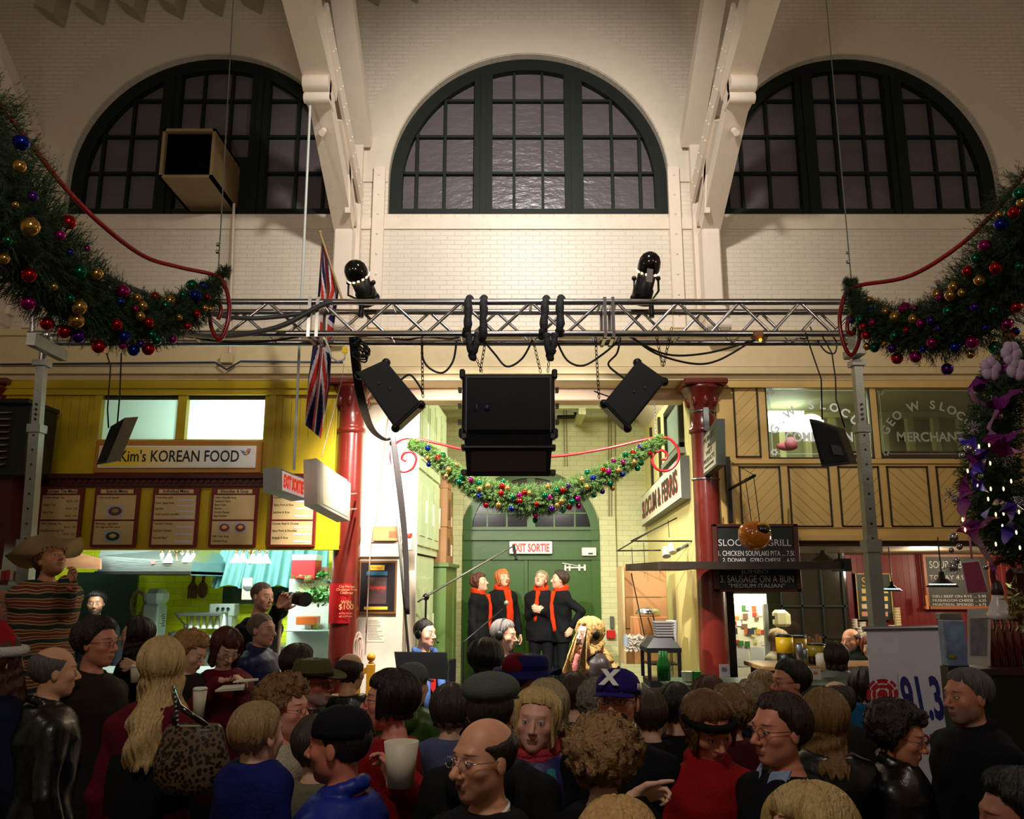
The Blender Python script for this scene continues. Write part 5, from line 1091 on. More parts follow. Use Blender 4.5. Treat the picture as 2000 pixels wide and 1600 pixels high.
for k in range(3):
 a,b = joints[k],joints[k + 1]; n = 8 if k else 7; q = MB(); st = (b - a - .12) / n
 for y in (TY,TY + D):
  for i in range(n):
   x0,x1_ = a + .06 + i * st,a + .06 + (i + 1) * st; up = (i + (y > TY)) % 2
   q.cyl((x0,y,zBm if up else zT),(x1_,y,zT if up else zBm),.012,n=8,caps=False)
 for z in (zT,zBm):
  for i in range(n // 2 + 1): x0 = a + .06 + 2 * i * st; q.cyl((min(x0,b - .06),TY,z),(min(x0,b - .06),TY + D,z),.012,n=8,caps=False)
 q.build('lacing',m_al,tr)
for x in joints[1:3]:
 q = MB()
 for s in (-.03,.03):
  for y in (TY,TY + D): q.box((x + s - .012,y - .03,zBm - .03),(x + s + .012,y + .03,zT + .03))
  for z in (zT,zBm): q.box((x + s - .012,TY,z - .03),(x + s + .012,TY + D,z + .03))
 q.build('joint_plates',m_al,tr)
# posts
def post(pxs,lab,Y=6.12):
 b_ = P(pxs[1],1200,Y); t_ = P(pxs[0],700,Y); d = (b_ - t_) / (b_.z - t_.z); f = t_ + d * (floor_z(Y) - t_.z)
 t = thing('truss_post',lab,'steel post',f,'steel posts carrying the truss'); M = lambda z: t_ + d * (z - t_.z)
 def seg(nm,z0,z1,hw,m_):
  a,b = M(z0),M(z1); q = MB(); q.hexa([a + Vector((-hw,-hw,0)),a + Vector((hw,-hw,0)),a + Vector((hw,hw,0)),a + Vector((-hw,hw,0)),b + Vector((-hw,-hw,0)),b + Vector((hw,-hw,0)),b + Vector((hw,hw,0)),b + Vector((-hw,hw,0))]); q.build(nm,m_,t)
 z1,z2,z3 = wz(838,Y),wz(1068,Y),wz(1200,Y); f0 = floor_z(Y)
 seg('upper_tube',z1,wz(712,Y),.03,m_gal); seg('middle_tube',z2,z1 + .0,.038,m_gal); seg('lower_tube',f0,z2,.045,m_gal)
 seg('collar',z1 - .03,z1 + .03,.05,m_gal); seg('collar',z2 - .04,z2 + .05,.056,m_gal); seg('top_collar',wz(716,Y),wz(705,Y),.05,m_gal); seg('base_plate',f0,f0 + .01,.3,m_gal)
 a = M(wz(712,Y)); MB().cyl(a,M(wz(660,Y)),.026,n=12).build('spigot',m_al,t)
 q = MB()
 for k in range(12): c = M(z1 + .05 + (wz(712,Y) - z1) * (k + .5) / 12 * .9) if k < 4 else M(z2 + (z1 - z2) * (k - 3.5) / 8); q.cyl(c + Vector((0,-.0395,0)),c + Vector((0,-.028,0)),.009,n=8)
 q.build('pin_holes',m_cab,t)
 return M
Mp = post((83,44),'left galvanised steel post carrying the truss, beside the louvred vent')
post((1672,1712),'right galvanised steel post carrying the truss, above the white banner')
t = thing('truss_support_arm','short grey steel beam clamped under the left end of the truss','beam',P(90,690,6.0))
a,b = P(60,662,5.75),P(124,695,6.35); d = (b - a); q = MB(); up = Vector((0,0,.045)); sd = d.cross(up).normalized() * .03
q.hexa([a - up - sd,b - up - sd,b - up + sd,a - up + sd,a + up - sd,b + up - sd,b + up + sd,a + up + sd]); q.build('arm',m_gal,t); MB().ball(P(92,655,6.0),.04,n=10).cyl(P(64,655,6.0),P(64,612,6.0),.022,n=10).build('clamp',m_al,t)
t = thing('truss_support_arm','grey steel clamp block under the right end of the truss','clamp',P(1665,685,6.0)); q = MB(); fr(q,1655,655,1676,702,6.1,.14,bev=.01); fr(q,1645,688,1660,704,6.05,.1,bev=.01); q.build('clamp',m_gal,t)
# ---- loudspeakers
def chain(mb,a,b,s=.022,r=.0035):
 a = Vector(a); b = Vector(b); n = max(2,int((b - a).length / (s * 1.45))); d = (b - a).normalized(); u = d.orthogonal().normalized(); v = d.cross(u)
 for k in range(n):
  c = a.lerp(b,(k + .5) / n); w_ = u if k % 2 else v; mb.tube([c + d * (s * math.cos(t_)) + w_ * (s * .5 * math.sin(t_)) for t_ in [j * PI / 3 for j in range(6)]],r,n=4,closed=True)
t = thing('line_array_speaker','large black loudspeaker with a metal grille hung in the middle of the truss','loudspeaker',P(993,860,6.0)); Ys = 5.95
x0,x1_ = wx(902,800,Ys),wx(1084,800,Ys); z0_,z1_ = wz(846,Ys),wz(730,Ys)
q = MB().box((x0,Ys,z0_),(x1_,Ys + .38,z1_),bev=.02)
for x in (x0,x1_):
 for z in (z0_,z1_): q.box((x - .02,Ys - .012,z - .035),(x + .02,Ys + .06,z + .035),bev=.01)
q.build('cabinet',m_spk,t)
q = MB().box((x0 + .035,Ys - .012,z0_ + .02),(x1_ - .035,Ys,z1_ - .03),bev=.004); q.build('grille',m_grl,t)
q = MB(); e = .004
for c in (((x0 + .032,z0_ + .0),(x0 + .036,z1_ - .03)),((x1_ - .036,z0_),(x1_ - .032,z1_ - .03)),((x0 + .032,z1_ - .031),(x1_ - .032,z1_ - .027))): q.box((c[0][0],Ys - .016,c[0][1]),(c[1][0],Ys - .01,c[1][1]))
q.build('grille_edge',mat('worn_grey_edge',(96,92,88),.4),t)
for px,w_ in ((931,.012),(951,.02)): c = P(px,796,Ys - .02); MB().ball(c,(w_,.006,.026 if w_ < .015 else .018),n=10).build('blue_badge',mat('badge_blue',(24,26,90),.4),t)
q = MB()
for k in range(3):
 for x in (x0 - .02,x1_ + .02): q.box((x - .012,Ys + .05,z0_ + .08 + k * .12),(x + .012,Ys + .12,z0_ + .11 + k * .12))
q.build('rigging_lugs',m_black,t)
t2 = thing('line_array_speaker','wide black loudspeaker tilted down beneath the large central one','loudspeaker',P(993,925,6.0))
xa,xb = wx(906,880,Ys),wx(1080,880,Ys); zz1,zz0 = wz(850,Ys),wz(927,Ys)
q = MB().hexa([(xa + .02,Ys + .1,zz0),(xb - .02,Ys + .1,zz0),(xb - .02,Ys + .36,zz0 + .05),(xa + .02,Ys + .36,zz0 + .05),(xa,Ys - .02,zz1),(xb,Ys - .02,zz1),(xb,Ys + .38,zz1),(xa,Ys + .38,zz1)]); q.build('cabinet',m_spk,t2)
zm = zz0 * .75 + zz1 * .25; q = MB(); zk = zz0 + (zz1 - zz0) * .62
def fy(z): return Ys + .1 - .12 * (z - zz0) / (zz1 - zz0)
q.hexa([(xa + .05,fy(zz0 + .03) - .015,zz0 + .03),(xb - .05,fy(zz0 + .03) - .015,zz0 + .03),(xb - .05,fy(zz0 + .03) + .01,zz0 + .03),(xa + .05,fy(zz0 + .03) + .01,zz0 + .03),(xa + .05,fy(zk) - .015,zk),(xb - .05,fy(zk) - .015,zk),(xb - .05,fy(zk) + .01,zk),(xa + .05,fy(zk) + .01,zk)]); q.build('lower_grille',mat('brown_grille',(58,40,36),.45,bump=.6,bscale=260),t2)
q = MB(); q.box((xa - .01,Ys - .035,zk + .005),(xb + .01,Ys + .02,zk + .03),bev=.008)
for x in (xa,xb):
 for z in (zk + .02,zz1 - .01,zz0 + .02): q.box((x - .02,Ys - .03 + (zz1 - z) * .2,z - .02),(x + .02,Ys + .06 + (zz1 - z) * .2,z + .02),bev=.005)
q.build('rib',m_black,t2)
def sidespk(A,B,C_,Dd,Y,lab):       # four pixel corners of the cabinet seen from below, front face slanted
 t = thing('stage_speaker',lab,'loudspeaker',P(*A,Y),'tilted loudspeakers beside the central one'); p = [P(*a,Y) for a in (A,B,C_,Dd)]
 off = Vector((0,.34,.05)); cen = sum(p,Vector()) / 4; q = MB(); b = [x.lerp(cen,.12) + off for x in p]
 q.hexa([p[0],p[1],p[2],p[3],b[0],b[1],b[2],b[3]]); q.build('cabinet',m_spk,t)
 fwd = Vector((0,-.014,0)); f = [x.lerp(cen,.1) + fwd for x in p]; g_ = [x.lerp(cen,.1) + Vector((0,.005,0)) for x in p]
 q = MB().hexa(f + g_); q.build('grille',m_spk,t)
 for i in (0,1,2,3): MB().ball(p[i].lerp(cen,.05) + Vector((0,.04,0)),.035,n=10).build('corner_cap',m_black,t)
 q = MB(); e = p[2].lerp(p[3],.1) ; q.hexa([p[2],p[3],p[3] + off * .9,p[2] + off * .9,p[2].lerp(cen,.03),p[3].lerp(cen,.03),p[3].lerp(cen,.03) + off * .9,p[2].lerp(cen,.03) + off * .9]); q.build('rear_plate',mat('grey_plate',(74,82,62),.5),t)
 q = MB(); 
 for k in (.25,.42): c = p[0].lerp(p[2],k + .1) + Vector((0,-.02,0)); q.ball(c,.008,n=6)
 q.build('screws',m_steel,t); return t
sidespk((697,728),(752,703),(824,790),(772,838),6.0,'black loudspeaker tilted on chains left of the central one')
sidespk((1302,742),(1247,703),(1178,788),(1226,838),6.0,'black loudspeaker tilted on chains right of the central one')
def chains(nm,segs,lab):
 q = MB()
 for a,b in segs: chain(q,P(*a,6.05),P(*b,6.05))
 tag(q.build(nm,mat('dark_chain',(60,50,42),.4,metal=.8)),lab,'chain')
chains('chain',[((824,662),(826,776))],'chain holding the right end of the left tilted loudspeaker'); chains('chain',[((1163,660),(1170,778))],'chain holding the left end of the right tilted loudspeaker')
chains('chain',[((1282,655),(1294,715)),((1312,640),(1296,715))],'pair of chains holding the right end of the right tilted loudspeaker'); chains('chain',[((698,660),(704,722))],'chain holding the left end of the left tilted loudspeaker')
chains('chain',[((1042,668),(1056,728)),((948,668),(938,726)),((930,700),(942,727)),((1072,706),(1070,728))],'chains above the central loudspeaker')
# black padded slings over the truss
def sling(pts,lab,r=.03):
 q = MB(); P3 = [P(a,b,Y) for a,b,Y in pts]; sm = []
 for i in range(len(P3) - 1):
  for k in range(6): sm.append(P3[i].lerp(P3[i + 1],k / 6))
 sm.append(P3[-1]); sm = [p + Vector((rnd.uniform(-.004,.004),0,rnd.uniform(-.004,.004))) for p in sm]
 q.tube(sm,[r * (1 + .12 * math.sin(i * 1.9)) for i in range(len(sm))],n=10)
 tag(q.build('padded_sling',mat('padded_sling_cloth',(34,34,38),.7,bump=.8,bscale=60)),lab,'sling','black slings over the truss')
sling([(917,583,6.1),(914,592,5.95),(914,640,5.95),(908,655,6.0)],'black padded sling over the truss, first from the left')
sling([(945,583,6.1),(944,592,5.95),(944,655,5.95),(940,664,6.0)],'black padded sling over the truss, second from the left')
sling([(1068,583,6.1),(1065,592,5.95),(1062,640,5.95),(1058,660,6.0)],'black padded sling over the truss, third from the left')
sling([(1096,583,6.1),(1094,592,5.95),(1094,640,5.95),(1092,655,6.0)],'black padded sling over the truss, rightmost of four')
for a,b,l in ((924,918,'left'),(1076,1072,'right')):
 sling([(a - 9,650,5.96),(a - 6,680,5.96),(a - 2,700,6.0)],'dark wrapped sling end hanging under the truss at the %s, outer half' % l,.026); sling([(a + 9,650,5.96),(a + 4,680,5.96),(a - 2,704,6.0)],'dark wrapped sling end hanging under the truss at the %s, inner half' % l,.026)
# PAR cans
def parcan(A,B,r,Y,lab,hang):       # A = lens end px, B = domed rear px
 a,b = P(*A,Y),P(*B,Y); b = b + Vector((0,-.12,0)); a = a + Vector((0,.1,0)); d = (b - a).normalized(); L = (b - a).length; t = thing('par_can',lab,'stage light',a,'stage lights on the truss')
 u = d.orthogonal().normalized(); v = d.cross(u); M = Matrix(((u.x,v.x,d.x,a.x),(u.y,v.y,d.y,a.y),(u.z,v.z,d.z,a.z),(0,0,0,1)))
 MB().lathe([(r * .92,0),(r * .92,L * .25),(r * .8,L * .3),(r * .8,L * .66)],M,24).build('barrel',m_black,t)
 MB().lathe([(r * .98,L * .66),(r,L * .7),(r,L * .8),(r * .93,L * .92),(r * .7,L * 1.02),(r * .35,L * 1.08),(.004,L * 1.1)],M,24).build('domed_cap',mat('gloss_black_cap',(16,14,14),.12,coat=.8),t)
 q = MB()
 for k in range(14): an = 2 * PI * k / 14; q.ball((M @ Vector((r * .93 * math.cos(an),r * .93 * math.sin(an),L * .655))),.011,n=6)
 q.build('vent_glow',mat('lamp_leak_glow',(255,220,170),.4,emit=4.,ecol=(255,214,150)),t)
 MB().lathe([(r * .98,-.02),(r * 1.02,.0),(r * .98,.02)],M,24).box((0,0,0),(0,0,0)).build('gel_frame',m_black,t)
 q = MB(); m_ = a.lerp(b,.5); s = Vector((1,0,0)) * (r * 1.06); hg = P(*hang,6.1); q.tube([m_ - s,m_ - s - Vector((0,0,.1)),hg + Vector((0,0,.03)),m_ + s - Vector((0,0,.1)),m_ + s],.009,n=6); q.cyl(hg,hg - Vector((0,0,.1)),.02,n=8); q.build('yoke',m_black,t)
 q = MB(); c = m_ + u * 0; q.ball(m_ - s,.02,n=8).ball(m_ + s,.02,n=8); q.build('knob',m_black,t)
parcan((716,578),(695,528),.088,6.05,'black stage light tilted right on the truss above the left loudspeaker',(706,596))
parcan((1256,578),(1267,512),.086,6.05,'black stage light on the truss above the right loudspeaker',(1272,596))
tag(MB().hexa([P(1262,550,5.86),P(1274,552,5.86),P(1274,552,5.865),P(1262,550,5.865),P(1264,524,5.86),P(1276,526,5.86),P(1276,526,5.865),P(1264,524,5.865)]).build('paper_tag',mat('grey_tag',(120,110,104),.5)),'grey paper tag stuck on the right stage light','tag')
# cables along and below the truss
def cable(pts,lab,r=.008,Y=6.1,m_=None,cat='cable',grp=None):
 P3 = [P(p[0],p[1],p[2] if len(p) > 2 else Y) for p in pts]; sm = []
 for i in range(len(P3) - 1):      # Catmull-Rom
  p0 = P3[max(i - 1,0)]; p1 = P3[i]; p2 = P3[i + 1]; p3 = P3[min(i + 2,len(P3) - 1)]
  for k in range(6): t_ = k / 6; sm.append(.5 * ((2 * p1) + (p2 - p0) * t_ + (2 * p0 - 5 * p1 + 4 * p2 - p3) * t_ ** 2 + (3 * p1 - p0 - 3 * p2 + p3) * t_ ** 3))
 sm.append(P3[-1]); return tag(MB().tube(sm,r,n=6).build('cable',m_ or m_cab),lab,cat,grp)
thick = mat('grey_sheathed_cable',(70,70,74),.4)
cable([(-40,500,3.4),(60,560,3.9),(200,622,4.6),(330,648,5.2),(430,657,5.7),(540,640,5.9),(620,600,5.95),(648,590,5.98)],'thick grey cable sweeping up to the truss, lower of the two',.02,m_=thick)
cable([(-40,410,3.4),(60,462,3.9),(180,530,4.5),(300,580,5.0),(390,608,5.6),(480,622,5.9),(590,612,5.95),(640,588,5.98)],'thick grey cable sweeping up to the truss, upper of the two',.018,m_=thick)
cable([(350,655),(440,668),(520,667),(600,655)],'thin dark cable sagging under the left half of the truss')
cb1 = thing('cable_bundle','thick bundle of black cables sweeping from the truss to the slanting pole','cables',P(684,655,6.1))
cb2 = thing('cable_bundle','dark taped cables running down the slanting pole by the stage','cables',P(764,852,7.1))
def under(o,par):
 for k_ in ('label','category','group'):
  if k_ in o: del o[k_]
 o.parent = par; o.location = -par.location; o.name = 'strand'
for k in range(5): under(cable([(684 + k * 3,655),(690 + k * 3,720,6.3),(702 + k * 3,790,6.5),(722 + k * 2,838,6.9),(748 + k,858,7.1),(764,856,7.1)],'thick bundle of black cables sweeping from the truss to the stage pole',.012),cb1)
for k in range(5): under(cable([(764 + k * 1.5,852,7.1),(776 + k * 2,950,7.1),(788 + k * 1.6,1060,7.15),(794 + k,1200,7.2)],'dark taped cable bundle running down the slanting pole by the stage',.011,7.1,mat('taped_cable',(52,46,46),.5)),cb2)
tag(MB().tube([P(762,848,7.15),P(800,1300,7.25)],.012,n=8).build('slanting_pole',m_gal),'slanting metal pole carrying the cables down to the stage','pole')
cable([(824,668),(826,700),(840,720),(865,728),(885,705),(892,664)],'thin loop of black cable between the left loudspeaker and the truss')
cable([(940,660),(965,690),(990,716),(1020,700),(1040,664)],'thin black cable drooping above the central loudspeaker')
cable([(1088,668),(1108,704),(1140,714),(1180,690),(1205,668)],'thin black cable drooping right of the central loudspeaker')
cable([(1212,660),(1205,690),(1188,712),(1212,734),(1225,742)],'thin wire reaching down to the right loudspeaker')
cable([(1230,655),(1280,690),(1350,710),(1400,705),(1460,672),(1480,658)],'long thin cable sagging below the truss to the small floodlight')
cable([(1230,658),(1300,692),(1380,690),(1462,668)],'second thin cable sagging above the first below the truss')
cable([(905,655),(880,662),(830,658),(790,664),(740,656)],'thin cable tied along the lower chord left of the slings')
cable([(780,745),(800,732),(818,752),(826,770)],'short curved cable at the back of the left loudspeaker'); cable([(1190,775),(1170,768),(1160,764)],'short thin cable at the back of the right loudspeaker',.005)
cable([(770,770),(790,752)],'short grey lead on the left loudspeaker',.006,m_=m_steel)
t = thing('coiled_cable','tangle of coiled black cables tied on the truss at left','cable coil',P(708,690,6.1)); q = MB(); rr = random.Random(8)
for k in range(7):
 c = P(706 + rr.uniform(-8,8),682 + rr.uniform(-8,8),6.1); a_ = rr.uniform(0,3); rx,rz_ = rr.uniform(.03,.07),rr.uniform(.05,.1)
 q.tube([(c.x + rx * math.cos(j * PI / 8 + a_),c.y + .02 * math.sin(j),c.z + rz_ * math.sin(j * PI / 8)) for j in range(16)],.007,n=5,closed=True)
q.build('coils',m_cab,t)
t = thing('power_plug','white cable with a yellow plug hanging from the truss beside the flag','plug',P(672,695,6.0)); q = MB(); fr(q,669,679,679,692,6.0,.03,bev=.006); q.build('yellow_plug',mat('plug_yellow',(226,190,40),.4,emit=.3),t)
MB().tube([P(674,692,5.98),P(672,702,5.98),P(660,706,5.98),P(648,698,5.98),P(641,678,5.98),P(636,664,5.98)],.009,n=6).build('white_lead',m_white,t)
t = thing('floodlight','small floodlight clamped to the truss with an orange glow','stage light',P(1482,662,6.1)); q = MB(); fr(q,1465,652,1486,664,6.05,.08,bev=.01); q.build('housing',mat('tan_housing',(140,90,50),.5),t); MB().ball(P(1485,664,5.98),.012,n=8).build('glowing_lamp',mat('orange_glow',(255,140,30),.4,emit=6.),t)
q = MB(); fr(q,1488,648,1496,664,6.05,.05); q.build('clamp',m_black,t)
# ---- flat monitor speakers on wires
def hungbox(front,off,Y,lab,wires,plate=None):
 t = thing('monitor_speaker',lab,'loudspeaker',P(*front[0],Y),'small speakers hung on wires'); p = [P(a,b,Y) for a,b in front]; o_ = Vector(off)
 MB().hexa([p[3],p[2],p[2] + o_,p[3] + o_,p[0],p[1],p[1] + o_,p[0] + o_]).build('cabinet',m_spk,t)
 cen = sum(p,Vector()) / 4; nrm = (p[1] - p[0]).cross(p[3] - p[0]).normalized(); nrm = nrm if nrm.y < 0 else -nrm
 f = [x.lerp(cen,.16) + nrm * .006 for x in p]; g_ = [x.lerp(cen,.16) for x in p]; MB().hexa(f + g_).build('grille',m_grl,t)
 if plate: MB().hexa([P(a,b,Y - .012) for a,b in plate] + [P(a,b,Y - .005) for a,b in plate]).build('label_plate',mat('label_grey',(70,66,72),.5),t)
 q = MB(); 
 for w_ in wires: q.tube([P(a,b,Y + .05) for a,b in w_],.005,n=5)
 q.build('hanging_wire',m_cab,t); return t
hungbox([(216,833),(244,816),(207,904),(188,908)],(.03,.12,.03),5.2,'small black speaker hung on wires before the yellow shop sign',[[(208,690),(216,715),(210,800),(212,836)],[(237,690),(234,770),(229,830)]])
hungbox([(1580,818),(1636,836),(1662,906),(1605,912)],(.1,.14,.02),5.2,'small black speaker hung on wires before the lettered shop window',[[(1573,650),(1590,700),(1604,740),(1606,820)],[(1605,655),(1625,690),(1632,740),(1633,780),(1650,835)]],[(1622,868),(1642,872),(1648,890),(1628,888)])
cable([(1538,650),(1570,662),(1585,650),(1582,638)],'loop of thin cable at the right end of the truss',.006); cable([(1596,664),(1612,686),(1630,690),(1634,670),(1625,655)],'curl of thin cable beside the right post',.006)
# ---- flag, its pole and signs hanging on rods
t = thing('union_flag','red white and blue flag hanging limp behind the truss on a slanting staff','flag',P(628,700,6.7)); Yf = 6.75
MB().cyl(P(625,455,Yf),P(670,590,Yf),.01,n=8).ball(P(625,454,Yf),.018,n=8).build('staff',mat('ochre_staff',(160,130,80),.5),t)
nx,nz = 72,110; vs = []; Ltop = (628,470); 
left = [(628,474),(620,560),(612,640),(600,740),(596,830)]; right = [(636,478),(662,570),(652,660),(646,760),(628,858)]
def interp(pl,f):
 f = f * (len(pl) - 1); i = min(int(f),len(pl) - 2); f -= i; return (pl[i][0] * (1 - f) + pl[i + 1][0] * f,pl[i][1] * (1 - f) + pl[i + 1][1] * f)
for j in range(nz + 1):
 a = interp(left,j / nz); b = interp(right,j / nz)
 for i in range(nx + 1):
  f = i / nx; p = P(a[0] + (b[0] - a[0]) * f,a[1] + (b[1] - a[1]) * f,Yf + .02); amp = .05 * min(1,j / 20 + .1)
  vs.append((p.x,p.y + amp * math.sin(f * 15 + j * .03),p.z))
MI = []
fs = []
for j in range(nz):
 for i in range(nx):
  fs.append((j * (nx + 1) + i,j * (nx + 1) + i + 1,(j + 1) * (nx + 1) + i + 1,(j + 1) * (nx + 1) + i))
  U = (j + .5) / nz * 2 - 1; V = ((i + .5) / nx) * 2 - 1; d1 = abs(U - V) / 1.41; d2 = abs(U + V) / 1.41; c = min(abs(V),abs(U) * 1.3)
  mi = 0
  if c < .13: mi = 2
  elif c < .21: mi = 1
  elif min(d1,d2) < .07: mi = 2
  elif min(d1,d2) < .16: mi = 1
  MI.append(mi)
q = MB(); q.add(vs,fs,0,True); q.m = MI; q.build('flag_cloth',[mat('flag_navy',(26,26,74),.7),mat('flag_white',(214,206,206),.7),mat('flag_red',(200,52,34),.7)],t,fixn=False)
# long white rod with the exit sign
rod = thing('hanging_exit_sign','exit sign hanging on a long white rod, turned away beside the menus','exit sign',P(570,975,6.4)); Yr_ = 6.5
MB().cyl(P(574,918,Yr_),P(609,132,Yr_),.011,n=8).build('rod',mat('white_rod',(206,212,206),.4),rod); q = MB(); fr(q,594,118,618,130,Yr_,.1,bev=.01); q.build('ceiling_mount',m_timber,rod)
def slab(A,B,C_,Dd,Ya,Yb,th,rt,nm,m_):     # parallelogram: A,D at depth Ya; B,C at depth Yb
 p = [P(*A,Ya),P(*B,Yb),P(*C_,Yb),P(*Dd,Ya)]; n_ = (p[1] - p[0]).cross(p[3] - p[0]).normalized(); n_ = n_ if n_.y > 0 else -n_
 o = MB().hexa([p[3],p[2],p[2] + n_ * th,p[3] + n_ * th,p[0],p[1],p[1] + n_ * th,p[0] + n_ * th]).build(nm,m_,rt); return p,-n_,o
p,nn,_ = slab((541,912),(595,935),(595,977),(541,958),6.35,6.75,.12,rod,'sign_case',mat('grey_sign_case',(170,172,168),.5))
def frame_of(p,nn):
 ex = (p[1] - p[0]).normalized(); ez = ex.cross(-nn).normalized(); ez = ez if ez.z > 0 else -ez; y = -nn
 return Matrix(((ex.x,y.x,ez.x,0),(ex.y,y.y,ez.y,0),(ex.z,y.z,ez.z,0),(0,0,0,1)))
def face(p,nn,u0,v0,u1,v1,o_): return [p[3] + (p[2] - p[3]) * u + (p[0] - p[3]) * v + nn * o_ for u,v in ((u0,v0),(u1,v0),(u1,v1),(u0,v1))]
MB().quad(*face(p,nn,.17,.08,.97,.92,.003)).build('lit_face',mat('lit_sign_white2',(236,222,214),.4,emit=.3),rod)
c = sum(face(p,nn,.17,.08,.97,.92,.006),Vector()) / 4
text('lettering','EXIT SORTIE',.1,m_exit,T(c) @ frame_of(p,nn),rod,fit=((p[1] - p[0]).length * .72,(p[3] - p[0]).length * .6),bold=.006)
bx = thing('hanging_light_box','blank cream light box sign hanging beside the red column, turned to the stage','light box',P(650,1015,6.9))
p,nn,_ = slab((618,895),(685,945),(683,1018),(620,985),6.6,7.1,.12,bx,'case',mat('box_sign_white',(222,214,200),.5))
MB().quad(*face(p,nn,.16,.07,.94,.93,.004)).build('cream_face',mat('cream_lit_face',(238,222,188),.5,emit=.12),bx)
q = MB(); e = .004; q.cyl(P(628,893,6.7),P(668,740,7.2),.003,n=4).cyl(P(668,740,7.2),P(672,712,7.7),.003,n=4); q.build('hanging_wire',m_steel,bx)
q = MB(); q.cyl(P(682,965,7.1),P(696,964,7.8),.008,n=6).cyl(P(682,995,7.1),P(696,994,7.8),.008,n=6); q.build('side_bolts',m_black,bx)
# big wooden duct box in the left arched window
t = thing('duct_box','square open wooden duct box projecting from the left arched window','duct',P(380,350,7.5)); Yd = 7.35
x0,x1_ = wx(314,300,Yd),wx(418,300,Yd); z0_,z1_ = wz(347,Yd),wz(251,Yd); e = .03; q = MB()
for c in (((x0,z0_),(x0 + e,z1_)),((x1_ - e,z0_),(x1_,z1_)),((x0,z0_),(x1_,z0_ + e)),((x0,z1_ - e),(x1_,z1_))): q.box((c[0][0],Yd,c[0][1]),(c[1][0],8.1,c[1][1]))
q.build('wooden_box',mat('raw_plywood',(140,118,80),.6,var=.2),t); MB().box((x0 + e,Yd + .05,z0_ + e),(x1_ - e,Yd + .07,z1_ - e)).build('dark_mouth',mat('duct_shade_black',(3,3,3),.95,spec=.05),t)  # black sheet stands in for the shade inside the open duct
MB().box((x0 - .04,8.085,AB + .02),(x1_ + .28,8.115,z1_ + .1)).build('window_board',m_green,t)
# microphone boom over the stage
t = thing('boom_microphone','long microphone boom reaching up over the stage from its stand','microphone stand',P(838,1330,8.3)); a = P(816,1176,8.3); j = P(840,1160,8.4); b = P(1004,1066,9.0)
MB().tube([a,j,b],[.008,.012,.008],n=8).build('boom_arm',mat('boom_grey',(120,116,112),.35,metal=.8),t); MB().cyl(P(832,1168,8.38),(P(832,1168,8.38).x,8.38,floor_z(8.4)),.01,n=8).build('stand_pole',m_black,t)
MB().ball(P(832,1166,8.37),.035,n=8).build('clutch',m_black,t); MB().cyl(P(1003,1064,9.0),P(1007,1088,9.0),.016,n=10).ball(P(1008,1091,9.0),.018,n=10).build('microphone',m_black,t)
q = MB(); c = Vector((P(832,1168,8.38).x,8.38,floor_z(8.4)))
for k in range(3): an = k * 2.1; q.tube([c + Vector((0,0,.25)),c + Vector((.3 * math.cos(an),.3 * math.sin(an),.01))],.01,n=6)
q.build('tripod_base',m_black,t)
t = thing('hand_microphone_stand','silver tipped microphone on a thin boom before the second singer','microphone stand',P(905,1255,8.8)); MB().tube([P(905,1255,8.8),P(985,1187,9.4)],.008,n=6).build('boom_arm',m_black,t)
MB().ball(P(989,1178,9.4),.027,n=12).build('mesh_head',mat('mic_silver',(190,190,186),.3,metal=.7),t); MB().cyl(P(988,1180,9.4),P(983,1194,9.4),.014,.01,n=10).build('mic_body',m_black,t)
c = P(905,1255,8.8); MB().cyl(c,(c.x,c.y,.68 if c.y > 9.2 else floor_z(8.8)),.01,n=8).build('stand_pole',m_black,t)
# music stand
m_std = mat('matt_black_stand',(4,4,5),.8,spec=.1)
t = thing('music_stand','black music stand in front of the seated man with headphones','music stand',P(832,1326,6.9)); Ym = 6.8
MB().hexa([P(776,1322,Ym),P(874,1328,Ym),P(874,1326,Ym + .06),P(776,1320,Ym + .06),P(770,1275,Ym + .1),P(873,1276,Ym + .1),P(873,1274,Ym + .12),P(770,1273,Ym + .12)]).build('desk',m_std,t)
MB().hexa([P(877,1332,Ym + .2),P(890,1332,Ym + .2),P(890,1330,Ym + .25),P(877,1330,Ym + .25),P(877,1290,Ym + .25),P(891,1288,Ym + .25),P(891,1286,Ym + .28),P(877,1288,Ym + .28)]).build('side_flap',m_std,t)
c = P(826,1326,Ym + .05); MB().cyl(c,(c.x,c.y,floor_z(Ym)),.012,n=8).build('stand_pole',m_black,t)
q = MB(); c = Vector((c.x,c.y,floor_z(Ym)))
for k in range(3): an = k * 2.1; q.tube([c + Vector((0,0,.2)),c + Vector((.25 * math.cos(an),.25 * math.sin(an),.01))],.01,n=6)
q.build('tripod_base',m_black,t)
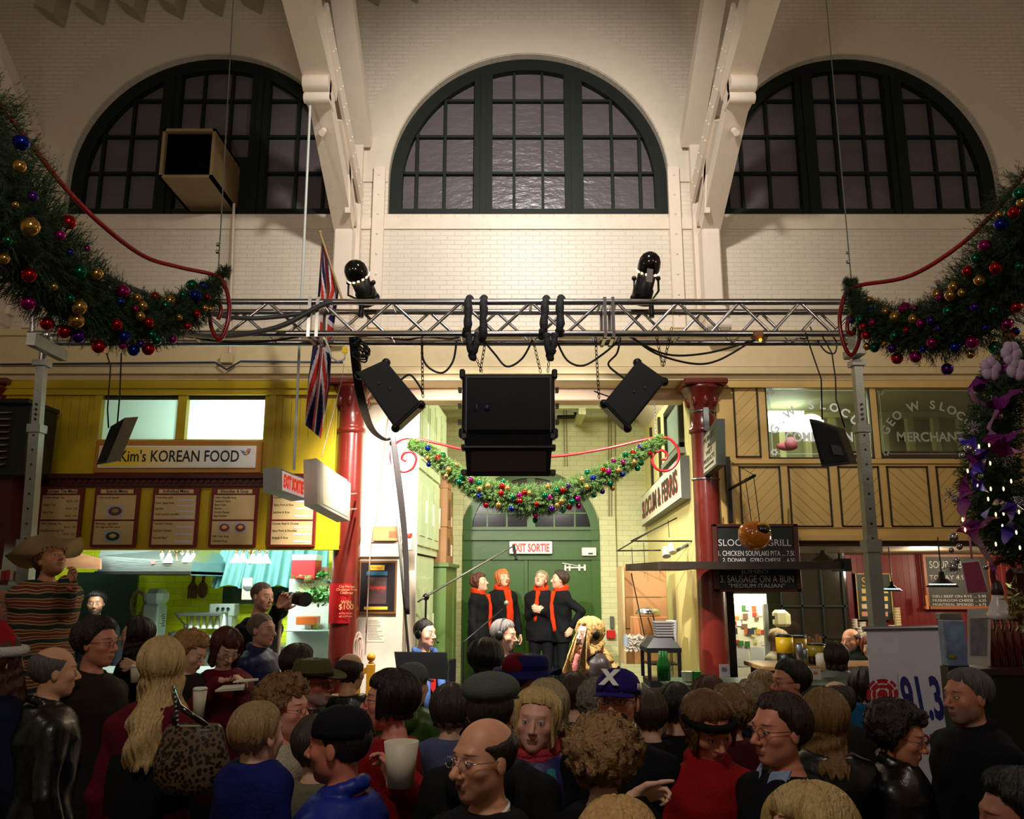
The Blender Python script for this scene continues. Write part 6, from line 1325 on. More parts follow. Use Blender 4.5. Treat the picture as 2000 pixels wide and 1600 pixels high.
# ================================================================== CHRISTMAS GARLANDS
m_fir = mat('fir_green',(34,62,22),.6,var=.5,scale=12)
m_fir2 = mat('bright_fir_green',(66,98,30),.6,var=.35,scale=12)
m_hoop = mat('red_hoop_paint',(150,22,26),.3,coat=.3)
BC = {'r': (190,20,24),'a': (206,160,84),'b': (20,44,160),'p': (84,24,150),'m': (170,16,120),'g': (8,120,84),'s': (190,186,200)}
mb_ = {k: mat('bauble_' + k,v,.13,metal=.9,var=.02) for k,v in BC.items()}
m_cap = mat('bauble_cap_gold',(200,170,90),.3,metal=1.)
def spline(pts,per=8):
 out = []
 for i in range(len(pts) - 1):
  p0 = pts[max(i - 1,0)]; p1 = pts[i]; p2 = pts[i + 1]; p3 = pts[min(i + 2,len(pts) - 1)]
  for k in range(per): t_ = k / per; out.append([.5 * ((2 * b) + (c - a) * t_ + (2 * a - 5 * b + 4 * c - d) * t_ ** 2 + (3 * b - a - 3 * c + d) * t_ ** 3) for a,b,c,d in zip(p0,p1,p2,p3)])
 out.append(list(pts[-1])); return out
def garland(name,lab,spine,n,needle,m,balls,brad,dens=1.,seed=1,grp=None):
 """spine: (px, py, depth, radius in px)"""
 r = random.Random(seed); S = [(P(a,b,Y),rr * Y / FPX,Y) for a,b,Y,rr in spline(spine)]
 t = thing(name,lab,'garland',S[0][0],grp); q = MB()
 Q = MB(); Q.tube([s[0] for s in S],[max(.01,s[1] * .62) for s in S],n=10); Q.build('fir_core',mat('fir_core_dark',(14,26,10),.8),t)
 W = [s[1] for s in S]; tot = sum(W); cum = []; a = 0
 for w_ in W: a += w_; cum.append(a / tot)
 import bisect
 for k in range(n):
  i = min(bisect.bisect(cum,r.random()),len(S) - 2); f = r.random(); c = S[i][0].lerp(S[i + 1][0],f); R = S[i][1] * (1 - f) + S[i + 1][1] * f
  d = Vector((r.gauss(0,1),r.gauss(0,1),r.gauss(0,1))).normalized(); ax = (S[i + 1][0] - S[i][0]).normalized(); d = (d - ax * d.dot(ax) * .8).normalized()
  b = c + d * R * r.uniform(.5,.85); tip = b + (d + ax * r.uniform(-.7,.7)).normalized() * (R * r.uniform(.1,.32) + needle * .6)
  ts = (tip - b); u = ts.orthogonal().normalized(); v = ts.normalized().cross(u)
  q.add([b - u * .003,b + u * .003,tip],[(0,1,2)])
  for j in range(9):
   f = (j + .6) / 9; an = j * 2.4; e = u * math.cos(an) + v * math.sin(an); p = b + ts * f; w_ = ts.normalized().cross(e) * .0018 * max(1,needle / .03)
   q.add([p - w_,p + w_,p + (e + ts.normalized() * .9).normalized() * needle * (1.1 - .5 * f)],[(0,1,2)])
 q.build('fir_needles',m,t,fixn=False)
 bs = []
 for (px,py,rp,c) in balls:
  best = min(range(len(S)),key=lambda i_: (spl_px(S[i_]) [0] - px) ** 2 + (spl_px(S[i_])[1] - py) ** 2)
  Y = S[best][2]; R = S[best][1]; dpx = math.hypot(spl_px(S[best])[0] - px,spl_px(S[best])[1] - py) * Y / FPX
  off = math.sqrt(max(0,(R * 1.0) ** 2 - min(dpx,R) ** 2)) + brad * .2
  Yb_ = Y - off; c3 = P(px,py,Yb_); rad = max(.008,rp * c3.y / FPX)
  key = (c,round(rad,3))
  o = MB().ball(c3,rad,n=18).build('bauble',mb_[c],t)
  up = Vector((0,.3,1)).normalized(); MB().cyl(c3 + up * rad * .96,c3 + up * rad * 1.16,rad * .22,n=8).build('cap',m_cap,o)
 return t
def spl_px(s):
 p = s[0]; d = p - Vector((0,0,CZ)); f = d.y * _c + d.z * _s; u = d.x / f; v = (-d.y * _s + d.z * _c) / f
 return (1000 + u * FPX,800 - v * FPX)
def hoop(t,pts,r,nm='hoop'):
 sp = [P(a,b,Y) for a,b,Y in spline(pts,6)]; return MB().tube(sp,r,n=8).build(nm,m_hoop,t)
LB = [(42,278,17,'b'),(38,325,14,'a'),(64,384,11,'p'),(59,443,20,'a'),(134,434,15,'r'),(117,460,11,'m'),(137,493,8,'b'),(170,486,7,'m'),(57,537,16,'r'),(155,531,15,'g'),(188,535,14,'a'),(55,592,16,'m'),(155,600,16,'a'),(150,626,16,'a'),(137,583,9,'g'),(92,632,14,'r'),(127,648,14,'r'),(153,657,14,'p'),(239,570,15,'m'),(235,590,9,'b'),(268,582,9,'a'),(278,598,11,'a'),(264,603,7,'m'),(303,580,10,'r'),(332,588,12,'a'),(323,597,10,'g'),(274,618,10,'a'),(290,630,11,'r'),(375,558,12,'g'),(397,560,11,'b'),(357,577,9,'g'),(381,578,13,'b'),(405,580,7,'r'),(400,602,7,'a'),(411,604,6,'a'),(384,613,8,'r'),(366,637,8,'r'),(338,663,8,'m'),(296,654,9,'g'),(307,665,9,'g'),(242,657,12,'b'),(240,675,8,'m'),(290,682,13,'r'),(261,684,12,'b'),(275,672,8,'p'),(193,677,14,'r'),(228,634,12,'r'),(350,620,7,'a'),(8,505,12,'a'),(15,470,10,'g'),(30,400,7,'a'),(105,560,8,'a')]
g1 = garland('christmas_garland','big fir garland with coloured baubles on a red hoop, left, nearest the louvred vent',[(440,526,4.75,8),(428,548,4.7,12),(395,585,4.6,34),(340,618,4.5,50),(270,628,4.35,62),(190,605,4.2,82),(110,545,3.95,100),(40,470,3.7,125),(-30,360,3.5,140),(-90,220,3.35,140)],5200,.03,m_fir,LB,.03,seed=3)
hoop(g1,[(-40,165,3.3),(0,205,3.4),(70,295,3.6),(130,370,3.8),(200,440,4.0),(280,500,4.3),(350,522,4.5),(420,538,4.68),(440,560,4.7),(448,600,4.7),(442,640,4.7),(428,664,4.7),(413,640,4.7),(411,605,4.7),(424,588,4.7),(432,606,4.7),(426,624,4.7)],.0125)
MB().cyl(P(427,520,4.7),P(459,-60,5.4),.004,n=5).ball(P(425,492,4.71),.013,n=8).ball(P(426,478,4.71),.013,n=8).build('suspension_wire',m_steel,g1)
RB = [(1992,378,14,'g'),(1998,395,13,'a'),(1980,415,12,'r'),(1955,438,14,'b'),(1951,420,7,'a'),(1923,480,13,'m'),(1905,505,10,'g'),(1890,530,11,'r'),(1913,548,12,'a'),(1945,523,13,'r'),(1990,520,8,'g'),(1863,560,11,'a'),(1857,577,13,'a'),(1879,572,9,'a'),(1831,576,12,'a'),(1836,582,9,'m'),(1768,603,13,'m'),(1787,603,7,'m'),(1730,609,10,'a'),(1698,588,9,'a'),(1702,608,9,'b'),(1748,620,12,'a'),(1784,624,11,'a'),(1818,627,9,'p'),(1798,632,9,'m'),(1852,608,11,'g'),(1904,600,10,'p'),(1940,605,8,'g'),(1985,600,12,'r'),(1966,633,12,'m'),(1680,625,9,'g'),(1662,626,6,'p'),(1704,630,8,'m'),(1686,638,8,'r'),(1691,655,9,'r'),(1747,656,9,'g'),(1708,679,10,'g'),(1693,677,8,'a'),(1742,681,9,'p'),(1820,669,11,'m'),(1865,678,12,'b'),(1898,668,13,'m'),(1752,700,12,'r'),(1788,697,12,'m'),(1803,682,7,'b'),(1850,721,12,'p'),(1970,655,12,'r'),(1983,648,9,'b'),(1945,680,14,'g'),(1728,671,5,'a'),(1833,642,6,'p'),(1770,645,6,'r'),(1895,692,9,'a'),(1925,640,7,'b')]
g2 = garland('christmas_garland','big fir garland with coloured baubles on a red hoop, right, over the lettered windows',[(1662,546,4.75,8),(1664,566,4.75,14),(1690,618,4.7,36),(1740,640,4.6,50),(1810,648,4.45,64),(1880,622,4.3,84),(1945,562,4.1,96),(2000,480,3.9,105),(2060,380,3.7,110)],4800,.03,m_fir,RB,.03,seed=5)
hoop(g2,[(2050,270,3.6),(1998,342,3.8),(1950,405,4.0),(1880,475,4.25),(1780,538,4.5),(1680,557,4.7),(1655,570,4.75),(1643,600,4.75),(1640,632,4.75),(1648,672,4.75),(1662,694,4.75),(1676,672,4.75),(1678,640,4.75),(1668,616,4.75),(1656,628,4.75),(1656,648,4.75),(1667,652,4.75),(1669,642,4.75)],.0125)
MB().cyl(P(1662,540,4.75),P(1608,-60,5.4),.004,n=5).ball(P(1656,512,4.78),.012,n=8).ball(P(1655,494,4.8),.01,n=8).build('suspension_wire',m_steel,g2)
Z = [(530,1073,'b'),(617,1112,'g'),(530,1128,'a'),(587,1128,'r'),(535,1163,'b'),(690,1167,'a'),(645,1193,'a'),(722,1232,'g'),(632,1228,'a'),(704,1260,'g'),(768,1250,'m'),(818,1268,'g'),(865,1285,'a'),(820,1300,'a'),(817,1340,'b'),(855,1390,'r'),(945,1285,'r'),(975,1298,'a'),(951,1260,'g'),(939,1325,'r'),(1002,1346,'g'),(925,1390,'a'),(998,1410,'b'),(1043,1337,'m'),(1043,1367,'r'),(1073,1320,'r'),(1096,1325,'a'),(1200,1288,'a'),(1250,1308,'g'),(1283,1308,'r'),(1313,1285,'p'),(1182,1337,'g'),(1212,1350,'m'),(1277,1370,'a'),(1252,1392,'a'),(1222,1410,'p'),(1138,1385,'r'),(1133,1450,'m'),(1130,1475,'g'),(1337,1371,'g'),(1368,1355,'m'),(1320,1402,'r'),(1285,1420,'g'),(1372,1395,'m'),(1418,1290,'a'),(1392,1250,'a'),(1420,1210,'g'),(1453,1240,'b'),(1458,1335,'g'),(1505,1315,'p'),(1548,1270,'g'),(1562,1295,'a'),(1508,1197,'r'),(1538,1205,'m'),(1595,1197,'a'),(1617,1217,'b'),(1567,1145,'m'),(1620,1152,'m'),(1633,1110,'g'),(1675,1097,'r'),(1715,1067,'p'),(1768,1100,'r'),(1682,1152,'a'),(1700,1185,'g'),(1720,1155,'g')]
cz_ = lambda a,b: (650 + a / 2.857,500 + b / 2.857)
CB = [(*cz_(a,b),6.0 if (a + b) % 3 else 5.2,c) for a,b,c in Z]
SP = [(425,1050,18),(470,1062,26),(540,1095,34),(630,1180,50),(760,1270,58),(880,1325,75),(1050,1370,88),(1230,1355,80),(1400,1290,70),(1560,1200,55),(1700,1115,38),(1790,1050,28),(1845,1022,18)]
g3 = garland('christmas_garland','fir garland swag with small baubles hanging across the stage opening under the loudspeakers',[(*cz_(a,b),7.35,r_ / 2.857) for a,b,r_ in SP],4200,.035,m_fir2,CB,.02,seed=9)
hp = lambda L: [(*cz_(a,b),7.35) for a,b in L]
hoop(g3,hp([(410,1145),(385,1130),(400,1100),(440,1095),(465,1130),(445,1185),(390,1205),(335,1170),(325,1090),(370,1032),(445,1018),(600,1050),(720,1078),(980,1115),(1250,1118),(1500,1080),(1700,1035),(1800,1015),(1880,1022),(1930,1090),(1920,1155),(1870,1198),(1810,1190),(1780,1140),(1800,1098),(1840,1086),(1865,1110),(1858,1134),(1835,1136)]),.012)
q = MB(); chain(q,P(*cz_(445,1015),7.35),P(*cz_(450,800),7.6),.016,.002); chain(q,P(*cz_(1803,1012),7.35),P(*cz_(1795,810),7.6),.016,.002); q.build('suspension_chain',m_steel,g3)
# ---- purple ribboned swag at the right edge
Yp = 3.3
pg = garland('ribbon_garland','hanging fir garland with purple ribbon, silver balls and small lights at the right edge',[(1985,670,Yp,20),(1965,740,Yp,42),(1945,830,Yp,50),(1935,920,Yp,55),(1950,1000,Yp,60),(1990,1050,Yp,55),(2040,1050,Yp,50)],2600,.03,m_fir,[],.03,seed=13)
m_rib = mat('purple_glitter_ribbon',(134,16,128),.3,var=.5,scale=90,metal=.4,bump=.8,bscale=300); m_rib2 = mat('violet_ribbon',(70,40,170),.35,var=.4,scale=60,metal=.3)
rr = random.Random(21)
def ribbon(pts,w_,m,nm):
 S = [P(a,b,Y) for a,b,Y in spline(pts,7)]; vs = []; fs = []
 for i,p in enumerate(S):
  d = (S[min(i + 1,len(S) - 1)] - S[max(i - 1,0)]).normalized(); s = Vector((math.sin(i * .5) * .4,math.cos(i * .45),math.sin(i * .3) * .5)); s = (s - d * s.dot(d)).normalized() * w_ * (1 + .25 * math.sin(i * 1.3)); vs += [p - s,p + s]
 for i in range(len(S) - 1): fs.append((2 * i,2 * i + 1,2 * i + 3,2 * i + 2))
 q = MB().add(vs,fs,0,True); q.add([v + Vector((0,.002,0)) for v in vs],[f[::-1] for f in fs],0,True); q.build(nm,m,pg,fixn=False)
ribbon([(1985,700,3.1),(1930,740,3.1),(1900,765,3.05),(1925,790,3.0),(1965,775,3.0),(1990,760,3.05)],.03,m_rib,'ribbon')
ribbon([(1960,790,3.05),(1935,830,3.0),(1950,870,3.0),(1990,880,3.05)],.03,m_rib,'ribbon')
ribbon([(1990,840,3.0),(1930,880,3.0),(1890,920,3.05),(1885,990,3.05),(1900,1030,3.0),(1940,1010,3.0)],.028,m_rib,'ribbon')
ribbon([(1880,860,3.1),(1905,870,3.05),(1925,900,3.0),(1900,930,3.0),(1930,960,3.0)],.025,m_rib2,'ribbon')
ribbon([(1895,960,3.0),(1880,1000,3.0),(1905,1050,3.0),(1930,1090,3.0),(1950,1125,3.0)],.038,m_rib,'ribbon')
ribbon([(1920,1010,2.98),(1950,980,2.95),(1975,1010,2.95),(1960,1060,2.98)],.028,m_rib2,'ribbon')
m_pet = mat('pale_mauve_petal',(176,150,180),.6,var=.2)
for cx_,cy_,n in ((1975,690,6),(1935,720,5),(1985,720,4)):
 q = MB()
 for k in range(n): an = 2 * PI * k / n + cx_; c = P(cx_ + 10 * math.cos(an),cy_ + 12 * math.sin(an),3.05); q.ball(c,(.022,.012,.026),n=8)
 q.build('flower',m_pet,pg)
q0 = [(1892,876,9),(1880,890,7),(1906,882,6),(1866,975,7),(1862,1050,9),(1874,1068,6),(1858,1075,5),(1950,812,8),(1868,1095,6),(1905,940,7),(1916,930,5),(1926,1108,5),(1862,1108,9)]
for a,b,r_ in q0: MB().ball(P(a,b,3.05),r_ * 3.05 / FPX,n=12).build('silver_ball',mb_['s'],pg)
for a,b,r_ in ((1857,968,16),(1963,895,17),(1985,985,16),(1900,835,14),(1860,1108,14)):
 q = MB(); c = P(a,b,3.05); R_ = r_ * 3.05 / FPX
 for k in range(46): d = Vector((rr.gauss(0,1),rr.gauss(0,1),rr.gauss(0,1))).normalized(); q.cyl(c,c + d * R_,.0006,n=3,caps=False); q.ball(c + d * R_,.0022,n=5)
 q.build('silver_starburst',mb_['s'],pg)
m_ml = mat('warm_mini_light',(255,222,150),.4,emit=6.,ecol=(255,210,120))
for a,b in ((1934,905),(1932,870),(1890,920),(1912,872),(1960,955),(1975,940),(1930,975),(1935,955),(1910,950),(1945,1005),(1960,1003),(1905,1030),(1880,1015),(1958,1028),(1912,1056),(1908,1035),(1945,1063),(1992,1070),(1885,1035),(1990,1000),(1972,855),(1985,1040)):
 c = P(a,b,3.0); MB().ball(c,(.0035,.0035,.008),n=6).build('mini_light',m_ml,pg)
q = MB(); c = P(1989,1185,2.7)
for k in range(90): d = Vector((rr.gauss(0,1),rr.gauss(0,1),rr.gauss(0,1))).normalized() * rr.uniform(.02,.05); p = c + Vector((rr.gauss(0,.012),rr.gauss(0,.012),rr.gauss(0,.03))); s = d.orthogonal().normalized() * .006; q.add([p,p + d * .5 + s,p + d,p + d * .5 - s],[(0,1,2,3)])
tag(q.build('gold_leaf_spray',mat('gold_green_leaf',(120,120,50),.3,metal=.4),fixn=False),'gold and green leafy spray at the right edge beside the bottles','decoration')
# pink hanging card, goose neck lamp, framed picture, bottles, boxed goods
t = thing('pink_card','plastic covered pink card hanging by a striped cord below the ribbon garland','card',P(1905,1160,3.3)); Yc = 3.3
MB().hexa([P(1887,1160,Yc),P(1932,1158,Yc),P(1932,1158,Yc + .005),P(1887,1160,Yc + .005),P(1876,1097,Yc),P(1913,1092,Yc),P(1913,1092,Yc + .005),P(1876,1097,Yc + .005)]).build('plastic_cover',mat('clear_cover',(206,190,200),.15),t)
MB().hexa([P(1890,1157,Yc - .004),P(1929,1155,Yc - .004),P(1929,1155,Yc),P(1890,1157,Yc),P(1879,1100,Yc - .004),P(1911,1097,Yc - .004),P(1911,1097,Yc),P(1879,1100,Yc)]).build('printed_sheet',mat('pink_print',(150,60,90),.4,var=.3,scale=30),t)
MB().tube([P(1898,1092,Yc),P(1895,1060,Yc),P(1893,1035,Yc)],.004,n=6).build('striped_cord',mat('cord_pink',(200,120,140),.6),t)
t = thing('gooseneck_lamp','white enamel lamp on a curved dark red pipe at the right edge','lamp',P(1955,1212,3.6)); Yl = 3.6
MB().tube([P(a,b,Yl) for a,b,_ in spline([(1945,1150,0),(1938,1120,0),(1944,1100,0),(1962,1093,0),(1978,1102,0),(1984,1130,0),(1984,1210,0)],5)],.012,n=8).build('curved_pipe',mat('dark_red_pipe',(110,20,26),.3),t)
c = P(1954,1210,Yl); M = Matrix.Translation(c); MB().lathe([(.052,0),(.05,.025),(.044,.03),(.034,.06),(.024,.085),(.02,.11)],M,24).build('shade',mat('white_enamel',(216,206,206),.3),t); MB().lathe([(.024,.1),(.024,.125),(.018,.15),(.01,.16)],M,16).build('socket',mat('dark_socket',(70,56,50),.4),t)
st = thing('side_stall','black stall counter at the right edge holding the bottles and framed picture','counter',P(1990,1320,4.7)); Ys2 = 4.75; zs2 = wz(1302,Ys2); xs2 = wx(1892,1310,Ys2)
MB().box((xs2,4.62,floor_z(4.6)),(4.6,4.98,zs2 - .03)).build('counter_body',m_blk,st); MB().box((xs2 - .02,4.6,zs2 - .03),(4.65,5.0,zs2)).build('counter_top',mat('dark_wood_top',(50,30,22),.4),st)
t = thing('framed_picture','white matted plastic wrapped picture standing on the stall at right','picture',P(1912,1300,4.68)); Yf2 = 4.68
MB().hexa([P(1890,1298,Yf2),P(1934,1301,Yf2),P(1934,1301,Yf2 + .01),P(1890,1298,Yf2 + .01),P(1889,1190,Yf2),P(1936,1188,Yf2),P(1936,1188,Yf2 + .01),P(1889,1190,Yf2 + .01)]).build('mat_board',mat('glossy_mat',(190,184,178),.12,bump=.5,bscale=20),t)
MB().hexa([P(1896,1280,Yf2 - .003),P(1928,1281,Yf2 - .003),P(1928,1281,Yf2),P(1896,1280,Yf2),P(1895,1208,Yf2 - .003),P(1929,1207,Yf2 - .003),P(1929,1207,Yf2),P(1895,1208,Yf2)]).build('watercolour',mat('watercolour_grey',(120,118,130),.2,var=.6,scale=25),t)
m_bot = mat('amber_syrup_glass',(92,26,6),.08,spec=.8,coat=.5); m_gc = mat('gold_bottle_cap',(190,140,50),.25,metal=.9)
for row in range(2):
 for k in range(9):
  x = wx(1942,1260,4.72) + .044 * k + .016 * row; y = 4.74 + row * .06; zz = zs2 + .001
  if row == 0 and k == 0: b0 = thing('syrup_bottle','slim amber bottle with gold cap in the packed rows at the right edge','bottle',(x,y,zz),'syrup bottles on the stall'); M = Matrix.Translation((x,y,zz)); MB().lathe([(.018,0),(.019,.14),(.019,.175),(.008,.21),(.008,.245)],M,14).build('glass',m_bot,b0); MB().lathe([(.0105,.24),(.0105,.272),(.004,.276)],M,12).build('cap',m_gc,b0)
  else: o = copy_tree(b0); o.location = (x,y,zz)
t = thing('boxed_goods','stack of blue and white printed cartons left of the framed picture','carton',P(1870,1290,4.8)); Yb2 = 4.75
MB().box((wx(1846,1250,Yb2),Yb2,zs2),(wx(1889,1250,Yb2),Yb2 + .07,wz(1212,Yb2)),bev=.005).build('printed_carton',mat('blue_white_print',(120,140,176),.4,var=.9,scale=14),t); MB().box((wx(1842,1250,Yb2),Yb2 + .005,wz(1211,Yb2)),(wx(1886,1250,Yb2),Yb2 + .07,wz(1198,Yb2)),bev=.005).build('lid_tray',mat('silver_lid',(130,128,126),.3,metal=.6),t)
MB().ball(P(1860,1283,Yb2 - .005),(.022,.003,.012),n=10).build('yellow_mark',mat('mark_yellow',(170,140,40),.5),t)
tag(MB().box((wx(1843,1250,4.75),4.73,floor_z(4.75)),(xs2 - .03,4.82,zs2 - .002)).build('goods_plinth',m_blk),'black plinth under the blue and white cartons','plinth')
# red petalled cloth hanging far right
tag(MB().box(P(1982,1215,3.4),P(2020,1110,3.45),bev=.02).build('dark_red_pipe_box',mat('dark_red_cloth',(90,14,18),.6)),'dark red box shape hanging at the right edge above the bottles','box')
# ---- roll-up banner with the radio logo
bn = thing('banner_stand','white roll up banner with a red circular emblem and 91.3 in dark blue','banner',P(1775,1580,5.6)); Y = 5.6
tl,trr,bl,br = P(1692,1230,Y),P(1845,1228,Y),P(1716,1590,Y - .2),P(1868,1590,Y - .2)
bl = bl + (bl - tl) * .55; br = br + (br - trr) * .55
def bp(u,v,o=.0): a = tl.lerp(trr,u); b = bl.lerp(br,u); return a.lerp(b,v) + Vector((0,-o,0))
MB().hexa([bl,br,br + Vector((0,.004,0)),bl + Vector((0,.004,0)),tl,trr,trr + Vector((0,.004,0)),tl + Vector((0,.004,0))]).build('printed_sheet',mat('banner_white',(214,210,226),.5),bn)
MB().cyl(P(1685,1229,Y),P(1850,1226,Y),.016,n=12).build('top_rail',mat('satin_aluminium',(150,150,156),.35,metal=.6),bn)
MB().box((bl.x - .02,bl.y - .1,floor_z(5.5)),(br.x + .02,bl.y + .1,floor_z(5.5) + .09),bev=.02).build('base_cassette',mat('satin_aluminium',(150,150,156),.35,metal=.6),bn)
c = (tl + trr) / 2; MB().cyl(c + Vector((0,.02,0)),(c.x,c.y + .02,floor_z(5.5) + .05),.008,n=8).build('support_pole',m_al,bn)
m_gem = mat('emblem_red',(176,18,36),.5)
def vof(py): return (py - 1229) / (1590 - 1229) / 1.9 * 1.0
def bpx(px,py,o=.004):
 q_ = P(px,py,Y - (py - 1229) / 361 * .2); return q_ + Vector((0,-o,0))
# emblem: central disc, ring of wedges
q = MB(); G = (1723,1357)
def seg(r0,r1,a0,a1,n=8):
 o_ = [bpx(G[0] + r1 * math.cos(a),G[1] - r1 * math.sin(a) * 1.0) for a in [a0 + (a1 - a0) * k / n for k in range(n + 1)]]
 i_ = [bpx(G[0] + r0 * math.cos(a),G[1] - r0 * math.sin(a)) for a in [a0 + (a1 - a0) * k / n for k in range(n + 1)]]
 for k in range(n): q.quad(o_[k],o_[k + 1],i_[k + 1],i_[k])
seg(0.1,10.5,0,2 * PI,20)
for k in range(4):
 a = k * PI / 2; seg(12.5,20,a - .45,a + .45)
 seg(12.5,27,a + PI / 4 - .26,a + PI / 4 + .26) if False else None
for k in range(4):
 a = k * PI / 2 + PI / 4; seg(15,25,a - .36,a + .36)
for k in range(4): a = k * PI / 2; seg(22.5,31,a - .38,a + .38)
for k in range(4): a = k * PI / 2 + PI / 4; seg(27,33,a - .25,a + .25)
q.build('emblem',m_gem,bn,fixn=False)
q = MB(); q.quad(bpx(1752,1316),bpx(1753,1316),bpx(1757,1395),bpx(1756,1395)); q.build('divider_line',mat('rule_grey',(120,120,140),.5),bn,fixn=False)
ex = (trr - tl).normalized(); ey = ex.cross((tl - bl).normalized()).normalized(); ey = -ey if ey.y < 0 else ey; ez = ex.cross(ey).normalized(); ez = -ez if ez.z < 0 else ez
Rt = Matrix(((ex.x,ey.x,ez.x,0),(ex.y,ey.y,ez.y,0),(ex.z,ey.z,ez.z,0),(0,0,0,1))); m_nv = mat('numeral_blue',(34,30,110),.5)
def bt(nm,s,px,py,wpx,hpx,m):
 c = bpx(px,py,.006); k_ = c.y / FPX * 1.03; text(nm,s,.1,m,T(c) @ Rt,bn,fit=(wpx * k_,hpx * k_),bold=.003)
bt('numerals','91.3',1800,1364,72,78,m_nv); bt('band_lettering','FM',1856,1395,24,26,mat('fm_grey',(110,106,120),.5)); bt('lower_lettering','radioone',1790,1440,100,26,mat('one_red',(150,30,60),.5))
# ================================================================== PEOPLE: smooth bodies grown from distance fields
def caps(a,b,ra,rb):
 a = np.array(a,float); b = np.array(b,float); ba = b - a; L = max(1e-9,float(ba @ ba)); R = max(ra,rb)
 def f(x,y,z):
  px,py,pz = x - a[0],y - a[1],z - a[2]; t = np.clip((px * ba[0] + py * ba[1] + pz * ba[2]) / L,0,1)
  return np.sqrt((px - ba[0] * t) ** 2 + (py - ba[1] * t) ** 2 + (pz - ba[2] * t) ** 2) - (ra + (rb - ra) * t)
 return f,np.minimum(a,b) - R,np.maximum(a,b) + R
def ell(c,r):
 c = np.array(c,float); r = np.array(r,float)
 def f(x,y,z): 
  k0 = np.sqrt(((x - c[0]) / r[0]) ** 2 + ((y - c[1]) / r[1]) ** 2 + ((z - c[2]) / r[2]) ** 2); k1 = np.sqrt(((x - c[0]) / r[0] ** 2) ** 2 + ((y - c[1]) / r[1] ** 2) ** 2 + ((z - c[2]) / r[2] ** 2) ** 2) + 1e-9
  return k0 * (k0 - 1) / k1
 return f,c - r,c + r
def smin(a,b,k):
 h = np.clip(.5 + .5 * (b - a) / k,0,1); return b + (a - b) * h - k * h * (1 - h)
class Vol:
 def __init__(s,lo,hi,h):
  s.lo = np.array(lo,float); s.h = h; s.n = np.ceil((np.array(hi) - s.lo) / h).astype(int) + 1; s.d = np.full(s.n,.08,np.float32)
 def add(s,prim,k=.012,sub=False):
  f,lo,hi = prim; m = k + 3 * s.h
  i0 = np.clip(np.floor((lo - m - s.lo) / s.h).astype(int),0,s.n); i1 = np.clip(np.ceil((hi + m - s.lo) / s.h).astype(int) + 1,0,s.n)
  if (i1 <= i0).any(): return
  g = [s.lo[a] + s.h * np.arange(i0[a],i1[a]) for a in range(3)]; x,y,z = np.meshgrid(*g,indexing='ij'); sl = tuple(slice(i0[a],i1[a]) for a in range(3))
  d = f(x,y,z); s.d[sl] = (-smin(-s.d[sl],d,k)) if sub else smin(s.d[sl],d,k)
 def wrinkle(s,amp,sc,seed):
  r = np.random.RandomState(seed); g = [s.lo[a] + s.h * np.arange(s.n[a]) for a in range(3)]; x,y,z = np.meshgrid(*g,indexing='ij'); p = r.rand(6) * 6.28
  w = np.sin(sc * (z + .4 * x) + p[0] + 2.2 * np.sin(sc * .45 * (x + y) + p[1])) * np.sin(sc * .6 * (y - .3 * z) + p[2] + 1.6 * np.sin(sc * .5 * x + p[3])); s.d += (amp * w).astype(np.float32)
 def mesh(s):
  d = s.d; S = d < 0
  c = np.zeros(np.array(d.shape) - 1,np.int8)
  for i in (0,1):
   for j in (0,1):
    for k in (0,1): c += S[i:d.shape[0] - 1 + i,j:d.shape[1] - 1 + j,k:d.shape[2] - 1 + k]
  act = (c > 0) & (c < 8); I = np.argwhere(act); idx = -np.ones(act.shape,np.int64); idx[act] = np.arange(len(I))
  P_ = np.zeros((len(I),3)); cnt = np.zeros(len(I))
  for ax in range(3):
   o = [a for a in range(3) if a != ax]
   for u in (0,1):
    for v in (0,1):
     A = I.copy(); A[:,o[0]] += u; A[:,o[1]] += v; B = A.copy(); B[:,ax] += 1
     da = d[A[:,0],A[:,1],A[:,2]]; db = d[B[:,0],B[:,1],B[:,2]]; m = (da < 0) != (db < 0); t = np.where(m,da / np.where(m,da - db,1),0)
     pt = A.astype(float); pt[:,ax] += t; P_[m] += pt[m]; cnt[m] += 1
  V = s.lo + s.h * P_ / np.maximum(cnt,1)[:,None]; F = []
  for ax in range(3):
   o = [(1,2),(2,0),(0,1)][ax]; sl = [slice(None)] * 3; sl[ax] = slice(0,-1); s2 = [slice(None)] * 3; s2[ax] = slice(1,None)
   ch = S[tuple(sl)] != S[tuple(s2)]; E = np.argwhere(ch); E = E[(E[:,o[0]] > 0) & (E[:,o[1]] > 0) & (E[:,o[0]] < d.shape[o[0]] - 1) & (E[:,o[1]] < d.shape[o[1]] - 1)]
   q = []
   for u,v in ((1,1),(0,1),(0,0),(1,0)): A = E.copy(); A[:,o[0]] -= u; A[:,o[1]] -= v; q.append(idx[A[:,0],A[:,1],A[:,2]])
   Q = np.stack(q,1); ins = S[E[:,0],E[:,1],E[:,2]]; Q[~ins] = Q[~ins][:,::-1]; F.append(Q)
  F = np.concatenate(F); F = F[(F >= 0).all(1)]; return V,F
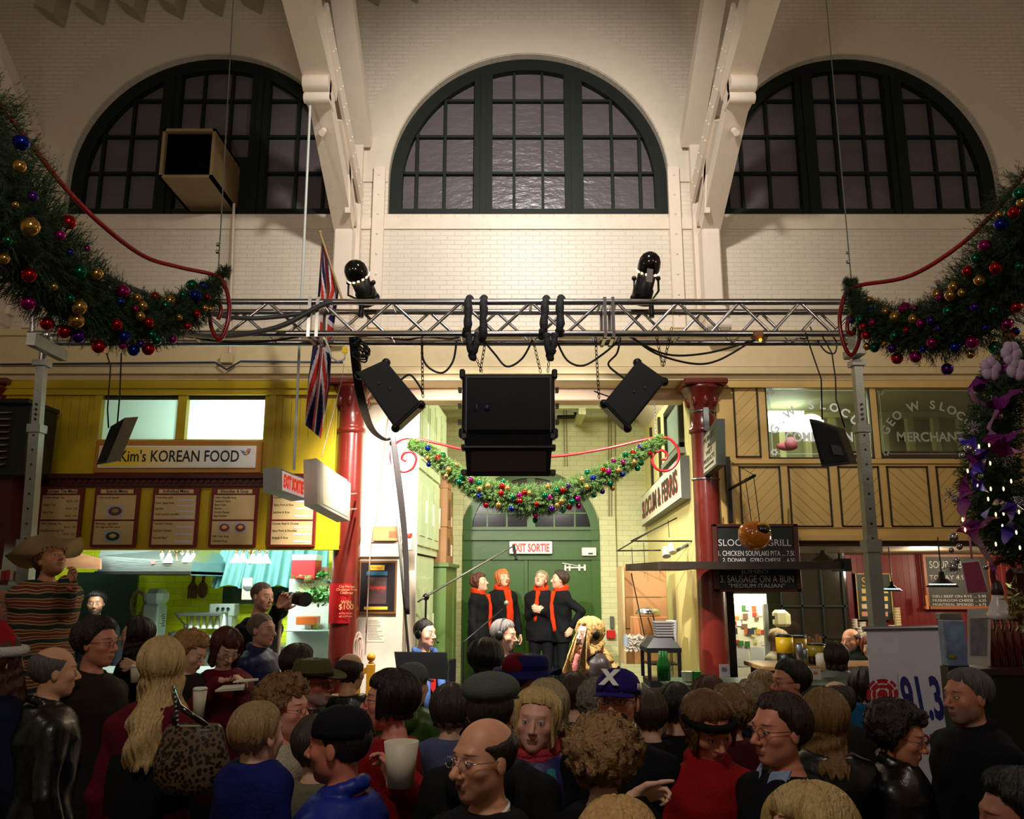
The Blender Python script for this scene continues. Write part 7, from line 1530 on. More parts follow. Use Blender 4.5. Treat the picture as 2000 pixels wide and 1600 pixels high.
def np_mesh(name,V,F,m,parent,attr=None):
 me = bpy.data.meshes.new(name); me.vertices.add(len(V)); me.vertices.foreach_set('co',V.astype(np.float32).ravel()); k = F.shape[1]
 me.loops.add(F.size); me.loops.foreach_set('vertex_index',F.astype(np.int32).ravel()); me.polygons.add(len(F)); me.polygons.foreach_set('loop_start',np.arange(0,F.size,k,dtype=np.int32)); me.polygons.foreach_set('use_smooth',[True] * len(F))
 me.update(calc_edges=True); me.materials.append(m)
 if attr is not None: a = me.attributes.new('headco','FLOAT_VECTOR','POINT'); a.data.foreach_set('vector',attr.astype(np.float32).ravel())
 o = bpy.data.objects.new(name,me); COL.objects.link(o); o.parent = parent; return o
# ---- the head: face looks along -y, chin at z=-.115, crown at z=.115
def head_prims(sex,jaw=1.,nose=1.,mouth=0):
 f = 1. if sex == 'm' else .92; E = []
 E.append((ell((0,.012,.03),(.076,.097,.085)),.02)); E.append((ell((0,-.03,-.028),(.062,.060,.082)),.03))
 E.append((ell((0,-.012,-.062),(.058 * f * jaw,.06,.045)),.03)); E.append((ell((0,-.058,-.094),(.026 * f * jaw,.026,.022)),.025))
 for s in (-1,1): E.append((ell((.044 * s,-.058,-.022),(.022,.022,.02)),.02))
 E.append((caps((-.03,-.078,.024),(.03,-.078,.024),.0125 * f,.0125 * f),.018))
 E.append((caps((0,-.088,.008),(0,-.105 - .008 * nose,-.031),.0075,.0115 * nose),.010))
 for s in (-1,1): E.append((ell((.0115 * s,-.099,-.037),(.0085 * nose,.012,.0075)),.006))
 sub = [((ell((.031 * s,-.104,.003),(.019,.02,.0125))),.012) for s in (-1,1)]
 A = [((ell((.031 * s,-.0805,.001),(.0135,.0125,.0125))),.004) for s in (-1,1)]
 A.append((caps((-.015,-.0895,-.0595),(.015,-.0895,-.0595),.0048,.0048),.009)); A.append((caps((-.012,-.0895,-.0700),(.012,-.0895,-.0700),.0056,.0056),.009))
 ears = [((ell((.076 * s,.006,-.008),(.008,.017,.03))),.006) for s in (-1,1)]
 return E,sub,A,ears
def head_sd(E,sub,A,ears):
 def f(x,y,z):
  d = np.full(x.shape,.2)
  for p,k in E: d = smin(d,p[0](x,y,z),k)
  for p,k in sub: d = -smin(-d,p[0](x,y,z),k)
  for p,k in A + ears: d = smin(d,p[0](x,y,z),k)
  return d
 return f
_hp0 = head_prims('m'); _scalp = head_sd(_hp0[0],[],[],[])
def scalp_r(dx,dy,dz,o=(0,.01,.02)):
 lo = np.full(dx.shape,.02); hi = np.full(dx.shape,.2)
 for _ in range(16): m = (lo + hi) / 2; d = _scalp(o[0] + dx * m,o[1] + dy * m,o[2] + dz * m); ins = d < 0; lo = np.where(ins,m,lo); hi = np.where(ins,hi,m)
 return lo
def smooth(a,b,x): t = np.clip((x - a) / (b - a),0,1); return t * t * (3 - 2 * t)
NPH = 110
_th = np.linspace(0,2.6,60); _ph = np.linspace(0,2 * PI,NPH,endpoint=False); _TH,_PH = np.meshgrid(_th,_ph,indexing='ij')
_DX = np.sin(_TH) * np.sin(_PH); _DY = -np.sin(_TH) * np.cos(_PH); _DZ = np.cos(_TH); _R = scalp_r(_DX,_DY,_DZ)
def hair_mesh(style,seed):
 """returns verts, faces in head space; style: dict(front, side, back hairline heights, vol, len, curl, wave, bald)"""
 s = dict(front=.072,side=.0,back=-.075,vol=.014,length=None,curl=0.,wave=.0,bald=0.,fringe=0.,flare=0.,strand=.2,open=1.05,part=0.); s.update(style); r = random.Random(seed)
 a = np.abs(((_ph + PI) % (2 * PI)) - PI)      # 0 = front
 zl = np.interp(a,[0,.55,.95,1.25,1.55,1.9,2.4,PI],[s['front'],s['front'] * .94,s['front'] * .6 + .004,.01 + s['side'] * .3,s['side'] - .02,-.03 if s['side'] > -.03 else s['side'],s['back'],s['back']])
 if s['fringe']: zl = np.where(a < .75,s['front'] - s['fringe'],zl)
 Z = .02 + _R * _DZ; rows = []
 nr = 30; L = s['length']; zend = None
 if L is not None: zend = np.where(a > s['open'],L,zl)
 for j,ph in enumerate(_ph):
  z_ = Z[:,j]; tgt = zl[j] if (L is None or a[j] <= s['open']) else max(zl[j],-.03) if L > -.03 else -.03
  tt = np.interp(-tgt,-z_,_th); T_ = np.linspace(0,1,nr); th = T_ * tt; R_ = np.interp(th,_th,_R[:,j]); dx,dy,dz = np.sin(th) * math.sin(ph),-np.sin(th) * math.cos(ph),np.cos(th)
  k = s['vol'] * (.75 + .25 * np.sin(th * 1.0)) * (1 + s['strand'] * (r.random() - .5))
  if L is None or a[j] <= s['open']: k = k * (1 - .8 * T_ ** 5)
  if s['bald']: b = s['bald'] + .2 * math.cos(ph); k = k * smooth(b - .1,b + .1,th) - .008 * (1 - smooth(b - .12,b + .08,th))
  rr_ = R_ + k; pts = np.stack([dx * rr_,.01 + dy * rr_,.02 + dz * rr_],1)
  ext = 16; last = pts[-1]
  if L is not None and a[j] > s['open']:
   q = np.linspace(0,1,ext + 1)[1:]; zz = last[2] + (zend[j] - last[2]) * q * (1 + .06 * (r.random() - .5)); fl = 1 + s['flare'] * q - .25 * smooth(.75,1,q) * (1 if L > -.2 else .5)
   wv = s['wave'] * np.sin(q * 16 + ph * 3); e = np.stack([last[0] * fl + wv * .6,last[1] * fl + wv + (.085 if last[1] > .03 else -.05 if last[1] < -.04 else .0) * smooth(.11,.24,-zz),zz],1)
  else: e = np.stack([last[0] * (1 - .05 * np.linspace(0,1,ext)),(last[1] - .01) * (1 - .05 * np.linspace(0,1,ext)) + .01,np.full(ext,last[2])],1)
  e2 = e[-1:] * np.array([.72,.72,1]); rows.append(np.concatenate([pts,e,e2]))
 V = np.stack(rows,1)      # rows x phi x 3
 tq = np.linspace(0,1,V.shape[0])[:,None]; pq = _ph[None,:]; w_ = (.0032 * np.sin(9 * pq + 2.5 * np.sin(4 * tq + seed)) + .0022 * np.sin(23 * pq + 4 * tq + seed * 2) + .0012 * np.sin(47 * pq - 3 * tq)) * np.minimum(1,tq * 3) * (.4 if s['vol'] < .012 else 1.2)
 rad = V - np.array((0,.01,0)); rad[...,2] *= .3; V = V + rad / (np.linalg.norm(rad,axis=2,keepdims=True) + 1e-6) * w_[...,None]
 if L is not None: V[-14:,:,2] += (np.linspace(0,1,14)[:,None] * .012 * np.sin(13 * pq + seed) * (a > s['open'])[None,:])
 n0,n1 = V.shape[:2]; V = V.reshape(-1,3)
 if s['curl']:
  for i in range(len(V)):
   v = Vector(V[i]); n = mnoise.noise_vector(v * 34 + Vector((seed,0,0))); m = mnoise.noise_vector(v * 75); d = (v - Vector((0,.01,.0))).normalized() * abs(m.x) * .9; V[i] += np.array((n * .9 + m * .5 + d)) * s['curl']
 idx = np.arange(n0 * n1).reshape(n0,n1); A = idx[:-1]; B = idx[1:]; F = np.stack([A,B,np.roll(B,-1,1),np.roll(A,-1,1)],-1).reshape(-1,4)
 return V,F
# ---- procedural skin reading the head-space position of every point
def skin(tone=(214,160,130),lip=(170,84,74),brow=(60,42,30),iris=(60,80,90),beard=None,bk=.6,openm=False):
 key = ('skin',tone,lip,brow,iris,beard,bk,openm)
 if key in _mats: return _mats[key]
 m = bpy.data.materials.new('skin'); m.use_nodes = True; nt = m.node_tree; b = nt.nodes['Principled BSDF']; L = nt.links.new
 def M_(op,*a):
  n = N(nt,'ShaderNodeMath',operation=op)
  for i,v in enumerate(a):
   if isinstance(v,(int,float)): n.inputs[i].default_value = v
   else: L(v,n.inputs[i])
  return n.outputs[0]
 at = N(nt,'ShaderNodeAttribute',attribute_name='headco'); sp = N(nt,'ShaderNodeSeparateXYZ'); L(at.outputs['Vector'],sp.inputs[0])
 x = M_('ABSOLUTE',sp.outputs[0]); f = M_('MULTIPLY',sp.outputs[1],-1.); z = sp.outputs[2]
 def E_(cx,cz,rx,rz): return M_('SQRT',M_('ADD',M_('POWER',M_('DIVIDE',M_('ABSOLUTE',M_('SUBTRACT',x,cx)),rx),2.),M_('POWER',M_('DIVIDE',M_('ABSOLUTE',M_('SUBTRACT',z,cz)),rz),2.)))
 def ms(v,lo,hi):
  n = N(nt,'ShaderNodeMapRange',interpolation_type='SMOOTHSTEP'); L(v,n.inputs[0]); n.inputs[1].default_value = lo; n.inputs[2].default_value = hi; return n.outputs[0]
 front = ms(f,.045,.06); inv = lambda v: M_('SUBTRACT',1.,v)
 tc = N(nt,'ShaderNodeTexCoord'); nz = N(nt,'ShaderNodeTexNoise',Scale=22.,Detail=4.); L(tc.outputs['Object'],nz.inputs['Vector']); t = C(tone); t = (min(.85,t[0] * 1.15),min(.8,t[1] * 1.32),min(.75,t[2] * 1.45))
 mx = N(nt,'ShaderNodeMix',data_type='RGBA'); mx.inputs[6].default_value = (t[0] * .92,t[1] * .84,t[2] * .82,1); mx.inputs[7].default_value = (min(1,t[0] * 1.08),t[1] * 1.1,t[2] * 1.1,1); L(nz.outputs[0],mx.inputs[0]); col = mx.outputs[2]
 def lay(mask,c,k=1.):
  nonlocal col
  n = N(nt,'ShaderNodeMix',data_type='RGBA'); L(M_('MULTIPLY',mask,k),n.inputs[0]); L(col,n.inputs[6]); n.inputs[7].default_value = C(c) + (1,); col = n.outputs[2]
 lay(M_('MULTIPLY',inv(ms(E_(.042,-.028,.026,.022),.3,1.1)),front),(206,104,88),.35)
 if beard:
  nb = N(nt,'ShaderNodeTexNoise',Scale=160.,Detail=2.); L(tc.outputs['Object'],nb.inputs['Vector'])
  bm = M_('MULTIPLY',M_('MULTIPLY',inv(ms(z,-.06,-.036)),ms(f,-.02,.03)),ms(z,-.135,-.12)); lay(M_('MULTIPLY',bm,M_('ADD',nb.outputs[0],.35)),beard,bk)
 lay(M_('MULTIPLY',inv(ms(E_(.0,-.0645,.023,.0088),.8,1.1)),front),lip,.85)
 lay(M_('MULTIPLY',inv(ms(E_(.0,-.0655,.02 if not openm else .014,.0016 if not openm else .009),.6,1.1)),front),(50,16,14),.9)
 lay(M_('MULTIPLY',inv(ms(E_(.0075,-.0435,.0036,.0018),.6,1.1)),ms(f,.085,.09)),(90,40,30),.7)
 bz = M_('ADD',z,M_('MULTIPLY',x,.08)); lay(M_('MULTIPLY',inv(ms(M_('SQRT',M_('ADD',M_('POWER',M_('DIVIDE',M_('ABSOLUTE',M_('SUBTRACT',x,.034)),.020),2.),M_('POWER',M_('DIVIDE',M_('ABSOLUTE',M_('SUBTRACT',bz,.0285)),.0042),2.))),.5,1.2)),front),brow,.8)
 eo = E_(.031,.002,.0140,.0066); lay(M_('MULTIPLY',inv(ms(eo,1.0,1.15)),front),(60,34,26),.85); ei = E_(.031,.0012,.0128,.0050)
 lay(M_('MULTIPLY',inv(ms(ei,.9,1.0)),front),(208,198,190)); lay(M_('MULTIPLY',M_('MULTIPLY',inv(ms(E_(.031,.0015,.0056,.0056),.85,1.)),inv(ms(ei,.9,1.))),front),iris); lay(M_('MULTIPLY',M_('MULTIPLY',inv(ms(E_(.031,.0015,.0027,.0027),.8,1.)),inv(ms(ei,.9,1.))),front),(10,8,8))
 L(col,b.inputs['Base Color']); b.inputs['Roughness'].default_value = .48; b.inputs['Specular IOR Level'].default_value = .4; b.inputs['Subsurface Weight'].default_value = .06; b.inputs['Subsurface Radius'].default_value = (.012,.005,.003); b.inputs['Subsurface Scale'].default_value = .5
 n2 = N(nt,'ShaderNodeTexNoise',Scale=260.,Detail=2.); L(tc.outputs['Object'],n2.inputs['Vector']); bp = N(nt,'ShaderNodeBump',Strength=.12,Distance=.002); L(n2.outputs[0],bp.inputs['Height']); L(bp.outputs[0],b.inputs['Normal'])
 _mats[key] = m; return m
def hairmat(c,curly=False): return mat('hair%s%s' % (c,curly),c,.42,var=.55,scale=9,stretch=(14,14,2.) if not curly else (9,9,9),bump=.9,bscale=12,spec=.5)
def cloth(c,kind='cloth'):
 if kind == 'leather': return mat('leather%s' % (c,),c,.3,bump=.4,bscale=24,var=.2,spec=.6)
 if kind == 'knit': return mat('knit%s' % (c,),c,.9,bump=.9,bscale=160,var=.25,scale=60,spec=.2)
 if kind == 'shell': return mat('shell%s' % (c,),c,.45,bump=.5,bscale=16,var=.15,spec=.4)
 return mat('cloth%s' % (c,),c,.85,bump=.4,bscale=90,var=.2,scale=14,spec=.2)
TORSO = np.array([(.80,.165,.115,0),(.93,.172,.122,0),(1.06,.150,.108,0),(1.2,.160,.116,-.005),(1.32,.172,.122,-.005),(1.40,.150,.108,.0),(1.455,.105,.082,.01),(1.49,.062,.062,.015)])
def torso(s,w,inf,zlo,Li=None,zhi=1.495):
 T4 = TORSO * np.array([s,s * w,s * w,s])
 def f(x,y,z):
  if Li is not None: x,y,z = Li(x,y,z)
  zc = np.clip(z,zlo * s,zhi * s); rx = np.interp(zc,T4[:,0],T4[:,1]) + inf; ry = np.interp(zc,T4[:,0],T4[:,2]) + inf; cy = np.interp(zc,T4[:,0],T4[:,3]); yy = y - cy
  q = np.sqrt((x / rx) ** 2 + (yy / ry) ** 2); d = (q - 1) * np.minimum(rx,ry) * .95; dz = np.abs(z - zc); return np.where(dz > 0,np.hypot(np.maximum(d,0),dz),d)
 r = (.24 * w + inf) * s; return f,np.array([-r - .1,-.45,zlo * s - .03]),np.array([r + .1,.3,1.55 * s])
class Person: pass
def person(label,px,ptop,Y,yaw=0,H=None,base=None,sex='m',tone=(214,160,130),hair=None,hc=(40,28,20),top=(20,20,24),kind='cloth',legs=(18,18,22),head=(0,0,0),lean=0,w=1.,arms=(None,None),hands=(None,None),hem=.78,hs=1.,h=.0075,beard=None,bk=.6,lip=None,brow=None,openm=False,sit=None,collar=.0,collarc=None,jaw=1.,nose=1.,inf=.022,group=None,iris=(60,70,80),px_dx=None,bare=False,wr=.005,hood=False,curls=None,name='person',cat='person'):
 p0 = P(px,ptop,Y); fz = floor_z(Y) if base is None or base == 'free' else base
 hatdrop = px_dx if px_dx is not None else (hair.get('vol',.014) if hair else 0)
 H = (p0.z - hatdrop - fz) if H is None else H
 Hs = H
 if base == 'free': fz = p0.z - hatdrop - H
 s = Hs / 1.75; A = math.radians(yaw); lean = math.radians(lean)
 if sit: fz = p0.z - hatdrop - (Hs - .93 * s) - sit; 
 root = bpy.data.objects.new(name,None); COL.objects.link(root); root.empty_display_size = .2; tag(root,label,cat,group)
 root.rotation_euler = (0,0,A)
 dz = (sit - .90 * s) if sit else 0.       # body lowered onto the seat
 hip = .95 * s
 cl,sl = math.cos(lean),math.sin(lean)
 def up(p): y,z = p[1],p[2] - hip; return np.array((p[0],y * cl - z * sl,hip + y * sl + z * cl))
 def Li(x,y,z): z_ = z - hip; return x,y * cl + z_ * sl,hip - y * sl + z_ * cl
 SW = (.178 if sex == 'm' else .158) * s * (.55 + .45 * w)
 nb = up((0,.015 * s,1.46 * s)); hcn = up((0,-.012 * s,1.75 * s - .115 * hs)); hy,hp_,hr = [math.radians(a) for a in head]
 hcn = hcn + np.array((0,-.02 * max(0,-math.sin(hp_)) ,0))
 Mh = Matrix.Translation(hcn) @ Matrix.Rotation(hy,4,'Z') @ Matrix.Rotation(-hp_,4,'X') @ Matrix.Rotation(hr,4,'Y') @ Matrix.Diagonal((hs,hs,hs,1))
 Mi = np.array(Mh.inverted()); Mn = np.array(Mh)
 # place so that the crown lands on the given pixel
 crown = Vector(Mh @ Vector((0,.01,.115))); cx,sx_ = math.cos(A),math.sin(A)
 if sit: zroot = p0.z - hatdrop - crown.z
 else: zroot = fz if base != 'free' and abs(lean) < 1e-6 and abs(hp_) < .3 else p0.z - hatdrop - crown.z
 X0 = p0.x - (crown.x * cx - crown.y * sx_); Y0 = Y - (crown.x * sx_ + crown.y * cx)
 root.location = (X0,Y0,zroot)
 inv = lambda W: np.array(Matrix.Rotation(-A,3,'Z') @ (Vector(W) - Vector(root.location)))
 if not sit and not base == 'free' and not 1.48 < H < 1.93: print('HEIGHT',label,round(H,2))
 o = Person(); o.root = root; o.M = Mh; o.s = s
 RW = Matrix.Translation(root.location) @ Matrix.Rotation(A,4,'Z'); o.W = lambda v: RW @ Vector(v); o.head = lambda v: RW @ (Mh @ Vector(v))
 # arms
 AR_ = []
 for i,sd in enumerate((1,-1)):       # 1 = +x side
  S_ = up((sd * SW,.0,1.372 * s)); wt = arms[i]
  if wt is None: Wr = np.array((sd * (SW + .09 * s),-.07 * s,.83 * s)) + np.array((0,up((0,0,1.4 * s))[1] * .6,0))
  else:
   Wr = np.array(wt,float) * s if not isinstance(wt,Vector) else inv(wt)
  l1,l2 = .285 * s,.255 * s; v = Wr - S_; D = np.linalg.norm(v)
  if D > (l1 + l2) * .985: Wr = S_ + v / D * (l1 + l2) * .985; v = Wr - S_; D = np.linalg.norm(v)
  a_ = (l1 * l1 - l2 * l2 + D * D) / (2 * D); hh = math.sqrt(max(0,l1 * l1 - a_ * a_)); u = v / D; pole = np.array((sd * .5,.75,-.6)); pole = pole - u * (pole @ u); pole /= np.linalg.norm(pole); El = S_ + u * a_ + pole * hh
  hd = hands[i] or {}; fd = (Wr - El) / np.linalg.norm(Wr - El); d_ = np.array(hd.get('dir',fd),float); d_ /= np.linalg.norm(d_); nn = np.array(hd.get('palm',(-sd * .8,0.1,-.2)),float); nn = nn - d_ * (nn @ d_); nn /= np.linalg.norm(nn)
  AR_.append((S_,El,Wr,d_,nn,sd,hd.get('curl',.5),hd.get('spread',0.),hd.get('curls')))
 o.arms = [(o.W(a[1]),o.W(a[2]),o.W(a[2] + a[3] * .07 * s)) for a in AR_]
 # ---------------- body
 pts = np.array([a[2] + a[3] * .2 for a in AR_] + [a[1] for a in AR_] + [a[0] for a in AR_] + [hcn,nb,(0,0,.8 * s)])
 lo = pts.min(0) - .15; hi = pts.max(0) + .15; lo[2] = min(pts[:,2].min() - .08,.74 * s)
 V = Vol(lo,hi,h)
 V.add(torso(s,w * .92,-.012,.86,Li)); V.add(caps(nb - np.array((0,0,.05)),hcn + np.array((0,.018,-.06)) * hs,.060 * s * (.9 if sex == 'f' else 1),.047 * s * (.92 if sex == 'f' else 1)),.03)
 for S_,El,Wr,d_,nn,sd,curl,spread,cl_ in AR_:
  V.add(caps(up((sd * SW * .5,0,1.38 * s)),S_,.06 * s,.052 * s),.03); V.add(caps(S_,El,.048 * s,.038 * s),.02); V.add(caps(El,Wr,.038 * s,.026 * s),.02)
  sdv = np.cross(d_,nn) * sd; kn = []
  for q in range(4):
   K = Wr + d_ * (.085 - (.006 if q in (0,3) else 0)) * s + sdv * (1.5 - q) * .0205 * s; V.add(caps(Wr + sdv * (1.5 - q) * .011 * s + d_ * .012,K,.014 * s,.0115 * s),.008); Lf = (.070,.079,.073,.056)[q] * s; c = (cl_[q] if cl_ else curl); a0 = K; ang = c * .5; sp_ = (1.5 - q) * spread
   for g_,fr_l in enumerate((.45,.3,.25)):
    dd = (d_ * math.cos(ang) + nn * math.sin(ang)) * 1.0 + sdv * sp_; dd /= np.linalg.norm(dd); a1 = a0 + dd * Lf * fr_l; V.add(caps(a0,a1,(.0092 - .0010 * g_) * s,(.0084 - .0010 * g_) * s),.0025); a0 = a1; ang += c * 1.0
  tb = Wr + d_ * .022 * s + sdv * .022 * s; t1 = tb + (d_ * .75 + sdv * .62 + nn * .25) * .046 * s; t2 = t1 + (d_ * .88 + sdv * (.30 - .4 * curl) + nn * (.2 + .4 * curl)) * .036 * s; V.add(caps(tb,t1,.0155 * s,.0115 * s),.010); V.add(caps(t1,t2,.011 * s,.0085 * s),.004)
 hpz = head_prims(sex,jaw,nose); fs = head_sd(*hpz)
 def fh(x,y,z):
  a = Mi[0,0] * x + Mi[0,1] * y + Mi[0,2] * z + Mi[0,3]; b = Mi[1,0] * x + Mi[1,1] * y + Mi[1,2] * z + Mi[1,3]; c = Mi[2,0] * x + Mi[2,1] * y + Mi[2,2] * z + Mi[2,3]; return fs(a,b,c) * hs
 V.add((fh,hcn - .16 * hs,hcn + .16 * hs),.014)
 vv,ff = V.mesh(); hco = vv @ Mi[:3,:3].T + Mi[:3,3]
 lip = lip or ((176,84,78) if sex == 'f' else (160,90,76)); brow = brow or tuple(int(c * .8) for c in hc)
 body = np_mesh('body',vv,ff,skin(tone,lip,brow,iris,beard,bk,openm),root,hco); o.body = body
 # ---------------- garments
 if not bare:
  hg = max(h * 1.35,.010); lo2 = pts.min(0) - .2; hi2 = pts.max(0) + .2; lo2[2] = min(hem * s - .06,pts[:,2].min() - .1); hi2[2] = up((0,0,1.55 * s))[2] + .05
  G = Vol(lo2,hi2,hg); G.add(torso(s,w,inf,hem,Li,1.47))
  for S_,El,Wr,*_ in AR_:
   wd = (Wr - El); wd = wd / np.linalg.norm(wd); i_ = inf * .75; G.add(caps(up((Vector(S_).x * .55,0,1.385 * s)),S_,(.056 + i_) * s,(.050 + i_) * s),.05); G.add(caps(S_,El,(.046 + i_) * s,(.042 + i_) * s),.022); G.add(caps(El,Wr - wd * .03,(.042 + i_) * s,(.032 + i_) * s),.010)
  if wr: G.wrinkle(wr,30,abs(hash(label)) % 999 if False else len(label) * 7 + int(px))
  if collar:
   cc = up((0,.012 * s,1.475 * s)); n = 10
   for k in range(n):
    a0,a1 = 2 * PI * k / n,2 * PI * (k + 1) / n
    if collar < .5 or True: pa = cc + np.array((.074 * s * math.sin(a0),-.068 * s * math.cos(a0),.012 - .02 * math.cos(a0))); pb = cc + np.array((.074 * s * math.sin(a1),-.068 * s * math.cos(a1),.012 - .02 * math.cos(a1))); G.add(caps(pa,pb,collar,collar),.008)
  if hood: G.add(ell(up((0,.13 * s,1.42 * s)),(.12,.07,.09)),.02)
  vv,ff = G.mesh(); o.top = np_mesh('jacket' if kind in ('leather','shell','cloth') else 'sweater',vv,ff,cloth(top,kind),root)
 # ---------------- legs
 Lg = Vol((-.34 * s,-.75 * s if sit else -.3 * s,-.6 if sit else .02),(.34 * s,.3 * s,1.06 * s),.014)
 Lg.add(torso(s,w * 1.0,.008,.80,None,1.0))
 for sd in (1,-1):
  hp3 = np.array((sd * .085 * s,0,.88 * s))
  if sit: kn_ = hp3 + np.array((sd * .04,-.40 * s,-.02)); ak = kn_ + np.array((0,.05,-.42 * s))
  else: kn_ = np.array((sd * .095 * s,-.02,.48 * s)); ak = np.array((sd * .10 * s,.01,.09 * s))
  Lg.add(caps(hp3,kn_,.088 * s * w,.062 * s),.03); Lg.add(caps(kn_,ak,.060 * s,.052 * s),.02)
  q = MB().ball((ak[0],ak[1] - .06 * s,ak[2] - .045 * s),(.048 * s,.135 * s,.045 * s),n=12); sh = q.build('shoe',m_black); sh.parent = root
 vv,ff = Lg.mesh(); np_mesh('trousers',vv,ff,cloth(legs),root)
 # ---------------- hair
 if hair is not None:
  Vh,Fh = hair_mesh(hair,int(px) % 97); Vh = Vh @ Mn[:3,:3].T + Mn[:3,3]
  o.hair = np_mesh('hair',Vh,Fh,hairmat(hc,bool(hair.get('curl'))),root)
 return o
def hd(o,mb,name,mats,smooth=None):      # child in head space
 ob = mb.build(name,mats); ob.data.transform(o.M); ob.parent = o.root; ob.location = (0,0,0); return ob
def bd(o,mb,name,mats): ob = mb.build(name,mats); ob.data.transform(Matrix.Scale(o.s,4)); ob.parent = o.root; ob.location = (0,0,0); return ob
def glasses(o,m=None,w=.021,hgt=.015):
 q = MB()
 for s in (-1,1):
  q.tube([(s * .033 + w * math.cos(a) * (1 - .15 * abs(math.sin(2 * a))),-.109 + .004 * abs(math.cos(a)),.001 + hgt * math.sin(a)) for a in [2 * PI * k / 16 for k in range(16)]],.0014,n=5,closed=True); q.tube([(s * .053,-.106,.005),(s * .072,-.07,.006),(s * .079,.005,.006),(s * .077,.018,-.01)],.0014,n=5)
 q.tube([(-.013,-.108,.004),(0,-.113,.007),(.013,-.108,.004)],.0014,n=5)
 return hd(o,q,'glasses',m or mat('dark_frame',(26,20,20),.3))
def scarf(o,c,s=1.,tails=(),kind='knit',r=.03):
 q = MB(); k = 1.; cz_ = 1.485 * k
 for j,(rr_,dz) in enumerate(((r,0),(r * .9,.025))):
  q.tube([((.083 + .005 * j) * k * math.sin(a),.01 - (.08) * k * math.cos(a),cz_ + dz - .025 * math.cos(a) + .008 * math.sin(3 * a + j)) for a in [2 * PI * i / 22 for i in range(22)]],[rr_ * (1 + .15 * math.sin(i * 1.7)) for i in range(22)],n=9,closed=True)
 for (x0,x1_,zl) in tails:
  n = 10; q.tube([(x0 * k + (x1_ - x0) * k * i / n,-.125 - .035 * math.sin(PI * i / n),cz_ - .02 - (cz_ - zl * k) * i / n) for i in range(n + 1)],[r * 1.05 * (1 + .12 * math.sin(i * 2)) for i in range(n + 1)],n=9)
 return bd(o,q,'scarf',cloth(c,kind))
def cap(o,c,bill=True,back=False,button=True):
 q = MB(); vs = []; R = [(.088,0.),(.089,.02),(.085,.045),(.074,.068),(.055,.085),(.03,.096),(.004,.099)]
 q.lathe(R,T((0,.008,.032)) @ Matrix.Diagonal((1,1.18,1,1)),28)
 q.ball((0,.008,.132),.006,n=8); ob = hd(o,q,'cap_crown',cloth(c))
 if bill:
  s_ = 1 if not back else -1; n = 14; q = MB(); top_ = []; 
  for i in range(n + 1): a = -1.15 + 2.3 * i / n; top_.append((.084 * math.sin(a),s_ * (.008 - .10 * math.cos(a)),.034)); 
  out = [(p[0] * 1.02,p[1] + s_ * (-.075 * math.cos(-1.15 + 2.3 * i / n) ** .6),.034 - .014 * math.cos(-1.15 + 2.3 * i / n) - .010 * abs(p[0] / .084)) for i,p in enumerate(top_)]
  vs = top_ + out + [(v[0],v[1],v[2] - .004) for v in top_ + out]; m_ = n + 1; q.add(vs,[(i,i + 1,m_ + i + 1,m_ + i) for i in range(n)] + [(2 * m_ + i + 1,2 * m_ + i,3 * m_ + i,3 * m_ + i + 1) for i in range(n)] + [(m_ + i,m_ + i + 1,3 * m_ + i + 1,3 * m_ + i) for i in range(n)],0,True); hd(o,q,'cap_bill',cloth(c))
 return ob
def headphones(o,mic=True):
 q = MB(); q.tube([(.094 * math.cos(a),.01,-.005 + .135 * math.sin(a)) for a in [PI * k / 14 for k in range(15)]],.007,n=8); hd(o,q,'headband',m_black); 
 q = MB()
 for s in (-1,1): q.ball((s * .09,.008,-.005),(.02,.036,.042),n=14)
 hd(o,q,'ear_cup',m_black)
 if mic: q = MB(); q.tube([(.09,-.01,-.03),(.07,-.09,-.07),(.025,-.125,-.07)],.003,n=6).ball((.022,-.127,-.07),.012,n=8); hd(o,q,'boom_mic',m_black)
# ================================================================== THE CROWD
BLK = (16,16,19); BOB = dict(vol=.02,length=-.09,open=.8,fringe=.028); SH = dict(); CU = dict(curl=.014,vol=.028,back=-.09,side=-.04,fringe=.01); FRI = dict(bald=.95,vol=.007)
def LG(l,**k): return dict(dict(vol=.02,length=l,open=.75,flare=.15,wave=.006),**k)
def cup(c,r,h_,lab,m=None,lid=True):
 t = thing('coffee_cup',lab,'cup',c); M = Matrix.Translation(c); MB().lathe([(r * .72,-h_ / 2),(r,h_ / 2),(r * .97,h_ / 2)],M,24).build('paper_cup',m or mat('cream_cup',(226,216,190),.5),t)
 if lid: MB().lathe([(r * 1.05,h_ / 2),(r * 1.05,h_ / 2 + .008),(r * .9,h_ / 2 + .014),(r * .8,h_ / 2 + .012)],M,24).build('lid',m_white,t)
 return t
def stool(c,z,lab):
 t = thing('bar_stool',lab,'stool',(c.x,c.y,floor_z(c.y))); f = floor_z(c.y); MB().lathe([(.16,z - .03),(.17,z - .01),(.15,z)],T((c.x,c.y,0)),20).build('seat',m_black,t)
 for k in range(4): a = PI / 4 + k * PI / 2; MB().cyl((c.x + .1 * math.cos(a),c.y + .1 * math.sin(a),z - .03),(c.x + .18 * math.cos(a),c.y + .18 * math.sin(a),f),.012,n=8).build('leg',m_al,t)
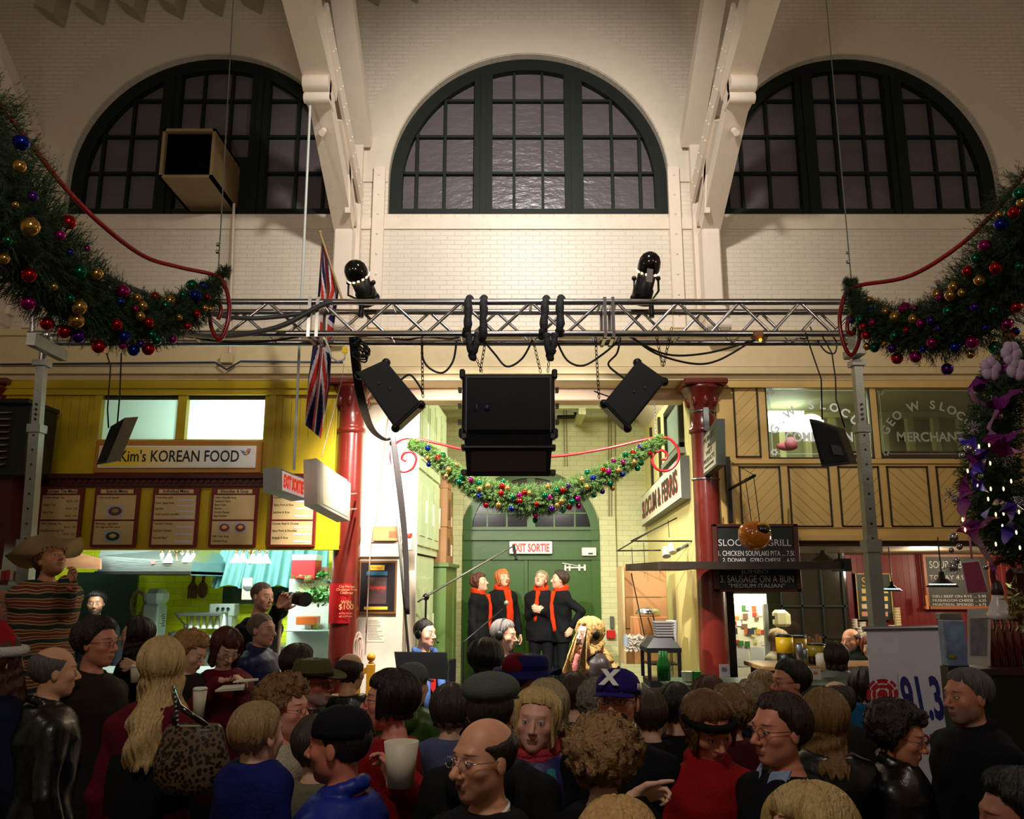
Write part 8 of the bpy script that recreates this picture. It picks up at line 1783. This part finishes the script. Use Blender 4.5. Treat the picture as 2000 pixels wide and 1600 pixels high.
# --- singers on the stage
RS = (236,62,20); SG = 'singers in black with red scarves'
s1 = person('singer in black cardigan and red scarf, curly brown hair, farthest left on stage',932,1118,11.4,70,base=.68,sex='f',hair=dict(CU,vol=.024),hc=(96,52,34),top=BLK,hem=.5,head=(0,14,0),group=SG,openm=True,w=1.05); scarf(s1,RS,tails=[(.03,.07,1.0)])
s2 = person('singer with strawberry blonde bob and red scarf, second from left on stage',979,1110,11.6,25,base=.68,sex='f',hair=BOB,hc=(196,120,60),top=BLK,head=(10,10,0),group=SG,openm=True,w=1.08); scarf(s2,RS,tails=[(.0,.05,.98),(.04,.09,1.05)])
s3 = person('laughing singer with pale short hair and glasses, hands clasped, red scarf',1061,1115,11.4,-12,base=.68,sex='f',hair=dict(fringe=.015,vol=.018),hc=(150,134,104),top=BLK,head=(-6,26,8),group=SG,openm=True,w=1.2,arms=((.03,-.24,1.22),(-.05,-.23,1.20)),hands=(dict(dir=(-.8,-.3,.3),curl=.9,palm=(0,1,0)),dict(dir=(.8,-.3,.3),curl=.9,palm=(0,1,0)))); scarf(s3,RS,tails=[(-.02,-.06,1.08)]); glasses(s3)
s4 = person('singer turned away with one hand on hip, short dark hair, red scarf',1096,1112,11.3,-70,base=.68,sex='f',hair=dict(vol=.022),hc=(60,42,36),top=BLK,head=(-14,6,0),group=SG,w=1.1,arms=((.23,.06,.98),None),hands=(dict(dir=(.3,-.6,-.6),curl=.3,palm=(-1,0,0)),None)); scarf(s4,RS,tails=[(.04,.09,.95)])
# --- radio hosts
h1 = person('radio host in dark suit, blue scarf and red tie wearing black headphones',829,1209,7.7,40,H=1.78,sit=True,hair=dict(vol=.01),hc=(24,18,16),top=(20,20,24),head=(18,0,0),tone=(222,160,126),arms=((.1,-.3,1.12),None),collar=.012); headphones(h1)
q = MB(); q.prism([(-.02,1.44),(.02,1.44),(.028,1.2),(0,1.15),(-.028,1.2)],-.152,-.145); bd(h1,q,'tie',cloth((200,40,36))); q = MB()
for s_ in (-1,1): q.tube([(s_ * .06,.06,1.50),(s_ * .085,-.03,1.49),(s_ * .075,-.12,1.40),(s_ * .08,-.17,1.2),(s_ * .08,-.17,.95)],[.028,.03,.035,.035,.035],n=8)
bd(h1,q,'scarf',cloth((96,130,200),'knit')); stool(h1.root.location,1.02,'black bar stool under the host in the blue scarf')
h2 = person('grey haired radio host in grey jacket, headphones with silver band, behind the crowd',985,1208,7.1,65,H=1.75,sit=True,hair=dict(vol=.016),hc=(120,112,106),top=(84,70,62),head=(5,-6,0),tone=(226,160,126),collar=.016,beard=(190,184,180),bk=.5); headphones(h2); stool(h2.root.location,1.0,'black bar stool under the grey haired host')
h3 = person('woman with long wavy blonde hair, headphones and brown coat reading white papers',1152,1203,7.0,-62,H=1.66,sit=True,sex='f',hair=LG(-.34,wave=.03,flare=.5,vol=.026,strand=.5,curl=.006),hc=(224,168,96),top=(48,38,33),kind='shell',collar=.018,tone=(232,176,150),arms=(P(1140,1362,6.75),P(1118,1356,6.75)),inf=.03); headphones(h3); scarf(h3,(224,130,124),r=.022,tails=[(0,.0,1.25)]); stool(h3.root.location,1.0,'black bar stool under the woman with papers')
t = thing('paper_sheets','white papers held by the woman in headphones','papers',P(1118,1350,6.65)); MB().hexa([P(1100,1362,6.6),P(1140,1345,6.6),P(1140,1345,6.603),P(1100,1362,6.603),P(1100,1340,6.7),P(1138,1318,6.7),P(1138,1318,6.703),P(1100,1340,6.703)]).build('top_sheet',m_white,t); MB().hexa([P(1106,1366,6.56),P(1143,1350,6.56),P(1143,1350,6.565),P(1106,1366,6.565),P(1104,1350,6.62),P(1142,1333,6.62),P(1142,1333,6.625),P(1104,1350,6.625)]).build('blue_sheet',mat('pale_blue_paper',(170,196,226),.6),t)
# --- left side
person('bearded cook with dark hair standing inside the yellow stall',190,1151,8.75,12,hair=dict(vol=.024,back=-.1),hc=(20,16,14),top=BLK,tone=(150,100,74),beard=(20,14,12),bk=.95,head=(6,-2,0))
person('bald person in dark clothes at the far left edge by the red shelving',2,1150,6.4,60,hair=dict(FRI),hc=(60,44,36),top=BLK,tone=(150,96,74))
p = person('photographer with shaved head aiming a long lens camera, black top',513,1137,7.2,62,hair=dict(vol=.003),hc=(96,74,60),top=(14,13,15),beard=(110,76,58),bk=.5,tone=(204,142,112),head=(0,-4,0),arms=(P(545,1183,6.85),P(556,1190,7.2)),hands=(dict(curl=.8,dir=(.1,-.5,.8),palm=(-.6,-.5,0)),dict(curl=.9,dir=(.1,-.6,.7),palm=(.6,-.5,0))))
cmr = thing('camera','black camera with a long pale telephoto lens on a monopod','camera',P(560,1170,7.0)); a,b = P(556,1166,7.0),P(586,1170,6.95); e = P(597,1171,6.88)
MB().box(P(541,1160,7.05),P(556,1178,6.95),bev=.01).box(P(545,1155,7.0),P(552,1161,6.95),bev=.006).build('camera_body',m_black,cmr); MB().cyl(a,b,.038,.05,n=18).build('lens_barrel',mat('lens_grey',(190,180,170),.4),cmr); MB().cyl(b,e,.056,.058,n=18).cyl(a.lerp(b,.35),a.lerp(b,.5),.046,n=18).cyl(a.lerp(b,.7),a.lerp(b,.82),.05,n=18).build('lens_hood',m_black,cmr)
c = P(549,1200,6.98); MB().cyl(P(549,1176,6.98),(c.x,c.y,floor_z(6.98)),.014,n=10).build('monopod',mat('monopod_cream',(190,170,140),.4),cmr)
person('man with grey hair in a blue jacket looking right, below the photographer',511,1197,6.4,72,hair=dict(vol=.008,side=.01),hc=(110,96,84),top=(24,30,84),kind='shell',collar=.022,tone=(200,142,114),nose=1.15)
wr = person('woman with auburn hair and glasses in a maroon blouse, writing on a pad',452,1226,5.7,35,sex='f',hair=dict(BOB,vol=.026,length=-.12),hc=(84,34,20),top=(104,16,34),tone=(214,160,134),head=(6,-26,6),arms=(P(462,1325,5.35),P(430,1330,5.4)),hands=(dict(dir=(.1,-1,-.1),curl=.7,palm=(-.3,0,-1)),dict(dir=(.3,-1,0),curl=.5,palm=(0,0,1)))); glasses(wr,mat('silver_frame',(180,180,190),.2,metal=.9))
t = thing('note_pad','stack of white note sheets held by the writing woman','notepad',P(470,1335,5.18))
MB().hexa([P(455,1334,5.18),P(503,1330,5.18),P(505,1328,5.3),P(468,1330,5.3),P(455,1331,5.18),P(503,1327,5.18),P(505,1325,5.3),P(468,1327,5.3)]).build('upper_sheets',m_white,t); MB().hexa([P(420,1352,5.05),P(476,1348,5.05),P(478,1342,5.18),P(436,1344,5.18),P(420,1348,5.05),P(476,1342,5.05),P(478,1336,5.18),P(436,1339,5.18)]).build('lower_sheets',mat('pad_cream',(224,220,204),.6),t)
person('woman with curly blonde hair and yellow scarf leaning beside the long haired woman',385,1230,5.5,78,sex='f',hair=dict(CU,vol=.03),hc=(176,132,78),top=(40,34,30),head=(0,-22,0),tone=(224,168,136))
lb = person('woman with long straight blonde hair seen from behind, dark red sleeves',318,1240,3.9,172,sex='f',hair=LG(-.40,vol=.02,strand=.45,open=.3,flare=.3,wave=.012),hc=(206,172,116),top=(96,12,30),head=(12,0,0),hem=.83,arms=(None,(-.3,-.2,1.02))); q = MB(); q.ball((0,.0,1.15),(.19,.155,.29),n=24); bd(lb,q,'black_vest',cloth(BLK)); q = MB(); q.lathe([(.2,.79),(.192,.88),(.18,.88)],Matrix.Diagonal((1,.78,1,1)),28); bd(lb,q,'pale_shirt_hem',cloth((170,176,206)))
bg = thing('leopard_handbag','leopard print handbag with a studded black strap on the blonde woman','handbag',P(375,1440,3.55)); c = P(375,1480,3.55)
lp = bpy.data.materials.new('leopard_print'); lp.use_nodes = True; nt = lp.node_tree; b_ = nt.nodes['Principled BSDF']; vo = N(nt,'ShaderNodeTexVoronoi',Scale=60.); tc = N(nt,'ShaderNodeTexCoord'); nt.links.new(tc.outputs['Object'],vo.inputs['Vector']); cr = N(nt,'ShaderNodeValToRGB'); nt.links.new(vo.outputs[0],cr.inputs[0]); cr.color_ramp.elements[0].position = .46; cr.color_ramp.elements[0].color = C((30,20,14)) + (1,); cr.color_ramp.elements[1].position = .54; cr.color_ramp.elements[1].color = C((104,82,60)) + (1,); nt.links.new(cr.outputs[0],b_.inputs[0]); b_.inputs['Roughness'].default_value = .4
q = MB(); q.lathe([(.02,-.14),(.10,-.13),(.145,-.08),(.15,-.01),(.13,.06),(.115,.11),(.10,.125),(.09,.12)],T(c) @ Matrix.Diagonal((1,.5,1,1)),30); q.build('bag_body',lp,bg); q = MB(); q.tube([c + Vector((-.08,0,.1)),P(345,1380,3.55),P(338,1345,3.68),P(350,1380,3.5),c + Vector((.05,0,.12))],.011,n=8); q.build('strap',mat('patent_strap',(12,10,10),.1,coat=1.),bg); q = MB()
for k in range(9): q.ball(P(340 + k,1345 + 9 * k,3.5),.007,n=6)
q.build('studs',m_steel,bg)
c = cup(P(389,1375,4.4),.034,.13,'tall paper cup with a lid held beside the long haired woman'); w3 = person('woman with long dark hair and glasses looking left, black jacket with grey collar',272,1203,6.3,-78,sex='f',hair=LG(-.16,vol=.022,open=.9),hc=(34,14,16),top=BLK,collar=.024,arms=(P(262,1300,6.0),None),hands=(dict(dir=(-.3,-.9,.2),curl=.8),None)); glasses(w3); cup(P(264,1318,5.95),.034,.1,'white cup held low by the dark haired woman in glasses')
m3 = person('tall man with tousled dark hair and glasses looking right, brown coat',192,1200,4.5,80,hair=dict(vol=.03,curl=.006,back=-.08),hc=(34,20,15),top=(38,28,22),tone=(190,118,90),collar=.02,w=1.15); glasses(m3)
sh = person('person in a red and white festive hat with brown hair at left edge',4,1222,4.2,150,sex='f',hair=LG(-.2),hc=(74,40,26),top=(14,22,44),px_dx=.05); q = MB(); q.tube([(.095 * math.sin(a),.008 - .11 * math.cos(a),.045) for a in [2 * PI * k / 20 for k in range(20)]],.026,n=8,closed=True); hd(sh,q,'white_fur_band',cloth((214,206,204),'knit')); q = MB(); q.lathe([(.09,.05),(.08,.09),(.05,.14),(.01,.19)],T((0,.01,0)),20); hd(sh,q,'red_crown',cloth((150,16,22)))
person('balding man with grey sides in a black leather jacket, back to the viewer',107,1260,4.2,125,hair=dict(bald=1.0,vol=.01,back=-.085),hc=(92,84,86),top=(18,18,21),kind='leather',w=1.15,tone=(206,146,110),collar=.02)
fe = person('man with a grey beard under an olive felt hat, looking right',612,1262,4.6,70,hair=SH,hc=(120,110,100),top=(50,40,30),px_dx=.07,beard=(170,164,156),bk=.8,tone=(190,96,74)); glasses(fe); mf = cloth((82,80,44)); q = MB(); q.lathe([(.098,.03),(.096,.05),(.086,.1),(.076,.118),(.05,.112),(.01,.104)],T((0,.01,.0)) @ Matrix.Diagonal((.95,1.2,1,1)),28); hd(fe,q,'hat_crown',mf); q = MB(); n = 32; R0,R1 = [],[]
for k in range(n): a = 2 * PI * k / n; R0.append((.092 * math.sin(a),.01 - .115 * math.cos(a),.034)); R1.append((.155 * math.sin(a),.01 - .19 * math.cos(a),.034 + .03 * abs(math.sin(a)) ** 2 - .006))
q.add(R0 + R1 + [(v[0],v[1],v[2] - .005) for v in R0 + R1],[(k,(k + 1) % n,n + (k + 1) % n,n + k) for k in range(n)] + [(2 * n + (k + 1) % n,2 * n + k,3 * n + k,3 * n + (k + 1) % n) for k in range(n)],0,True); hd(fe,q,'hat_brim',mf); q = MB(); q.lathe([(.099,.034),(.099,.056),(.096,.056)],T((0,.01,0)) @ Matrix.Diagonal((.95,1.2,1,1)),28); hd(fe,q,'hat_band',cloth((40,28,24)))
person('person with dark brown hair mostly hidden behind the olive hat',582,1254,5.2,160,hair=dict(vol=.024),hc=(36,20,16),top=BLK)
cw = person('woman with tight brown curls and red glasses looking right, cream ribbed cardigan',557,1312,3.8,75,sex='f',hair=dict(CU,vol=.04,curl=.02),hc=(126,88,48),top=(196,186,164),kind='knit',tone=(212,140,116)); glasses(cw,mat('red_frame',(150,20,20),.3))
person('small child with light brown hair in a blue top, back to viewer',503,1366,2.9,150,H=1.12,sit=True,base='free',sex='f',hs=.88,hair=dict(vol=.014,back=-.08,fringe=.01),hc=(150,118,76),top=(18,24,96),h=.006)
mc = person('smiling man in a black cap and bright blue jacket facing left',672,1368,2.95,-105,hair=dict(vol=.006),hc=(40,30,26),top=(20,44,140),kind='shell',px_dx=.03,tone=(196,112,86),w=1.2,collar=.024,h=.005,beard=(120,70,54),bk=.4,nose=1.2); cap(mc,(14,15,20),bill=False); q = MB(); q.box((-.05,.11,1.1),(.05,.145,1.36),bev=.03); bd(mc,q,'rucksack_strap',cloth(BLK))
person('man with a bald crown seen from behind, black leather jacket with fleece collar',684,1274,5.3,168,hair=dict(bald=1.05,vol=.008),hc=(40,26,20),top=(20,18,18),kind='leather',tone=(206,146,110)); gc = person('person in a grey cap and green jacket facing away, before the music stand',805,1288,5.0,150,hair=SH,hc=(90,76,60),top=(62,92,30),kind='shell',px_dx=.03,hood=True); cap(gc,(96,104,100))
dw = person('woman with black hair and glasses in a red sweater holding out a cup',772,1302,3.7,-78,sex='f',hair=dict(vol=.024,length=-.06,open=.9,fringe=.02),hc=(24,12,14),top=(150,16,24),kind='knit',tone=(206,126,104),arms=(P(766,1530,3.25),None),hands=(dict(dir=(-.55,-.3,.75),palm=(.2,-1,.0),curl=.75),None),h=.006,head=(-6,4,0)); glasses(dw); cup(P(783,1492,3.16),.062,.15,'large white paper cup held out in front of the red sweater',lid=False)
# --- centre
person('person with round black hair in silhouette before the seated hosts',948,1241,5.6,180,hair=dict(vol=.045,back=-.1,side=-.06),hc=(10,9,11),top=BLK)
nh = person('man in a floppy navy and maroon brimmed hat facing right',1030,1262,5.0,95,hair=SH,hc=(70,56,46),top=(30,30,34),px_dx=.05,tone=(200,130,100)); q = MB(); q.lathe([(.104,.03),(.104,.08),(.095,.11),(.05,.118),(.004,.12)],T((0,.01,0)) @ Matrix.Diagonal((.95,1.18,1,1)),28); ob = hd(nh,q,'hat_crown',cloth((26,26,92))); q = MB(); R0,R1 = [],[]
for k in range(n): a = 2 * PI * k / n; R0.append((.098 * math.sin(a),.01 - .118 * math.cos(a),.036)); R1.append((.16 * math.sin(a),.01 - .2 * math.cos(a),.02 + .045 * max(0,math.cos(2 * a + 1)) - .02))
q.add(R0 + R1 + [(v[0],v[1],v[2] - .006) for v in R0 + R1],[(k,(k + 1) % n,n + (k + 1) % n,n + k) for k in range(n)] + [(2 * n + (k + 1) % n,2 * n + k,3 * n + k,3 * n + (k + 1) % n) for k in range(n)],0,True); hd(nh,q,'hat_brim',cloth((24,24,86))); q = MB(); q.ball((0,.07,.06),(.098,.09,.07),n=20); hd(nh,q,'maroon_back_panel',cloth((104,14,22)))
fc_ = person('man in a grey tweed flat cap and dark coat seen from behind',958,1302,3.1,165,hair=dict(vol=.01),hc=(50,40,34),top=(24,24,24),px_dx=.045,hood=True,w=1.15,h=.0065); q = MB(); q.ball((0,.005,.085),(.102,.135,.058),n=26); q.ball((0,-.07,.06),(.08,.085,.03),n=20); hd(fc_,q,'flat_cap',mat('grey_tweed',(78,84,78),.9,var=.5,scale=160,bump=.6,bscale=200)); q = MB(); q.ball((0,-.13,.04),(.07,.05,.01),n=16); hd(fc_,q,'cap_peak',mat('grey_tweed',(78,84,78),.9))
fb = person('blonde woman with side parted hair looking at the viewer, violet jacket and bright scarf',1052,1338,3.6,-6,sex='f',hair=dict(vol=.022,length=-.10,open=.8,strand=.4),hc=(214,178,116),top=(40,30,96),kind='shell',tone=(220,156,130),head=(-4,2,4),h=.0055,iris=(70,90,100),lip=(160,70,70),collar=.02); scarf(fb,(190,60,70),tails=[(-.06,-.05,1.1)],r=.022); q = MB(); q.tube([(.07,-.12,1.44),(.085,-.165,1.32),(.085,-.17,1.12)],[.02,.026,.028],n=9); bd(fb,q,'teal_scarf_end',cloth((60,140,150),'knit')); q = MB(); q.tube([(.0,-.14,1.42),(-.02,-.17,1.30),(-.03,-.17,1.15)],[.018,.024,.026],n=9); bd(fb,q,'pink_scarf_end',cloth((196,84,130),'knit'))
person('woman with ash blonde hair from behind, just behind the woman in violet',1068,1322,4.1,170,sex='f',hair=LG(-.1,vol=.026,open=.3,strand=.35),hc=(176,158,116),top=(90,18,28))
fm = person('balding man with rimless glasses in the foreground looking left, white collar',950,1404,2.7,-48,hair=dict(bald=1.12,vol=.008,back=-.08,front=.05),hc=(40,28,22),top=(14,15,22),tone=(204,138,104),h=.0045,nose=1.25,jaw=1.0,px_dx=.0,openm=True,iris=(60,44,34),beard=(96,66,54),bk=.3,w=1.1); glasses(fm,mat('silver_frame',(180,180,190),.2,metal=.9)); q = MB(); q.tube([(.07 * math.sin(a),.005 - .066 * math.cos(a),1.475 - .022 * math.cos(a)) for a in [2 * PI * k / 20 for k in range(20)]],.006,n=8,closed=True); bd(fm,q,'white_collar',m_white)
xc = person('smiling man with glasses in a purple baseball cap marked with an X',1208,1296,3.5,-14,hair=dict(vol=.005),hc=(70,50,36),top=(16,17,22),px_dx=.03,tone=(210,134,104),h=.005,beard=(150,96,74),bk=.35,head=(-6,9,0)); glasses(xc,w=.024); cap(xc,(38,22,104)); me = text_mesh('X',.085,bold=.005,ext=.003); me.transform(T((-.012,-.094,.085)) @ Matrix.Rotation(-.45,4,'X') @ FRONT); me.materials.append(m_white); me.transform(xc.M); ox = bpy.data.objects.new('cap_letter',me); COL.objects.link(ox); ox.parent = xc.root; me = text_mesh('N',.03,bold=.002,ext=.002); me.transform(T((.088,-.02,.06)) @ Matrix.Rotation(PI / 2 - .2,4,'Z') @ FRONT); me.materials.append(m_white); me.transform(xc.M); ox = bpy.data.objects.new('side_emblem',me); COL.objects.link(ox); ox.parent = xc.root
person('grey curly haired person behind the purple cap, shoulder hidden',1168,1322,4.3,175,sex='f',hair=dict(CU),hc=(120,112,100),top=(60,54,50)); cb = person('person with big sandy curls and black coat from behind, pointing right',1176,1388,2.95,178,sex='f',hair=dict(CU,vol=.045,curl=.022,back=-.1,side=-.06),hc=(150,112,70),top=(12,12,15),arms=(None,P(1235,1560,2.75)),hands=(None,dict(dir=(-.95,-.1,.28),palm=(0,.7,-.5),curls=(.15,.9,1.0,1.1),curl=.3)),h=.0055,w=1.1)
person('person with smooth blonde hair at the bottom edge, centre',1205,1551,2.05,170,sex='f',hair=dict(vol=.026,length=-.06,open=.3,strand=.35),hc=(196,152,92),top=BLK)
# --- right side
rw = person('woman in a red jacket and black headband looking down',1385,1352,3.4,8,sex='f',hair=dict(vol=.026,length=-.07,open=.85),hc=(110,70,40),top=(150,14,20),head=(8,-24,-6),tone=(206,128,100),collar=.026); q = MB(); q.tube([(.094 * math.sin(a),.008 - .116 * math.cos(a),.045 + .015 * math.cos(a)) for a in [2 * PI * k / 24 for k in range(24)]],.016,n=8,closed=True); hd(rw,q,'headband',cloth((12,12,14)))
gm = person('man with swept brown hair and glasses in profile, blue shirt collar, dark jacket',1522,1347,3.15,-68,hair=dict(vol=.022,fringe=-.004,side=.01),hc=(52,32,22),top=(15,15,20),tone=(200,122,94),h=.005,nose=1.1,w=1.1); glasses(gm); q = MB()
for s_ in (-1,1): q.hexa([(s_ * .02,-.115,1.42),(s_ * .09,-.08,1.45),(s_ * .09,-.06,1.46),(s_ * .02,-.10,1.44),(s_ * .03,-.09,1.485),(s_ * .085,-.04,1.50),(s_ * .08,-.03,1.50),(s_ * .03,-.08,1.49)])
bd(gm,q,'shirt_collar',cloth((150,166,206)))
person('woman with feathered blonde hair at the bottom edge facing left',1575,1522,2.15,-60,sex='f',hair=dict(vol=.03,length=-.07,open=.9,strand=.45,fringe=.0),hc=(190,158,100),top=BLK,tone=(206,140,112),h=.006)
g1_ = person('dark haired man with glasses looking left before the cafe counter',1543,1285,5.0,-80,hair=dict(vol=.018),hc=(22,15,14),top=BLK,tone=(196,124,96)); glasses(g1_)
person('woman with long dark blonde hair from behind, dark leather jacket',1608,1340,3.8,172,sex='f',hair=LG(-.2,vol=.024,open=.3,strand=.4),hc=(130,96,52),top=(16,16,18),kind='leather')
c1 = person('person with dark curls and glasses looking right in front of the banner',1757,1364,3.8,55,sex='f',hair=dict(CU,vol=.04),hc=(34,22,18),top=(20,14,20),kind='leather',tone=(206,130,96),collar=.024,head=(0,-12,0)); glasses(c1)
person('grey haired man with goatee in a dark coat looking left, right of banner',1888,1302,3.9,-78,hair=dict(vol=.012,side=.0),hc=(84,80,80),top=(12,13,20),tone=(186,116,88),beard=(110,100,96),bk=.7,w=1.25,collar=.02,h=.006)
person('dark haired person cut off by the bottom right corner',1988,1492,2.4,-100,hair=dict(vol=.03),hc=(16,13,12),top=BLK,tone=(150,92,70))
for px,pt,Y,yw,sx2,hr_,hcl,tp,lb_ in ((1318,1330,4.4,175,'m',dict(vol=.02),(18,14,14),BLK,'person with cropped black hair from behind, left of the red jacket'),(1384,1316,4.7,178,'f',dict(vol=.022,length=-.08,open=.3),(70,40,26),BLK,'person with chestnut bob from behind, beyond the red jacket'),(1424,1334,4.3,178,'f',dict(CU,vol=.03),(130,98,58),(70,14,24),'person with frizzy fair curls from behind, right of the headband'),(1466,1327,5.0,170,'f',dict(CU,vol=.022),(150,130,100),BLK,'person with short pale curls behind the man in glasses'),(1489,1306,5.4,178,'f',dict(vol=.022,back=-.09),(140,108,62),BLK,'person with short honey blonde hair before the cafe counter'),
                                              (1632,1326,4.7,176,'m',dict(bald=.8,vol=.014),(60,44,36),(34,32,34),'man with thinning brown hair from behind, above the long haired woman'),(1686,1300,5.75,180,'f',dict(vol=.024,length=-.08,open=.3),(34,14,14),(20,90,140),'person with dark bob and bright blue jacket left of the banner'),(880,1332,4.2,175,'f',dict(vol=.02,length=-.06,open=.3),(60,48,40),(90,96,140),'person in a pale blue top hidden behind the flat cap'),
                                              (1122,1310,4.6,178,'m',dict(vol=.016),(56,34,26),(60,54,50),'brown haired person between the navy hat and the purple cap'),(1268,1345,4.3,176,'m',dict(vol=.016),(66,44,30),BLK,'brown haired person from behind, right of the purple cap'),(620,1392,3.5,178,'f',dict(vol=.02),(60,50,40),(110,104,84),'person in olive mostly hidden behind the black cap')):
 person(lb_,px,pt,Y,yw,sex=sx2,hair=hr_,hc=hcl,top=tp,h=.009)
# --- cafe staff
person('white haired cafe worker in a cream top bending over the counter',1524,1228,8.9,40,hair=dict(vol=.02),hc=(190,160,110),top=(224,214,180),head=(0,-20,0),tone=(216,140,100))
person('smiling balding cafe worker with grey beard and dark green jacket',1661,1227,8.9,-55,hair=dict(bald=1.0,vol=.008),hc=(60,50,44),top=(36,46,40),beard=(150,146,140),bk=.8,tone=(214,142,104),collar=.02)
person('person with dark hair and silver jacket at the cafe counter, back turned',1631,1252,7.3,165,sex='f',hair=dict(vol=.024,length=-.1,open=.3),hc=(40,24,18),top=(120,124,120),kind='shell'); person('red haired person in a bright red top beside the bearded cafe worker',1697,1240,8.8,-20,sex='f',hair=dict(BOB),hc=(130,60,30),top=(200,26,26))
# --- tall carved figure
pon = bpy.data.materials.new('striped_poncho'); pon.use_nodes = True; nt = pon.node_tree; b_ = nt.nodes['Principled BSDF']; tc = N(nt,'ShaderNodeTexCoord'); wv = N(nt,'ShaderNodeTexWave',Scale=3.2,Distortion=3.); wv.bands_direction = 'Z'; nt.links.new(tc.outputs['Object'],wv.inputs['Vector']); cr = N(nt,'ShaderNodeValToRGB'); nt.links.new(wv.outputs[1],cr.inputs[0]); cr.color_ramp.interpolation = 'CONSTANT'
for i,(ps,cc) in enumerate(((0,(30,44,36)),(.2,(170,140,96)),(.4,(150,60,30)),(.6,(24,24,30)),(.75,(176,150,110)),(.9,(120,40,30)))):
 e = cr.color_ramp.elements[i] if i < 2 else cr.color_ramp.elements.new(ps); e.position = ps; e.color = C(cc) + (1,)
nt.links.new(cr.outputs[0],b_.inputs[0]); b_.inputs['Roughness'].default_value = .9
fg = person('tall carved figure in a wide hat and striped poncho playing a pipe',92,1062,5.85,62,H=1.62,base='free',hair=dict(vol=.02),hc=(90,50,40),tone=(186,122,76),top=(60,60,50),legs=(176,150,106),head=(0,26,0),nose=1.5,beard=(90,50,30),bk=.5,arms=(P(132,1138,5.6),P(108,1150,5.75)),hands=(dict(dir=(.1,-.5,.9),palm=(-1,-.2,0),curl=1.),dict(dir=(.2,-.6,.7),palm=(1,-.2,0),curl=1.)),name='carved_figure',cat='statue',inf=.05,w=1.15,hem=.7)
fg.top.data.materials[0] = pon; q = MB(); R0,R1 = [],[]; n = 28
for k in range(n): a = 2 * PI * k / n; R0.append((.098 * math.sin(a),.01 - .12 * math.cos(a),.05)); R1.append((.25 * math.sin(a),.03 - .22 * math.cos(a),.07 + .05 * math.sin(2 * a) ** 2))
q.add(R0 + R1 + [(v[0],v[1],v[2] - .006) for v in R0 + R1],[(k,(k + 1) % n,n + (k + 1) % n,n + k) for k in range(n)] + [(2 * n + (k + 1) % n,2 * n + k,3 * n + k,3 * n + (k + 1) % n) for k in range(n)],0,True); q.lathe([(.1,.05),(.095,.09),(.08,.13),(.02,.15)],T((0,.01,0)) @ Matrix.Diagonal((1,1.15,1,1)),24); hd(fg,q,'wide_hat',cloth((196,168,124))); q = MB()
for k in range(26): a = 2 * PI * k / 26; q.ball((.105 * math.sin(a),.01 - .128 * math.cos(a),.06),.014,n=6)
hd(fg,q,'flower_hat_band',cloth((120,50,60))); q = MB().cyl(P(138,1148,5.56),P(112,1144,5.66),.013,n=10); tag(q.build('pipe_flute',mat('pink_pipe',(200,110,90),.5)),'short pink pipe held in the carved figure\'s fists','pipe')
zf = fg.root.location.z + .04; tag(MB().box((fg.root.location.x - .25,fg.root.location.y - .25,floor_z(5.8)),(fg.root.location.x + .25,fg.root.location.y + .25,zf)).build('figure_plinth',m_blk),'black plinth under the tall carved figure','plinth')
